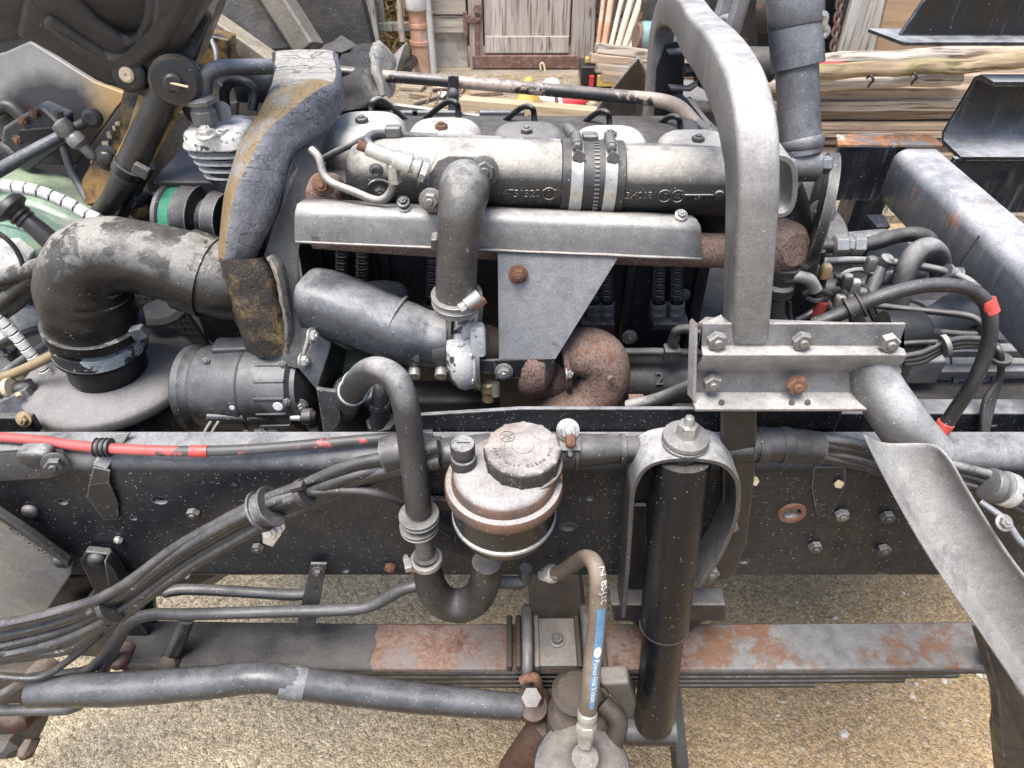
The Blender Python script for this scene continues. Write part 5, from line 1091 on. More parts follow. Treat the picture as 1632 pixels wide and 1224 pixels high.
# flange and down pipe
part(MB().prism(poly([(684, 275, .815), (696, 254, .82), (715, 246, .822), (770, 250, .822), (788, 262, .82), (790, 284, .815), (778, 300, .81), (770, 345, .80), (705, 345, .79), (680, 342, .79), (674, 322, .795)]), (0, .014, .004)), 'outlet_flange', manifold, bevel=.003)
bolt(A(771, 273, .812), (.1, -1, .3), .0125, T, bolt_dark); bolt(A(687, 319, .785), (-.1, -1, .2), .010, T, bolt_grey)
DP = hose('down_pipe', [(742, 292, .84), (741, 298, .80), (739, 308, .772), (735, 334, .757), (731, 375, .750), (728, 420, .747), (727, 470, .745)], [40, 41, 41, 37, 34, 33, 33], elbow_iron, T, 32, 6, label='dusty down pipe elbow from the manifold to the turbocharger')
hose('down_pipe_end', [(728, 440, .7465), (727, 486, .7455)], [32.5, 32], black_paint, DP, 28, 1)
band(A(728, 474, .745), (0, .08, -1), R(A(728, 470, .745), 33.5), .012, clamp_steel, DP, 'hose_clamp', t=.003, rim=True); band(A(728, 486, .745), (0, .08, -1), R(A(728, 470, .745), 35), .006, clamp_steel, DP, 'hose_clamp', t=.002)
a = A(742, 486, .722); b = A(764, 470, .73); part(MB().tube([a, b], .0085, 12, 1).lathe([(.0075, 0), (.0075, .008), (.004, .01)], a, a-b, 6), 'clamp_screw', zinc, DP, bevel=.001)
part(MB().bar(A(752, 490, .722), A(772, 476, .73), .012, .006), 'clamp_tail', rust_bolt, DP)
for px, py in ((693, 385), (757, 385)): part(MB().box(A(px, py, .757), (.008, .02, .016)), 'pipe_lug', elbow_iron, DP, bevel=.002)
# heat shield along the engine
def hs(l, r, Yl, Yr): return A(l[0], l[1], Yl), A(r[0], r[1], Yr)
prf = [((486, 318), (1100, 343), .838), ((474, 327), (1110, 352), .800), ((471, 337), (1116, 361), .792), ((470, 345), (1117, 368), .789), ((470, 384), (1119, 411), .788), ((471, 386), (1119, 414), .782)]
L_ = [A(*l, Y) for l, r, Y in prf]; R_ = [A(*r, Y) for l, r, Y in prf]
mb = MB(); n = 16
rows_ = []
for i in range(n+1):
    t = i/n; rows_.append([l.lerp(r, t)+V((0, 0, .0012*mnoise.noise(V((i*.7, k, 3))))) for k, (l, r) in enumerate(zip(L_, R_))])
mb.ring_loft(rows_, False, False)
HS = part(mb, 'heat_shield', shield_grey, solid=.003, label='long folded grey heat shield in front of the manifold', ang=60)
for px, py in ((643, 328), (645, 336), (1085, 349), (1084, 357)): bolt(A(px, py-3, .80 if px < 700 else .802)+V((0, 0, .003)), (0, -.5, .85), .0055, HS, bolt_dark if px < 700 else clamp_steel)
o_ = part(MB().tube([A(494, 377, .7855), A(506, 378, .7855)], .0038, 12, 1, cap=True, sx=1, sy=.2), 'slot', deep_black, HS); o_.scale = (1, .3, 1)
# exhaust manifold, rusty
hose('exhaust_manifold', [(500, 372, .845), (620, 380, .845), (760, 387, .845), (900, 392, .845), (1050, 397, .845), (1180, 400, .845), (1245, 398, .84)], [24, 25, 26, 26, 27, 28, 24], rust_iron, T, 20, 4, label='rusty exhaust manifold behind the heat shield')
part(MB().rbox(A(520, 312, .87), (.045, .05, .05)), 'exhaust_flange', rust_iron, bevel=.003); bolt(A(514, 294, .85), (0, -1, .4), .0095, T, rust_bolt)
for px in (650, 795, 860, 1010, 1065): part(MB().rbox(A(px, 322, .90), (.032, .04, .045)), 'exhaust_flange', rust_dark if px != 795 else rust_iron, bevel=.003); bolt(A(px, 315, .875), (0, -1, .4), .007, T, rust_bolt)
part(MB().lathe([(.02, 0), (.035, .005), (.036, .03), (.02, .05)], A(1225, 385, .80), (.4, -1, .3), 24), 'manifold_end', rust_iron); bolt(A(1226, 410, .77), (.2, -1, .2), .008, T, rust_bolt)
# bent support plate over the turbocharger
tp = [A(793, 404, .785), A(987, 409, .785), A(886, 572, .742), A(795, 574, .738)]
TP = part(MB().prism(tp, (0, .003, .0015)), 'turbo_shield', plate_grey, bevel=.0008, label='pale tapering shield plate bolted over the turbocharger')
part(MB().prism([A(788, 574, .738), A(887, 571, .742), A(866, 601, .736), A(790, 605, .732)], (0, .004, 0)), 'folded_edge', satin_black, TP, bevel=.0008)
part(MB().prism([A(753, 575, .740), A(789, 574, .737), A(789, 596, .733), A(754, 594, .736)], (0, .004, 0)), 'shield_strap', satin_black, TP, bevel=.0008)
part(MB().bar(A(766, 480, .765), A(754, 576, .745), .004, .012), 'shield_strap', clamp_steel, TP)
bolt(A(803, 592, .729), (0, -1, .1), .0085, TP, clamp_steel); bolt(A(826, 437, .772), (0, -1, .2), .0085, TP, rust_bolt)
# turbocharger: pale compressor scroll, dark centre, rusty turbine elbow
tcx = A(742, 555, .785); mb = MB(); pts = []; rr = []
for k in range(25):
    a = math.radians(110-k*14.2); r = .040-.0002*k; pts.append(tcx+V((0, math.cos(a)*r, math.sin(a)*r))); rr.append(.014+.011*k/24)
TC = part(MB().tube(pts, rr, 16, 3), 'compressor_scroll', white_cast, label='pale flaking compressor housing of the turbocharger')
part(MB().lathe([(.03, -.025), (.036, -.024), (.0375, -.004), (.052, -.001), (.055, .004), (.055, .016), (.05, .018), (.03, .02)], tcx, (1, 0, 0), 44), 'compressor_face', white_cast, TC, bevel=.001)
part(MB().lathe([(.045, .016), (.0585, .016), (.0585, .022), (.045, .022)], tcx, (1, 0, 0), 44), 'compressor_plate', clamp_steel, TC, bevel=.0008)
for k in range(8):
    a = k*math.pi/4+.3; bolt(tcx+V((.012, math.cos(a)*.054, math.sin(a)*.054)), (-1, 0, 0), .0045, TC, zinc)
part(MB().lathe([(.03, .02), (.034, .03), (.028, .045), (.030, .06)], tcx, (1, 0, 0), 28), 'bearing_housing', axle_brown, TC, bevel=.002)
part(MB().rbox(A(762, 540, .742), (.02, .02, .045)), 'wastegate_pad', white_cast, TC)
part(MB().lathe([(.008, 0), (.012, .003), (.012, .014), (.009, .017), (.009, .03)], A(778, 608, .752), (0, -.2, -1), 8), 'oil_fitting', brass, TC); part(MB().lathe([(.006, 0), (.006, .02)], A(790, 610, .745), (0, -.2, -1), 10), 'oil_fitting', clamp_steel, TC)
part(MB().lathe([(.03, 0), (.05, .006), (.056, .02), (.052, .04), (.03, .055)], A(820, 570, .785), (1, 0, 0), 36), 'turbine_housing', rust_iron, TC)
hose('turbine_elbow', [(905, 572, .80), (885, 592, .80), (860, 598, .80), (836, 592, .80)], [36, 38, 40, 34], rust_iron, TC, 28, 5)
hose('exhaust_elbow', [(903, 566, .79), (930, 562, .787), (955, 572, .785), (962, 600, .78), (945, 632, .775), (915, 652, .77), (880, 668, .77)], [36, 42, 43, 42, 41, 41, 42], rust_iron, TC, 36, 6, label='fat rusty exhaust elbow beside the shield plate')
fp = A(901, 575, .789); part(MB().lathe([(.02, -.004), (.044, -.004), (.044, .004), (.02, .004)], fp, (1, .05, .12), 32), 'elbow_flange', rust_iron, TC, bevel=.001)
bolt(A(903, 597, .748), (1, 0, .1), .0075, TC, bolt_grey); part(MB().lathe([(.005, 0), (.0055, .002), (.004, .004), (.001, .0045)], A(972, 603, .74), (.5, -1, .2), 14), 'cast_pip', rust_iron, TC)
# black plastic snorkel and its clamps
sk = [(496, 478, .815), (515, 481, .81), (560, 497, .80), (610, 517, .79), (650, 532, .785), (680, 540, .785), (715, 541, .785)]
SN = hose('air_snorkel', sk, [45, 47, 47, 45, 44, 41, 39], strut_grey, T, 32, 5, e=3.2, label='black plastic air snorkel joining the turbocharger')
part(MB().tube([A(628, 520, .79)+V((0, 0, 0)), A(632, 521.6, .789)], R(A(630, 520, .79), 46.5), 32, 1, e=3.2), 'moulding_seam', strut_grey, SN)
part(MB().rbox(A(610, 480, .86), (.075, .05, .05), e=3), 'air_chamber', strut_grey, SN)
axs = A(715, 541, .785)-A(650, 540, .785)
part(MB().tube([A(646, 541, .785), A(722, 541, .785)], R(A(680, 540, .785), 39.5), 32, 1), 'coupling_hose', rubber, SN)
for px, m in ((661, clamp_steel), (703, clamp_dark)):
    band(A(px, 541, .785), axs, R(A(px, 540, .785), 40), .018, m, SN, 'hose_clamp', t=.002, n=40)
    q = A(px, 590, .757); part(MB().tube([q+V((0, .012, .004)), q+V((0, -.010, -.004))], .0085, 12, 1), 'clamp_screw', clamp_steel, SN, bevel=.001)
# bits below the turbo
part(MB().box(A(752, 640, .82), (.03, .02, .02)), 'small_bracket', bolt_dark, bevel=.002)
gl = part(MB().rbox(A(672, 640, .82), (.03, .02, .06)), 'green_bracket', mat('green_bracket_paint', (.10, .15, .09), .6, chip=(.2, .2, .16), chips=30), bevel=.003)
part(MB().rbox(A(560, 590, .86), (.09, .08, .09)), 'green_casing', bpy.data.materials['green_bracket_paint'], bevel=.004)
part(MB().tube([A(612, 600, .70), A(606, 630, .69), A(602, 690, .68)], R(A(606, 650, .7), 13), 14, 3), 'air_valve_pipe', hose_grey)
part(MB().lathe([(.014, 0), (.016, .006), (.012, .012), (.014, .018), (.013, .03), (.02, .035), (.02, .06)], A(604, 640, .69), (-.05, 0, -1), 8), 'air_valve', satin_black, bevel=.001)
part(MB().tube([A(548, 650, .72), A(556, 632, .71), A(568, 615, .69)], R(A(556, 632, .71), 24), 18, 4), 'pump_outlet', hose_grey)
part(MB().rbox(A(575, 650, .76), (.08, .06, .09)), 'steering_pump', satin_black, bevel=.004)
part(MB().box(A(640, 660, .8), (.3, .05, .1)), 'engine_mount', deep_black, bevel=.01)
# pipe along the far side of the engine, with its strap
FP = hose('coolant_pipe', [(480, 108, 1.24), (600, 120, 1.23), (720, 130, 1.215), (860, 142, 1.21), (980, 153, 1.205), (1050, 160, 1.20), (1082, 172, 1.195), (1106, 196, 1.18), (1140, 225, 1.16)], [9, 9, 9.5, 10, 10.5, 11, 12, 12, 12], dirty_pipe, T, 18, 6, label='long flaking coolant pipe behind the valve covers')
ps = part(MB().prism(poly([(714, 121, 1.195), (731, 121, 1.195), (731, 200, 1.195), (714, 200, 1.195)]), (0, .006, 0)), 'pipe_strap', strut_grey, bevel=.001)
bolt(A(722, 147, 1.192), (0, -1, .2), .005, ps, bolt_grey); part(MB().lathe([(.0012, 0), (.008, 0), (.008, .001), (.0012, .001)], A(722, 129, 1.193), (0, -1, .1), 16), 'strap_hole', deep_black, ps)
mb = MB(); mb.prism([A(540, 158, 1.22), A(1040, 222, 1.18), A(1040, 290, 1.18), A(540, 290, 1.22)], (0, .01, 0)); part(mb, 'engine_cover', satin_black, bevel=.002, label='dark far side cover with a pale upper edge')
part(MB().bar(A(545, 158, 1.22), A(1042, 222, 1.18), .012, .006), 'cover_rim', cover_dust)
for px in (625, 702, 800): part(MB().box(A(px, 200, 1.195), (.075, .01, .05)), 'cover_panel', strut_grey, bevel=.003)
# rear of the engine under the hoop
RH = part(MB().lathe([(.03, .0), (.06, .005), (.085, .01), (.095, .02), (.095, .05), (.085, .055)], A(1262, 430, .98), (1, 0, 0), 48), 'flywheel_housing', satin_black, bevel=.003)
part(MB().tube([A(1246, 300, .80), A(1265, 345, .80), A(1285, 400, .80), A(1280, 430, .80)], [R(A(1265, 345, .8), q) for q in (30, 28, 22, 20)], 18, 4), 'breather_duct', rubber)
band(A(1306, 335, .80), (1, -.3, 0), .062, .012, satin_black, T, 'duct_flange', t=.006)
bolt(A(1309, 340, .79), (0, -1, .2), .012, T, bolt_grey); bolt(A(1281, 410, .77), (0, -1, .2), .011, T, bolt_grey); bolt(A(1250, 435, .77), (0, -1, .4), .012, T, bolt_dark)
part(MB().tube([A(1240, 400, .78), A(1238, 440, .77), A(1236, 510, .76)], R(A(1238, 450, .77), 14), 14, 3), 'vertical_pipe', satin_black)
part(MB().lathe([(.014, 0), (.02, .004), (.02, .016), (.016, .02), (.016, .03), (.02, .034), (.02, .044)], A(1236, 470, .77), (0, 0, 1), 16), 'pipe_collar', satin_black)
hose('short_hose', [(1248, 442, .76), (1268, 440, .76), (1290, 446, .76), (1300, 462, .76)], 10, cover_dust, T, 14)
# ------------------------------------------------------------------ cracked foam seal and its backing plate
def loft4(S, name, m, parent=None, sub=5, wob=.004, noisef=40, **k):
    cols = 4; G = [[] for _ in range(4)]
    for ol, r, ir in S:
        a, b, c = A(*ol), A(*r), A(*ir); d = a+c-b+V((0, .03, 0)); 
        for q, p in zip(G, (a, b, c, d)): q.append(p)
    fine = [spline(q, sub) for q in G]; rings = []
    for i in range(len(fine[0])):
        c4 = [fine[q][i] for q in range(4)]; ring = []
        for q in range(4):
            for t in range(5):
                p = c4[q].lerp(c4[(q+1) % 4], t/5)
                # soften corners
                if t == 0: p = p*.86+(c4[(q+1) % 4]+c4[q-1])*.07
                ring.append(p+V((mnoise.noise(p*noisef), mnoise.noise(p*noisef+V((9, 1, 4))), mnoise.noise(p*noisef+V((3, 7, 2)))))*wob)
        rings.append(ring)
    return rings
SEC = [((430, 80, 1.12), (537, 79, 1.12), (545, 108, 1.11)), ((427, 118, 1.05), (541, 122, 1.03), (552, 178, 1.02)), ((416, 150, .99), (508, 140, .965), (536, 204, .965)),
       ((400, 185, .95), (462, 172, .915), (509, 225, .915)), ((381, 218, .915), (424, 205, .87), (472, 252, .875)), ((367, 253, .89), (396, 250, .835), (459, 298, .845)),
       ((355, 310, .87), (370, 302, .80), (450, 336, .825)), ((346, 377, .85), (357, 378, .775), (426, 384, .80)), ((343, 412, .84), (352, 416, .765), (411, 420, .795))]
rg = loft4(SEC, '', None, wob=.0016, noisef=30)
def strip(rings, k0, k1, name, m, parent=None, solid=.0, **k):
    return part(MB().ring_loft([[r[q % len(r)] for q in range(k0, k1+1)] for r in rings], False, False), name, m, parent, ang=60, **k)
# one closed body split into its differently worn sides
FM = strip(rg, 5, 10, 'foam_seal', foam_face, label='cracked grey blue foam seal arching over the engine front')
strip(rg[6:], 0, 5, 'stained_face', foam_outer, FM); strip(rg[:7], 0, 5, 'pale_face', foam_top, FM); strip(rg, 10, 20, 'foam_lining', foam_black, FM)
part(MB().ring_loft([rg[0]], True), 'foam_end', foam_top, FM)
LOW = [((343, 408, .84), (352, 412, .765), (424, 415, .785)), ((348, 440, .82), (362, 442, .762), (440, 440, .78)), ((360, 482, .81), (374, 482, .758), (449, 480, .775)), ((372, 515, .80), (384, 515, .755), (456, 515, .77)), ((385, 548, .79), (398, 545, .755), (464, 540, .768)), ((400, 568, .785), (418, 572, .757), (468, 556, .768))]
rl = loft4(LOW, '', None, wob=.003, noisef=60)
part(MB().ring_loft(rl), 'oil_soaked_end', foam_oil, FM, ang=60, label='oil soaked lower end of the foam seal')
EDG = [((424, 412, .795), (428, 410, .790), (436, 412, .797)), ((436, 440, .776), (441, 436, .770), (450, 436, .782)), ((447, 490, .768), (452, 488, .762), (461, 486, .776)), ((452, 525, .764), (458, 524, .759), (468, 520, .772)), ((452, 560, .764), (458, 562, .760), (470, 552, .772))]
part(MB().ring_loft(loft4(EDG, '', None, wob=.0015, noisef=120)), 'torn_edge', foam_edge, FM, ang=60)
# far stretch of the foam
FAR = [((560, 72, 1.34), (605, 66, 1.34), (628, 84, 1.36)), ((530, 100, 1.28), (598, 82, 1.26), (630, 120, 1.29)), ((520, 130, 1.24), (590, 118, 1.20), (622, 150, 1.25)), ((535, 165, 1.22), (600, 150, 1.17), (612, 160, 1.21)), ((545, 178, 1.2), (580, 172, 1.17), (592, 172, 1.19))]
rf = loft4(FAR, '', None, wob=.006)
FF = part(MB().ring_loft(rf), 'foam_seal', foam_black, None, ang=60, label='dark far stretch of the foam seal')
part(MB().ring_loft(loft4([((590, 68, 1.335), (606, 62, 1.325), (632, 90, 1.35)), ((585, 88, 1.262), (600, 78, 1.25), (634, 124, 1.285)), ((590, 118, 1.21), (602, 112, 1.19), (628, 152, 1.235)), ((603, 152, 1.18), (612, 150, 1.17), (622, 158, 1.2))], '', None, wob=.004)), 'pale_cut_edge', foam_top, FF, ang=60)
SP = [A(470, 240, .90), A(505, 232, .93), A(520, 260, .93), A(490, 330, .87), A(476, 400, .84), A(487, 470, .80), A(494, 523, .775), A(498, 534, .765), A(478, 588, .752), A(405, 572, .775), A(420, 420, .80), A(452, 300, .85)]
part(MB().prism(SP, (-.003, .004, 0)), 'seal_backing_plate', plate_mid, bevel=.0006, label='grey backing plate of the foam seal')
bolt(A(497, 535, .757), (1, -.3, .2), .0075, T, zinc); bolt(A(483, 575, .750), (1, -.3, .2), .0075, T, zinc)
part(MB().tube([A(495, 527, .772), A(490, 545, .762), A(481, 577, .752)], .003, 8, 3), 'plate_rim', cover_dust)
b1 = part(MB().prism([A(500, 534, .765), A(528, 545, .78), A(505, 622, .735), A(478, 590, .745)], (0, .004, 0)), 'stay_plate', strut_grey, bevel=.001)
part(MB().prism([A(528, 545, .78), A(552, 560, .83), A(538, 630, .80), A(505, 622, .735)], (0, .004, 0)), 'stay_web', satin_black, b1, bevel=.001)
part(MB().prism([A(504, 620, .70), A(538, 625, .70), A(543, 668, .69), A(530, 692, .68), A(516, 693, .68)], (0, .006, 0)), 'stay_foot', satin_black, b1, bevel=.001)
# ------------------------------------------------------------------ alternator
al0 = A(318, 620, .79); al1 = A(500, 617, .775); da = (al1-al0).normalized(); LA = (al1-al0).length; ra = R(A(410, 615, .77), 72)
prof = [(.02, -.012), (ra*.9, -.012), (ra*1.02, -.006), (ra*1.02, .004), (ra*.97, .008), (ra*.93, .014), (ra*.97, .018), (ra*1.0, .022), (ra*1.0, LA*.50), (ra*.965, LA*.515), (ra*.965, LA*.525), (ra*1.0, LA*.53), (ra*.97, LA*.60), (ra*.95, LA*.9), (ra*.8, LA*.92), (ra*.8, LA*.96), (ra*.6, LA*.97), (.02, LA*1.0)]
AL = part(MB().lathe(prof, al0, da, 48), 'alternator', alt_mat, label='large dusty alternator beside the air filter')
part(MB().box(A(395, 552, .80), (.095, .03, .016), Matrix.Rotation(-.05, 3, 'Y')), 'casing_cover', alt_mat, AL, bevel=.004)
for x0, x1, m in ((332, 392, alt_mat), (396, 462, alt_mat)): part(MB().tube([A(x0, 664, .725), A(x1, 664, .725)], R(A(x0, 664, .725), 9), 12, 1), 'through_boss', m, AL, bevel=.001)
part(MB().tube([A(462, 666, .72), A(492, 666, .72)], .004, 10, 1), 'terminal_stud', zinc, AL); part(MB().lathe([(.004, -.01), (.011, -.006), (.012, .006), (.006, .012)], A(490, 664, .72), (1, 0, 0), 18), 'terminal_cap', rubber, AL)
hose('terminal_lead', [(492, 668, .722), (499, 682, .72), (505, 705, .71)], 9, hose_grey, AL, 10)
part(MB().rbox(A(418, 676, .735), (.06, .02, .012)), 'white_scrape', white_cast, AL); part(MB().lathe([(.001, 0), (.007, 0), (.006, .0008)], A(443, 648, .7095), (0, -1, .1), 14), 'paint_spot', white_plastic, AL)
part(MB().lathe([(.001, 0), (.004, 0), (.003, .0008)], A(370, 650, .706), (0, -1, .1), 7), 'paint_spot', white_plastic, AL)
part(MB().prism(poly([(345, 672, .74), (400, 678, .735), (410, 705, .73), (370, 695, .74)]), (0, .02, 0)), 'alternator_foot', satin_black, AL, bevel=.004)
bolt(A(478, 648, .735), (.5, -1, .2), .008, AL, bolt_grey)
for px in (360, 372): hose('drive_strap', [(px-40, 700, .70), (px-22, 670, .72), (px-8, 655, .74)], 3, hose_grey, T, 8)
for k in range(9):
    a = math.radians(20+k*22); c = al0+da*(LA*.73); o_ = V((0, -math.sin(a), math.cos(a)))
    part(MB().bar(c+o_*ra*.96-da*LA*.12, c+o_*ra*.95+da*LA*.13, .004, .006, o_), 'casing_rib', alt_mat, AL, bevel=.001)
for k in range(12):
    a = math.radians(k*30); o_ = V((0, -math.sin(a), math.cos(a))); part(MB().bar(al0-da*.010+o_*ra*.45, al0-da*.010+o_*ra*.93, .012, .006), 'fan_blade', alt_mat, AL)
for px, py in ((330, 575), (458, 640), (452, 580)): bolt(A(px, py, .712), (0, -1, .4), .0055, AL, bolt_dark, washer=False)
part(MB().rbox(A(420, 600, .80)+V((0, 0, .0)), (.12, .08, .11)), 'alternator_core', satin_black, AL)
# ------------------------------------------------------------------ air filter and its rubber elbow
fz = A(175, 592, .845).z; fc = V((A(175, 590, .845).x, .845, fz)); fr = R(fc, 130)
AF = part(MB().lathe([(fr*.96, -.42), (fr*.96, -.03), (fr*.965, -.018), (fr*.99, -.016), (fr*1.0, -.012), (fr*1.0, -.004), (fr*.985, .0), (fr*.9, .006), (fr*.5, .012), (.05, .014)], fc, (0, 0, 1), 72), 'air_filter', filter_lid, label='big round air filter canister with a grey lid')
part(MB().lathe([(fr*.968, -.40), (fr*.972, -.39), (fr*.972, -.022), (fr*.968, -.02)], fc, (0, 0, 1), 72), 'filter_body', black_paint, AF)
part(MB().lathe([(.02, 0), (.034, .004), (.036, .012), (.03, .02)], A(262, 508, .95), (0, 0, 1), 24), 'filter_boss', filter_lid, AF)
nk = A(176, 584, .835); el = [(177, 596, .835), (168, 572, .833), (152, 526, .83), (140, 490, .828), (132, 455, .83), (142, 420, .832), (180, 405, .834), (235, 412, .832), (290, 427, .828), (352, 446, .822), (388, 456, .832)]
part(MB().tube([A(178, 600, .835), A(160, 548, .831)], R(A(170, 580, .834), 58), 36, 1), 'outlet_neck', black_paint, AF)
part(MB().lathe([(R(nk, 58), -.001), (R(nk, 60), 0), (R(nk, 60), .003), (R(nk, 58), .004)], fc+V((A(178, 600, .835).x-fc.x, -.008, .012)), (0, 0, 1), 44), 'neck_bead', filter_lid, AF)
RE = hose('rubber_elbow', el[2:], [66, 70, 69, 63, 59, 58, 60, 61, 58], elbow_rub, T, 40, 7, wob=.04, label='dusty black rubber elbow on the air filter')
band(A(157, 541, .831), A(140, 500, .828)-A(170, 580, .834), R(A(161, 553, .831), 65), .022, mat('flaked_band', (.03, .03, .032), .4, chip=(.42, .44, .42), chips=24, chipt=.5, speck=.2), RE, 'clamp_band', t=.003, n=44)
band(A(160, 551, .832), A(140, 500, .828)-A(170, 580, .834), R(A(161, 553, .831), 65), .006, black_paint, RE, 'clamp_ring', t=.004, n=44)
band(A(149, 514, .829), A(140, 500, .828)-A(160, 560, .834), R(A(152, 526, .83), 69), .016, elbow_rub, RE, 'elbow_lip', t=.004, n=44)
part(MB().box(A(222, 530, .80), (.02, .014, .02), Matrix.Rotation(-.3, 3, 'Y')), 'clamp_lock', strut_grey, RE, bevel=.003)
band(A(316, 436, .825), A(348, 446, .822)-A(290, 427, .828), R(A(316, 436, .825), 62.5), .035, elbow_rub, RE, 'cuff', t=.003, n=40)
# perforated grille behind the elbow
mb = MB(); g0 = A(190, 470, .99)
for j in range(8):
    for i in range(15):
        c = A(198+i*11+(j % 2)*5.5, 468+j*9.6, .985)
        ring = [c+V((math.cos(a), 0, math.sin(a)))*.0052 for a in [math.pi/6+k*math.pi/3 for k in range(6)]]; inn_ = [c+V((math.cos(a), 0, math.sin(a)))*.0040 for a in [math.pi/6+k*math.pi/3 for k in range(6)]]
        mb.ring_loft([ring, inn_, [p+V((0, .004, 0)) for p in inn_]], False)
part(mb, 'grille', clamp_dark, flat=True, kind='stuff')
part(MB().bar(A(303, 490, .97), A(350, 560, .93), .016, .02), 'grille_frame', satin_black); part(MB().bar(A(325, 480, .97), A(362, 548, .93), .01, .014), 'grille_frame', satin_black)
# ------------------------------------------------------------------ things under the tilted cab
part(MB().prism([A(-60, 60, 1.42), A(330, -80, 1.42), A(560, -80, 1.5), A(600, 90, 1.5), A(440, 200, 1.42), A(420, 440, 1.25), A(-60, 520, 1.2)], (0, .03, 0)), 'cab_wall', cab_dark, bevel=.004)
part(MB().prism([A(-200, 430, 1.3), A(340, 380, 1.18), A(330, 700, 1.05), A(-200, 760, 1.05)], (0, .02, 0)), 'radiator_cowl', deep_black)
part(MB().prism([A(215, 190, 1.15), A(380, 160, 1.15), A(370, 345, 1.1), A(240, 345, 1.1)], (0, .012, 0)), 'cab_floor_panel', cab_dark, bevel=.004)
# unseen rest of the tilted cab, a box added to block the sun
part(MB().prism([V((-1.15, .86, 1.76)), V((-1.5, .86, 2.75)), V((-2.6, .86, 2.9)), V((-3.0, .86, 1.9)), V((-2.0, .86, 1.5))], (0, .95, 0)), 'cab_sun_blocker', mat('cab_sun_blocker_paint', (.10, .10, .11), .4), bevel=.03)
def floor_mat():
    g = NG('cab_floor_silver'); P = g.pos.outputs['Position']; sx = g.n('SeparateXYZ', Vector=P)
    d = g.n('VectorMath', _operation='DISTANCE', i0=P, i1=tuple(A(92, 225, 1.05))).outputs['Value']
    n = g.noise(14, 7, .7); n2 = g.noise(45, 6, .7)
    c = g.mix(g.ramp(g.noise(30, 6, .7), .3, .7), (.12, .117, .11), (.19, .185, .178))
    u = g.math('ADD', sx.outputs[0], g.ramp(n, 0, 1, -.06, .06))
    c = g.mix(g.ramp(u, A(112, 150, 1.07).x, A(185, 160, 1.07).x), c, g.mix(n2, (.17, .10, .03), (.36, .24, .10)))
    c = g.mix(g.ramp(g.math('ADD', d, g.ramp(n, 0, 1, -.03, .03)), .075, .105, .95, 0), c, (.012, .011, .010))
    g.set(g.b.inputs['Base Color'], c); g.b.inputs['Roughness'].default_value = .45; g.bump(n2, .2, .002); return g.m
cab_silver = floor_mat()
# silver floor pressing
fp = [A(-60, 98, 1.10), A(5, 85, 1.10), A(48, 66, 1.10), (A(150, 130, 1.08)), A(205, 150, 1.07), A(182, 178, 1.06), A(160, 212, 1.05), A(120, 265, 1.04), A(60, 262, 1.05), A(0, 222, 1.06), A(-60, 215, 1.07)]
CFl = part(MB().prism(fp, (0, .01, 0)), 'cab_floor', cab_silver, bevel=.003, label='bare silver cab floor pressing with yellow wax stains')
hose('floor_rib', [(42, 108, 1.108), (70, 126, 1.10), (108, 150, 1.092)], [13, 14, 12], cab_silver, CFl, 14, 4, sy=.6)
hose('floor_fold', [(-30, 190, 1.055), (10, 168, 1.06), (40, 190, 1.055), (70, 215, 1.05)], [10, 11, 11, 9], cab_silver, CFl, 14, 4)
bk = part(MB().prism([A(22, 192, 1.03), A(78, 158, 1.03), A(118, 176, 1.02), A(122, 215, 1.01), A(60, 262, 1.02), A(16, 232, 1.03)], (0, -.03, 0)), 'pedal_bracket', satin_black, bevel=.004)
for px, py, m in ((38, 192, rust_bolt), (55, 180, rust_bolt), (95, 180, bolt_dark), (30, 222, rust_bolt)): bolt(A(px, py, .997), (0, -1, .1), .0062, bk, m, washer=False)
part(MB().prism([A(35, 205, .996), A(92, 200, .996), A(98, 212, .996), A(40, 222, .996)], (0, -.01, 0)), 'bracket_pocket', deep_black, bk)
hose('shift_rod', [(-30, 288, .93), (40, 248, .945), (95, 218, .965)], [11, 10, 9], strut_grey, T, 16, 3, label='grey rod slanting in from the left under the cab'); hose('shift_rod', [(95, 218, .965), (150, 186, .985)], [7, 8], bolt_dark, T, 14, 1)
ja = A(106, 208, .95); jd = (A(130, 232, .95)-A(85, 188, .95)).normalized()
part(MB().lathe([(.003, -.035), (.003, -.015), (.012, -.012), (.013, .0), (.009, .006), (.012, .01), (.012, .02), (.007, .026), (.007, .04), (.004, .045)], ja, jd, 14), 'ball_joint', bolt_grey)
part(MB().lathe([(.010, 0), (.013, .004), (.013, .012), (.008, .016)], A(150, 187, .985), (.2, -1, .2), 20), 'rubber_grommet', rubber)
hose('cab_cable', [(98, 225, .99), (115, 275, .98), (140, 320, .96), (148, 345, .95)], 6, strut_grey, T, 10)
hose('threaded_rod', [(0, 230, 1.0), (25, 246, 1.0)], 7, bolt_dark, T, 10, 1)
# wax dribbled floor member and tilt cylinder
part(MB().prism([A(205, 150, 1.06), A(240, 150, 1.06), A(170, 262, 1.02), A(150, 330, 1.0), A(95, 312, 1.0), A(120, 265, 1.03)], (0, .02, 0)), 'floor_member', deep_black, bevel=.003)
part(MB().prism([A(196, 140, 1.0), A(250, 140, 1.0), A(205, 255, .97), A(180, 318, .95), A(135, 330, .95), A(128, 290, .97), A(150, 250, .98), A(182, 210, .99)], (0, .025, 0)), 'wax_plate', wax_steel, bevel=.004)
for k in range(14):
    px = 128+k*4.3+random.uniform(-5, 5); py = 312-k*8.5+random.uniform(-8, 8); p = A(px, py, .985); part(MB().rbox(p, (random.uniform(.004, .011), .006, random.uniform(.004, .01)), n=8, nz=2), 'wax_crumb', tie_tan)
bolt(A(171, 252, .95), (0, -1, .2), .012, T, cyl_black, dome=True, name='rubber_stop')
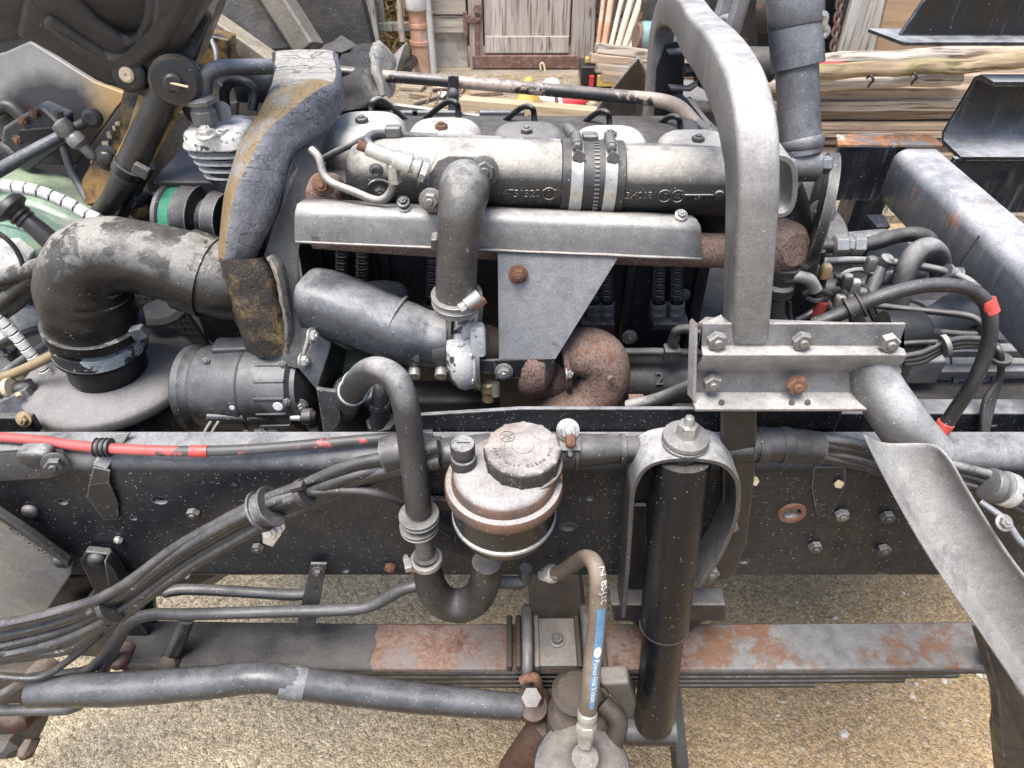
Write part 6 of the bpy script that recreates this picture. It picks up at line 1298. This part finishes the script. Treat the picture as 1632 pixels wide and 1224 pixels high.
ty = hose('tilt_cylinder', [(276, 118, .94), (236, 205, .93), (200, 283, .92)], [22, 23, 23], cyl_black, T, 24, 2, label='black cab tilt cylinder slanting down beside the floor')
hose('cylinder_rod_end', [(202, 280, .92), (178, 318, .92), (150, 352, .92)], [20, 16, 15], cyl_black, ty, 20, 3)
part(MB().prism(poly([(221, 150, .945), (240, 156, .945), (222, 205, .935), (198, 262, .93), (180, 256, .93), (204, 205, .935)]), (0, .004, 0)), 'wax_strip', wax_yellow, ty, bevel=.001); part(MB().prism(poly([(286, 156, .945), (297, 160, .945), (262, 222, .935), (240, 264, .93), (228, 258, .93)]), (0, .004, 0)), 'wax_strip', wax_yellow, ty, bevel=.001)
band(A(206, 270, .92), A(178, 318, .92)-A(236, 205, .93), R(A(206, 270, .92), 23.5), .012, black_paint, ty, 'clamp_ring', t=.002); part(MB().box(A(225, 272, .90), (.02, .01, .016), Matrix.Rotation(.6, 3, 'Y')), 'clamp_ear', bolt_dark, ty, bevel=.002)
pv = A(280, 128, .92); pa = V((.25, -1, .15))
PV = part(MB().lathe([(.012, -.03), (.026, -.03), (.030, -.026), (.030, -.012), (.026, -.01), (.026, .0), (.0295, .002), (.0295, .012), (.026, .016), (.015, .017)], pv, pa, 32), 'pivot_bush', cyl_black)
part(MB().lathe([(.011, .016), (.011, .024), (.008, .027)], pv, pa, 18), 'pivot_pin', cyl_black, PV); part(MB().tube([pv+pa.normalized()*.026+V((-.004, 0, .001)), pv+pa.normalized()*.026+V((.018, 0, -.004))], .0016, 8, 1), 'split_pin', tie_tan, PV)
part(MB().lathe([(.0265, .0005), (.0302, .0015), (.0302, .0035), (.0265, .0045)], pv, pa, 32), 'dusty_ring', beam_dust, PV)
part(MB().bar(A(345, -30, 1.02), A(282, 130, .97), .03, .045, (0, 1, 0)), 'cab_arm', cyl_black, bevel=.004); part(MB().bar(A(356, -30, 1.0), A(318, 70, .99), .012, .02, (0, 1, 0)), 'arm_edge', beam_dust, bevel=.002)
part(MB().prism([A(262, 130, .98), A(300, 100, .98), A(322, 160, .98), A(318, 205, .98), A(296, 190, .98)], (0, .02, 0)), 'pivot_bracket', satin_black, bevel=.004)
# moulded black plastic cab step panel
pp = [(-80, -80), (350, -80), (330, 0), (312, 30), (296, 60), (262, 112), (246, 132), (232, 138), (200, 142), (168, 140), (120, 112), (50, 66), (30, 66), (-80, 82)]
PN = part(MB().prism([A(x, y, 1.0-.0006*(140-y)) for x, y in pp], (0, .05, 0)), 'cab_panel', cab_plastic, bevel=.012, seg=4, label='moulded black plastic panel under the tilted cab')
rp = [(350, -60), (232, -60), (222, 30), (212, 55), (196, 62), (150, 32), (112, -10), (96, -60), (40, -60), (20, 60), (52, 72), (120, 110), (170, 139), (202, 141), (244, 131), (260, 112), (294, 60), (311, 30), (328, 0)]
part(MB().prism([A(x, y, .955-.0004*(140-y)) for x, y in rp], (0, .05, 0)), 'raised_border', cab_plastic, PN, bevel=.011, seg=4)
part(MB().prism([A(x, y, .944-.0004*(140-y)) for x, y in [(250, -60), (238, 40), (216, 84), (170, 88), (118, 56), (70, 20), (60, 40), (124, 92), (172, 124), (210, 118), (262, 80), (300, 10), (330, -60)]], (0, .03, 0)), 'panel_ridge', cab_plastic, PN, bevel=.010, seg=4)
part(MB().lathe([(.01, -.01), (.020, -.008), (.021, .0), (.018, .003), (.012, .004)], A(205, 119, .934), (0, -1, .25), 28), 'rubber_washer', rubber, PN); part(MB().lathe([(.0095, .0), (.0095, .006), (.007, .008), (.002, .008), (.0015, .006)], A(205, 119, .934), (0, -1, .25), 18), 'panel_screw', tie_tan, PN)
part(MB().bar(A(258, -4, .94), A(306, 33, .945), .012, .008), 'panel_lip', beam_dust, PN, bevel=.001)
part(MB().rbox(A(285, -2, .93), (.035, .03, .03)), 'rubber_buffer', cab_plastic, PN)
# panels and beams behind, seen between cab and engine
part(MB().prism([A(335, -60, 1.35), A(450, -60, 1.35), A(485, 78, 1.3), A(428, 80, 1.28), A(340, 40, 1.3)], (0, .02, 0)), 'underbody_panel', cab_dark, bevel=.004)
part(MB().prism([A(440, -60, 1.55), A(545, -60, 1.55), A(582, 70, 1.5), A(545, 85, 1.46), A(500, 80, 1.46)], (0, .02, 0)), 'underbody_panel', panel_dark, bevel=.004, label='speckled dark panel standing behind the foam seal')
part(MB().bar(A(418, -40, 1.34), A(496, 82, 1.29), .04, .05, (0, 1, 0)), 'body_beam', beam_dust, bevel=.005); part(MB().bar(A(330, 30, 1.3), A(440, 108, 1.22), .03, .04, (0, 1, 0)), 'body_beam', beam_dust, bevel=.004)
part(MB().bar(A(310, 70, 1.2), A(372, 84, 1.2), .04, .05), 'rusty_sill', wax_steel, bevel=.004)
part(MB().prism([A(555, -30, 1.6), A(572, -30, 1.6), A(565, 8, 1.58), A(556, 14, 1.58)], (0, .003, 0)), 'green_tape', green_m)
hose('grey_lead', [(330, 50, 1.1), (338, 66, 1.09), (344, 84, 1.08), (345, 104, 1.07)], 4, strut_grey, T, 8); hose('grey_lead', [(286, 70, 1.0), (296, 92, .99), (304, 112, .99)], 2.5, strut_grey, T, 8); hose('grey_lead', [(310, 88, 1.0), (318, 104, 1.0), (326, 112, 1.0)], 3.5, strut_grey, T, 8)
# air compressor with finned head and its pipe
hose('compressor_pipe', [(326, 178, .93), (325, 145, .935), (330, 120, .94), (350, 109, .95), (390, 107, .98), (432, 106, 1.0)], 12.5, strut_grey, T, 18, 7, label='grey bent compressor pipe above the finned head')
hose('black_hose', [(380, 230, 1.0), (362, 180, 1.0), (358, 145, 1.0), (372, 130, 1.0), (395, 134, 1.0), (405, 150, 1.0), (402, 175, .99)], 8, rubber, T, 12)
cp_ = V(A(345, 240, .93)); ux = V((0, 0, 1))
CH = part(MB().rbox(A(350, 209, .935), (.080, .085, .022), e=4), 'compressor_head', white_cast, label='white flaking finned compressor head')
part(MB().lathe([(.012, 0), (.017, .002), (.017, .018), (.014, .02), (.014, .024), (.019, .026), (.019, .032), (.012, .034)], A(329, 197, .92), (0, 0, 1), 8), 'pipe_nut', clamp_dark, CH, bevel=.001)
for k in range(9):
    z_ = A(345, 226, .93).z-.0115*k; m = white_cast if k < 5 else satin_black
    part(MB().rbox(V((cp_.x+.006+.001*k, .945+.004*k, z_)), (.092-.003*k, .09, .0045), e=3.5, n=28, nz=2), 'cooling_fin', m, CH)
part(MB().tube([V((cp_.x+.008, .95, A(345, 222, .93).z)), V((cp_.x+.008, .95, .95))], .034, 20, 1), 'compressor_barrel', block_black, CH)
bolt(A(331, 224, .89)+V((0, 0, .008)), (0, -.2, 1), .009, CH, zinc); part(MB().lathe([(.013, 0), (.013, .003)], A(354, 178, .93), (0, -1, .2), 18), 'blank_disc', strut_grey, CH)
part(MB().box(A(343, 142, .97), (.022, .006, .007), Matrix.Rotation(-.7, 3, 'Y')), 'small_tag', clamp_steel)
part(MB().rbox(A(408, 128, 1.06), (.06, .05, .05)), 'relay_box', strut_grey, bevel=.004)
# pulley with green belt
pl = A(318, 350, .92); pd = V((1, -.25, .05)).normalized()
PU = part(MB().lathe([(.02, -.045), (.044, -.045), (.048, -.042), (.048, -.036), (.044, -.033)], pl, pd, 44), 'belt_pulley', hose_grey)
part(MB().lathe([(.0445, -.033), (.0455, -.032), (.0455, -.017), (.0445, -.016)], pl, pd, 44), 'green_belt', belt_green, PU); part(MB().lathe([(.044, -.016), (.048, -.014), (.046, .004), (.048, .008), (.048, .012), (.03, .014), (.03, .03), (.042, .03), (.04, .05)], pl, pd, 44), 'pulley_rim', satin_black, PU)
part(MB().bar(A(245, 320, 1.02), A(310, 270, 1.02), .018, .02, (0, 1, 0)), 'brass_strut', wax_steel, bevel=.003)
for px, py, r in ((225, 318, 15), (232, 335, 17)): part(MB().lathe([(.004, -.012), (R(A(px, py, .95), r), -.01), (R(A(px, py, .95), r)*1.1, .01), (.01, .02)], A(px, py, .95), (-.4, -1, .4), 18), 'brake_pad', wax_steel if r > 16 else satin_black)
hose('arm_lever', [(235, 262, .94), (215, 300, .94), (195, 345, .94)], [12, 11, 8], satin_black, T, 14, 3)
part(MB().prism([A(190, 340, .95), A(260, 335, .95), A(330, 352, .95), A(330, 362, .95), A(240, 348, .95)], (0, .03, 0)), 'link_arm', satin_black, bevel=.004)
# green washer tank, spiral wrapped hose, black plunger
TKp = [A(-80, 306, .93), A(0, 304, .93), A(60, 322, .92), A(118, 348, .91), A(146, 366, .90), A(128, 390, .89), A(60, 425, .88), A(-20, 470, .87), A(-80, 470, .87)]
TK = part(MB().prism(TKp, (0, .10, 0)), 'washer_tank', green_tank, bevel=.022, seg=5, label='translucent green washer tank under the tilted cab')
part(MB().prism([A(-40, 392, .862), A(20, 388, .862), A(48, 410, .858), A(40, 440, .855), A(-40, 452, .855)], (0, .02, 0)), 'tank_label', white_plastic, TK, bevel=.004)
hose('tank_seam', [(-30, 352, .915), (30, 362, .905), (80, 385, .893)], 3, green_tank, TK, 8, 4)
wp = [(-30, 292, .905), (10, 296, .90), (60, 305, .895), (110, 325, .89), (140, 342, .885), (172, 356, .88)]
hose('wrapped_hose', wp, 9, rubber, T, 12); Pw = spline([A(*p) for p in wp], 14)
def spiral(Pw, r, step, name):
    tot = sum((Pw[i+1]-Pw[i]).length for i in range(len(Pw)-1)); s = 0
    while s+step*.8 < tot:
        L_ = 0
        for i in range(len(Pw)-1):
            d = (Pw[i+1]-Pw[i]).length
            if L_+d > s+step*.4: break
            L_ += d
        p = Pw[i].lerp(Pw[i+1], (s+step*.4-L_)/d); t = (Pw[i+1]-Pw[i]).normalized(); t2 = (t+V((0, .25, -.2))*.5).normalized()
        part(MB().lathe([(r, -step*.42), (r*1.12, -step*.4), (r*1.12, step*.4), (r, step*.42)], p, t2, 18), name, white_wrap); s += step
spiral(Pw, R(A(60, 305, .895), 9), .0165, 'spiral_wrap')
w2 = [(-12, 498, .84), (20, 530, .835), (45, 560, .83), (70, 590, .825), (80, 605, .822)]
hose('wrapped_hose', w2, 7, rubber, T, 12); spiral(spline([A(*p) for p in w2], 14), R(A(40, 555, .83), 8), .013, 'spiral_wrap')
PLs = hose('filler_plunger', [(28, 340, .85), (60, 365, .845), (98, 400, .84)], [13, 15, 17], black_plastic, T, 22, 2)
pd_ = (A(60, 365, .845)-A(20, 334, .85)).normalized(); p0 = A(24, 337, .85)
part(MB().lathe([(.008, -.016), (.019, -.014), (.0225, -.009), (.0225, -.003), (.016, .0), (.013, .004), (.015, .006), (.015, .009), (.012, .011), (.014, .013), (.014, .016), (.01, .018)], p0, pd_, 28), 'plunger_knob', black_plastic, PLs)
hose('black_cable', [(-20, 360, .86), (15, 385, .855), (32, 410, .85), (38, 432, .845)], 4, black_plastic, T, 8)
hose('black_hose', [(-40, 455, .86), (10, 445, .855), (60, 430, .85), (90, 420, .845)], [17, 18, 18, 18], elbow_rub, T, 16, 4); hose('black_hose', [(-30, 510, .86), (20, 475, .855), (70, 430, .85)], [20, 21, 18], elbow_rub, T, 16, 4)
hose('dip_tube', [(-30, 612, .80), (30, 592, .80), (92, 562, .80), (130, 545, .81)], 8, cable_yellow, T, 12, 3)
hose('black_hose', [(-30, 640, .79), (30, 622, .79), (52, 616, .80)], 14, black_plastic, T, 14, 3); band(A(16, 618, .785), (1, 0, .2), R(A(16, 618, .785), 14), .008, tie_tan, T, 'cable_tie', t=.002); part(MB().lathe([(.0045, 0), (.004, .006)], A(30, 628, .77), (.6, -1, -.3), 10), 'tie_end', tie_tan)
for k, (a, b) in enumerate((((-20, 560, .9), (80, 520, .9)), ((0, 600, .88), (90, 540, .88)), ((20, 640, .86), (75, 610, .86)))): hose('black_cable', [a, ((a[0]+b[0])/2+5, (a[1]+b[1])/2-6, a[2]), b], 7, strut_grey if k == 1 else black_plastic, T, 10, 4)
part(MB().prism(poly([(-40, 660, .75), (40, 620, .78), (60, 640, .78), (20, 690, .74), (-40, 695, .74)]), (0, .01, 0)), 'grey_fin', strut_grey, bevel=.002)
part(MB().rbox(A(20, 470, .95), (.09, .06, .08)), 'white_casting', alu, bevel=.004); part(MB().rbox(A(60, 500, .93), (.06, .05, .05)), 'white_casting', alu, bevel=.004); part(MB().rbox(A(5, 560, .93), (.07, .05, .09)), 'white_casting', alu, bevel=.004)
bolt(A(38, 668, .71), (0, -1, .5), .0075, T, cable_yellow); part(MB().box(A(25, 674, .72), (.06, .012, .03)), 'filter_bracket', satin_black, bevel=.003)
# ------------------------------------------------------------------ gearbox and the hoses round it
gz = A(1560, 600, 1.0); 
GB = part(MB().tube([A(1420, 610, 1.0), A(1480, 608, 1.0), A(1530, 606, 1.0), A(1620, 604, 1.0), A(1760, 600, 1.0)], [R(gz, q) for q in (125, 130, 120, 116, 112)], 40, 4), 'gearbox', gearbox_mat, label='ribbed grey gearbox casing behind the frame rail')
for px in (1445, 1500, 1560, 1605, 1660): part(MB().lathe([(R(gz, 118), -.006), (R(gz, 128), -.004), (R(gz, 128), .004), (R(gz, 118), .006)], A(px, 606, 1.0), (1, 0, .01), 48), 'casing_rib', gearbox_mat, GB)
for py in (560, 592, 628): part(MB().bar(A(1425, py, .885), A(1700, py-3, .885), .02, .014), 'casing_web', gearbox_mat, GB, bevel=.003)
part(MB().box(A(1470, 585, .87), (.05, .03, .05)), 'cast_boss', gearbox_mat, GB, bevel=.006)
part(MB().prism(poly([(1570, 520, .95), (1660, 500, .95), (1660, 575, .92), (1600, 570, .92)]), (0, .02, .01)), 'gearbox_lid', gearbox_mat, GB, bevel=.004); part(MB().lathe([(.01, 0), (.02, .001), (.021, .004), (.012, .006)], A(1592, 523, .93), (0, -.6, .8), 20), 'lid_plug', rubber, GB)
part(MB().box(A(1500, 690, .70), (.45, .03, .10)), 'rail_web', frame_black, bevel=.003)
part(MB().prism(poly([(1320, 655, .72), (1400, 655, .72), (1420, 720, .70), (1310, 720, .70)]), (0, .01, 0)), 'mount_plate', strut_grey, bevel=.002)
part(MB().box((.55, 1.06, .79), (.60, .70, .04)), 'gearbox_tray', deep_black, bevel=.01)
bt_ = A(1420, 528, .74)
part(MB().lathe([(.01, -.015), (.026, -.012), (.027, .0), (.027, .035), (.022, .042), (.008, .045), (.008, .06)], bt_, (1, -.05, -.02), 28), 'vacuum_unit', black_plastic, bevel=.001, label='small black vacuum canister behind the bracket plate')
hose('air_line', [(1470, 531, .74), (1500, 530, .74), (1540, 533, .74), (1560, 530, .74), (1562, 515, .74), (1545, 504, .75), (1500, 498, .77), (1440, 492, .79), (1390, 486, .80)], 5.5, rubber, T, 10)
for k in range(3):
    hose('air_line', [(1440, 568+6*k, .70), (1470, 562+7*k, .70), (1500, 548+6*k, .705), (1530, 540+6*k, .71), (1570, 542+5*k, .71), (1592, 558, .70-.004*k), (1594, 600, .69), (1582-6*k, 640, .68), (1572-3*k, 690, .66), (1566, 730, .64)], 5.2, rubber, T, 10, 6)
for px, py in ((1594, 572), (1574, 672)): band(A(px, py, .695), (.1, 0, -1), .011, .006, rubber, T, 'cable_tie'); 
band(A(1507, 550, .70), (1, 0, .4), .012, .006, cover_dust, T, 'cable_tie')
hose('air_line', [(1400, 560, .72), (1440, 548, .71), (1490, 545, .705)], 4.5, cable_mat, T, 10)
# bigger hoses
hose('coolant_hose', [(1300, 392, .90), (1345, 392, .90), (1390, 388, .91), (1430, 376, .92), (1465, 374, .92), (1482, 384, .92), (1486, 402, .915)], [11, 11, 12, 12, 12, 12, 12], rubber, T, 16, 6)
un = A(1352, 390, .895); part(MB().lathe([(.012, -.022), (.015, -.02), (.015, -.004), (.012, -.002), (.012, .004), (.015, .006), (.015, .02), (.012, .022)], un, (1, 0, .02), 6), 'hose_union', clamp_steel, bevel=.001)
hose('coolant_hose', [(1428, 500, .84), (1436, 460, .85), (1446, 425, .86), (1462, 402, .87), (1482, 396, .88), (1496, 410, .89), (1500, 440, .89)], 17, hose_grey, T, 18, 7, label='thick grey coolant hose arching over the gearbox')
hose('air_line', [(1295, 418, .86), (1360, 415, .87), (1420, 418, .87), (1470, 425, .86), (1510, 434, .85), (1540, 446, .83), (1560, 462, .80)], 6.5, hose_grey, T, 12, 6); band(A(1518, 436, .848), (1, 0, -.3), .0075, .02, strut_grey, T, 'hose_sleeve', t=.002, rim=True)
sl = A(1392, 455, .84); part(MB().tube([A(1408, 420, .86), A(1395, 445, .85), A(1382, 482, .83)], [R(sl, 8), R(sl, 13), R(sl, 11)], 14, 3), 'gear_lever_joint', satin_black); part(MB().lathe([(.007, 0), (.010, .003), (.010, .012), (.006, .016)], A(1406, 422, .86), (.3, -.2, 1), 12), 'joint_cap', hose_grey)
hose('selector_rod', [(1340, 470, .88), (1380, 452, .88), (1430, 440, .88), (1470, 432, .89)], [9, 11, 11, 12], strut_grey, T, 14, 3)
for k, pts in enumerate(([(1318, 420, .82), (1312, 450, .82), (1308, 480, .81), (1290, 500, .80), (1268, 512, .79)], [(1330, 440, .83), (1350, 446, .83), (1380, 460, .83), (1400, 500, .81)], [(1280, 470, .80), (1300, 462, .80), (1322, 470, .80), (1300, 480, .80), (1282, 474, .80)], [(1335, 455, .84), (1345, 436, .84), (1370, 430, .85), (1390, 436, .85)], [(1258, 480, .80), (1262, 510, .79), (1280, 525, .78)], [(1440, 475, .84), (1444, 500, .84), (1446, 520, .83)], [(1345, 430, .9), (1375, 470, .88), (1395, 510, .86)], [(1310, 400, .85), (1306, 440, .85), (1312, 470, .84), (1330, 500, .82)])):
    hose('harness_wire', pts, [5, 4, 5, 4, 3, 4, 6, 6][k], cable_mat if k != 3 else hose_grey, T, 8, 6)
part(MB().tube([A(1300, 505, .80), A(1312, 480, .80)], R(A(1305, 490, .8), 10), 14, 1), 'red_sleeve', mat('red_sleeve_paint', (.2, .03, .03), .5, col2=(.03, .03, .03), c2s=30, c2=(.5, .55)))
for px, py, m in ((1340, 500, tie_tan), (1338, 480, cover_dust), (1372, 470, clamp_dark), (1350, 448, hose_grey), (1316, 432, cable_yellow), (1388, 420, clamp_dark), (1296, 430, bolt_dark), (1362, 456, cover_dust)):
    part(MB().rbox(A(px, py, .80), (.013, .012, .02)), 'connector', m, bevel=.002)
part(MB().rbox(A(1358, 480, .84), (.03, .03, .04)), 'sensor_body', strut_grey, bevel=.003); part(MB().rbox(A(1320, 470, .88), (.06, .05, .06)), 'clutch_housing', satin_black, bevel=.006)
hose('clutch_pipe', [(1385, 530, .76), (1378, 550, .74), (1372, 572, .72)], 16, hose_grey, T, 14, 2)
part(MB().prism(poly([(1290, 380, 1.15), (1420, 368, 1.12), (1425, 384, 1.10), (1290, 392, 1.13)]), (0, .02, -.005)), 'brace', strut_grey, bevel=.002); part(MB().prism(poly([(1380, 342, 1.22), (1408, 342, 1.22), (1420, 362, 1.20), (1398, 362, 1.20)]), (0, .01, -.01)), 'tab_plate', strut_grey)
hose('prop_cover', [(1480, 520, .98), (1540, 490, .98), (1640, 470, .98)], [26, 32, 36], gearbox_mat, T, 18, 3)
hose('brace', [(1480, 400, 1.0), (1540, 450, .97), (1600, 510, .94), (1660, 580, .92)], 8, beam_dust, T, 12, 3); part(MB().bar(A(1520, 436, .95), A(1580, 440, .95), .03, .006), 'beam_tab', beam_dust)
for px, py in ((1545, 636), (1500, 495), (1582, 512), (1630, 545)):
    pass
# leaves lying about
for px, py, Y in ((1546, 637, .80), (1203, 765, .594), (1581, 521, .9), (1626, 548, .9), (1337, 770, .595)):
    p = A(px, py, Y); s = R(p, 9); q = [p+V((math.cos(a)*s*random.uniform(.5, 1.3), -.003+random.uniform(-.003, .003), math.sin(a)*s*random.uniform(.5, 1.3))) for a in [i*1.05 for i in range(6)]]
    build(MB().prism(q, (0, .001, 0)), 'dead_leaf', tie_tan, None, label={1546: 'pale dead leaf on the gearbox casing by the red taped hose', 1203: 'pale dead leaf on the frame rail right of the support post', 1581: 'pale dead leaf beside the gearbox lid plug', 1626: 'pale dead leaf at the right edge on the gearbox', 1337: 'pale dead leaf on the rail above the rusty hole'}[px], cat='leaf', group='dead leaves on the truck')
# ------------------------------------------------------------------ black steel body frame on the right
SF = empty('beam_structure', (.7, 1.2, 0), 'black steel beam frame with a bluish channel on the right of the truck', 'steel frame')
def sp_(mb, name, m, **k): return build(mb, name, m, SF, **k)
zb, zt = .982, 1.08
# bluish channel running towards the camera
pr = [(.675, zb), (.661, zb+.005), (.655, zb+.018), (.655, zt-.020), (.6565, zt-.0125), (.661, zt-.006), (.6675, zt-.0015), (.675, zt), (.722, zt)]
Q = [V((x, 0, z)) for x, z in pr]; off = []
for i in range(len(Q)):
    d = (Q[min(i+1, len(Q)-1)]-Q[max(i-1, 0)]).normalized(); off.append(V((d.z, 0, -d.x))*.008)
polyc = Q+[Q[i]+off[i] for i in range(len(Q)-1, -1, -1)]
sp_(MB().ring_loft([[p+V((0, y, 0)) for p in polyc] for y in (.62, 1.183)]), 'channel', channel_blue, label='bluish grey steel channel with a scratched top')
ym = A(1590, 400, .92)
sp_(MB().box((.6548, .905, 1.03), (.0012, .0025, .085), Matrix.Rotation(.25, 3, 'X')), 'weld_line', satin_black)
# arch shaped opening under the channel is closed by a dark web
# cross beam with rusty top plate
x0 = X(1325, 280, 1.19); x1 = 1.7
sp_(MB().box(((x0+.66)/2, 1.196, (zb+zt)/2), (.66-x0, .010, zt-zb)), 'end_plate', beam_black, bevel=.001)
sp_(MB().box(((X(1478, 280, 1.2)+x1)/2, 1.148, (zb+zt)/2), (x1-X(1478, 280, 1.2), .010, zt-zb)), 'cross_beam', beam_black, bevel=.001)
sp_(MB().prism([V((X(1334, 240, 1.185), 1.188, zt+.001)), V((.735, 1.188, zt+.001)), V((.735, 1.235, zt+.001)), V((X(1330, 232, 1.23), 1.235, zt+.001))], (0, 0, .005)), 'rusty_plate', mat('rusty_top_plate', (.16, .15, .14), .8, rust=.8, rustcol=(.26, .13, .06), rs=24, chip=(.5, .44, .33), chips=18, chipt=.62, bump=.8), bevel=.001)
# C-section lying on the cross beam
xl = X(1503, 205, 1.2)
zc0, zc1 = zt+.004, A(1520, 122, 1.215).z
prf = [(1.14, zc0), (1.205, zc0+.003), (1.212, zc0+.012), (1.216, zc1-.016), (1.214, zc1-.006), (1.203, zc1), (1.165, zc1)]
mb = MB(); P = [V((0, a, b)) for a, b in prf]; off = []
for i in range(len(P)):
    d = (P[min(i+1, len(P)-1)]-P[max(i-1, 0)]).normalized(); off.append(V((0, d.z, -d.y))*.007)
pl_ = P+[P[i]+off[i] for i in range(len(P)-1, -1, -1)]
mb.ring_loft([[p+V((xl+(.012 if p.z < 1.13 else .03), 0, 0)) for p in pl_], [p+V((1.7, 0, 0)) for p in pl_]])
sp_(mb, 'c_beam', beam_black, label='black C shaped beam lying on the cross beam')
# top I beam
zi = A(1440, 72, 1.17).z; xi = X(1412, 62, 1.2)
IB = sp_(MB().prism([V((xi+.012, 1.165, zi)), V((xi-.012, 1.245, zi)), V((1.8, 1.245, zi)), V((1.8, 1.165, zi))], (0, 0, .006)), 'flange', beam_black, bevel=.001)
sp_(MB().prism([V((xi+.02, 1.20, zi+.006)), V((1.8, 1.20, zi+.006)), V((1.8, 1.20, zi+.17)), V((xi+.085, 1.20, zi+.17))], (0, .008, 0)), 'web', beam_black, bevel=.001)
sp_(MB().box(((xi+1.85)/2, 1.205, zi+.173), (1.8-xi, .08, .006)), 'flange', beam_black)
# uprights of the frame outside the picture carry the upper beams
for x in (1.0, 1.55): sp_(MB().box((x, 1.206, (zi+zt)/2+.002), (.05, .03, zi-zt-.004)), 'upright', beam_black)
for x in (.69, 1.5): sp_(MB().box((x, 1.30, zb/2+.02), (.06, .06, zb+.1)), 'trestle_leg', beam_black)
# ------------------------------------------------------------------ small litter on the ground
mb = MB(); rnd = random.Random(11)
for _ in range(60):
    c = V((rnd.uniform(-1.2, 1.4), rnd.uniform(.5, 1.5), .004)); a = rnd.random()*6.3; l = rnd.uniform(.004, .014); d = V((math.cos(a), math.sin(a), rnd.uniform(-.05, .1)))*l
    mb.bar(c-d, c+d, rnd.uniform(.001, .002), .001)
build(mb, 'straw_litter', mat('litter', (.2, .14, .08), .8, vary=.5, vs=40), kind='stuff', label='bits of straw and twig on the sandy ground')

GD = 'wood scraps on the yard by the drainpipe'
LBD = ['short brown wood scrap left of the pipe strap', 'flat brown scrap behind the garden fork', 'thin dark stick lying across the yard slab', 'small grey board end below the drainpipe', 'broken brown slat behind the flaking pipe']
for k, (p, q, w_, m) in enumerate((((655, 150), (690, 156), .06, wood_plank), ((690, 140), (740, 143), .09, wood_plank), ((660, 165), (712, 150), .03, wood_dark), ((640, 137), (676, 140), .10, wood_grey), ((750, 150), (800, 146), .05, wood_plank))):
    plank(AZ(*p, .02), AZ(*q, .02), w_, .025, m, 'wood_scrap', LBD[k], 'scrap', GD)
mb = MB()
for _ in range(700):
    c = AZ(rnd.uniform(600, 1000), rnd.uniform(118, 200), .006); a = rnd.random()*6.3; l = rnd.uniform(.01, .05); d = V((math.cos(a), math.sin(a), rnd.uniform(-.05, .15)))*l
    mb.bar(c-d, c+d, rnd.uniform(.003, .008), .002)
build(mb, 'yard_litter', hay_m, kind='stuff', label='straw and splinters strewn over the yard slab')
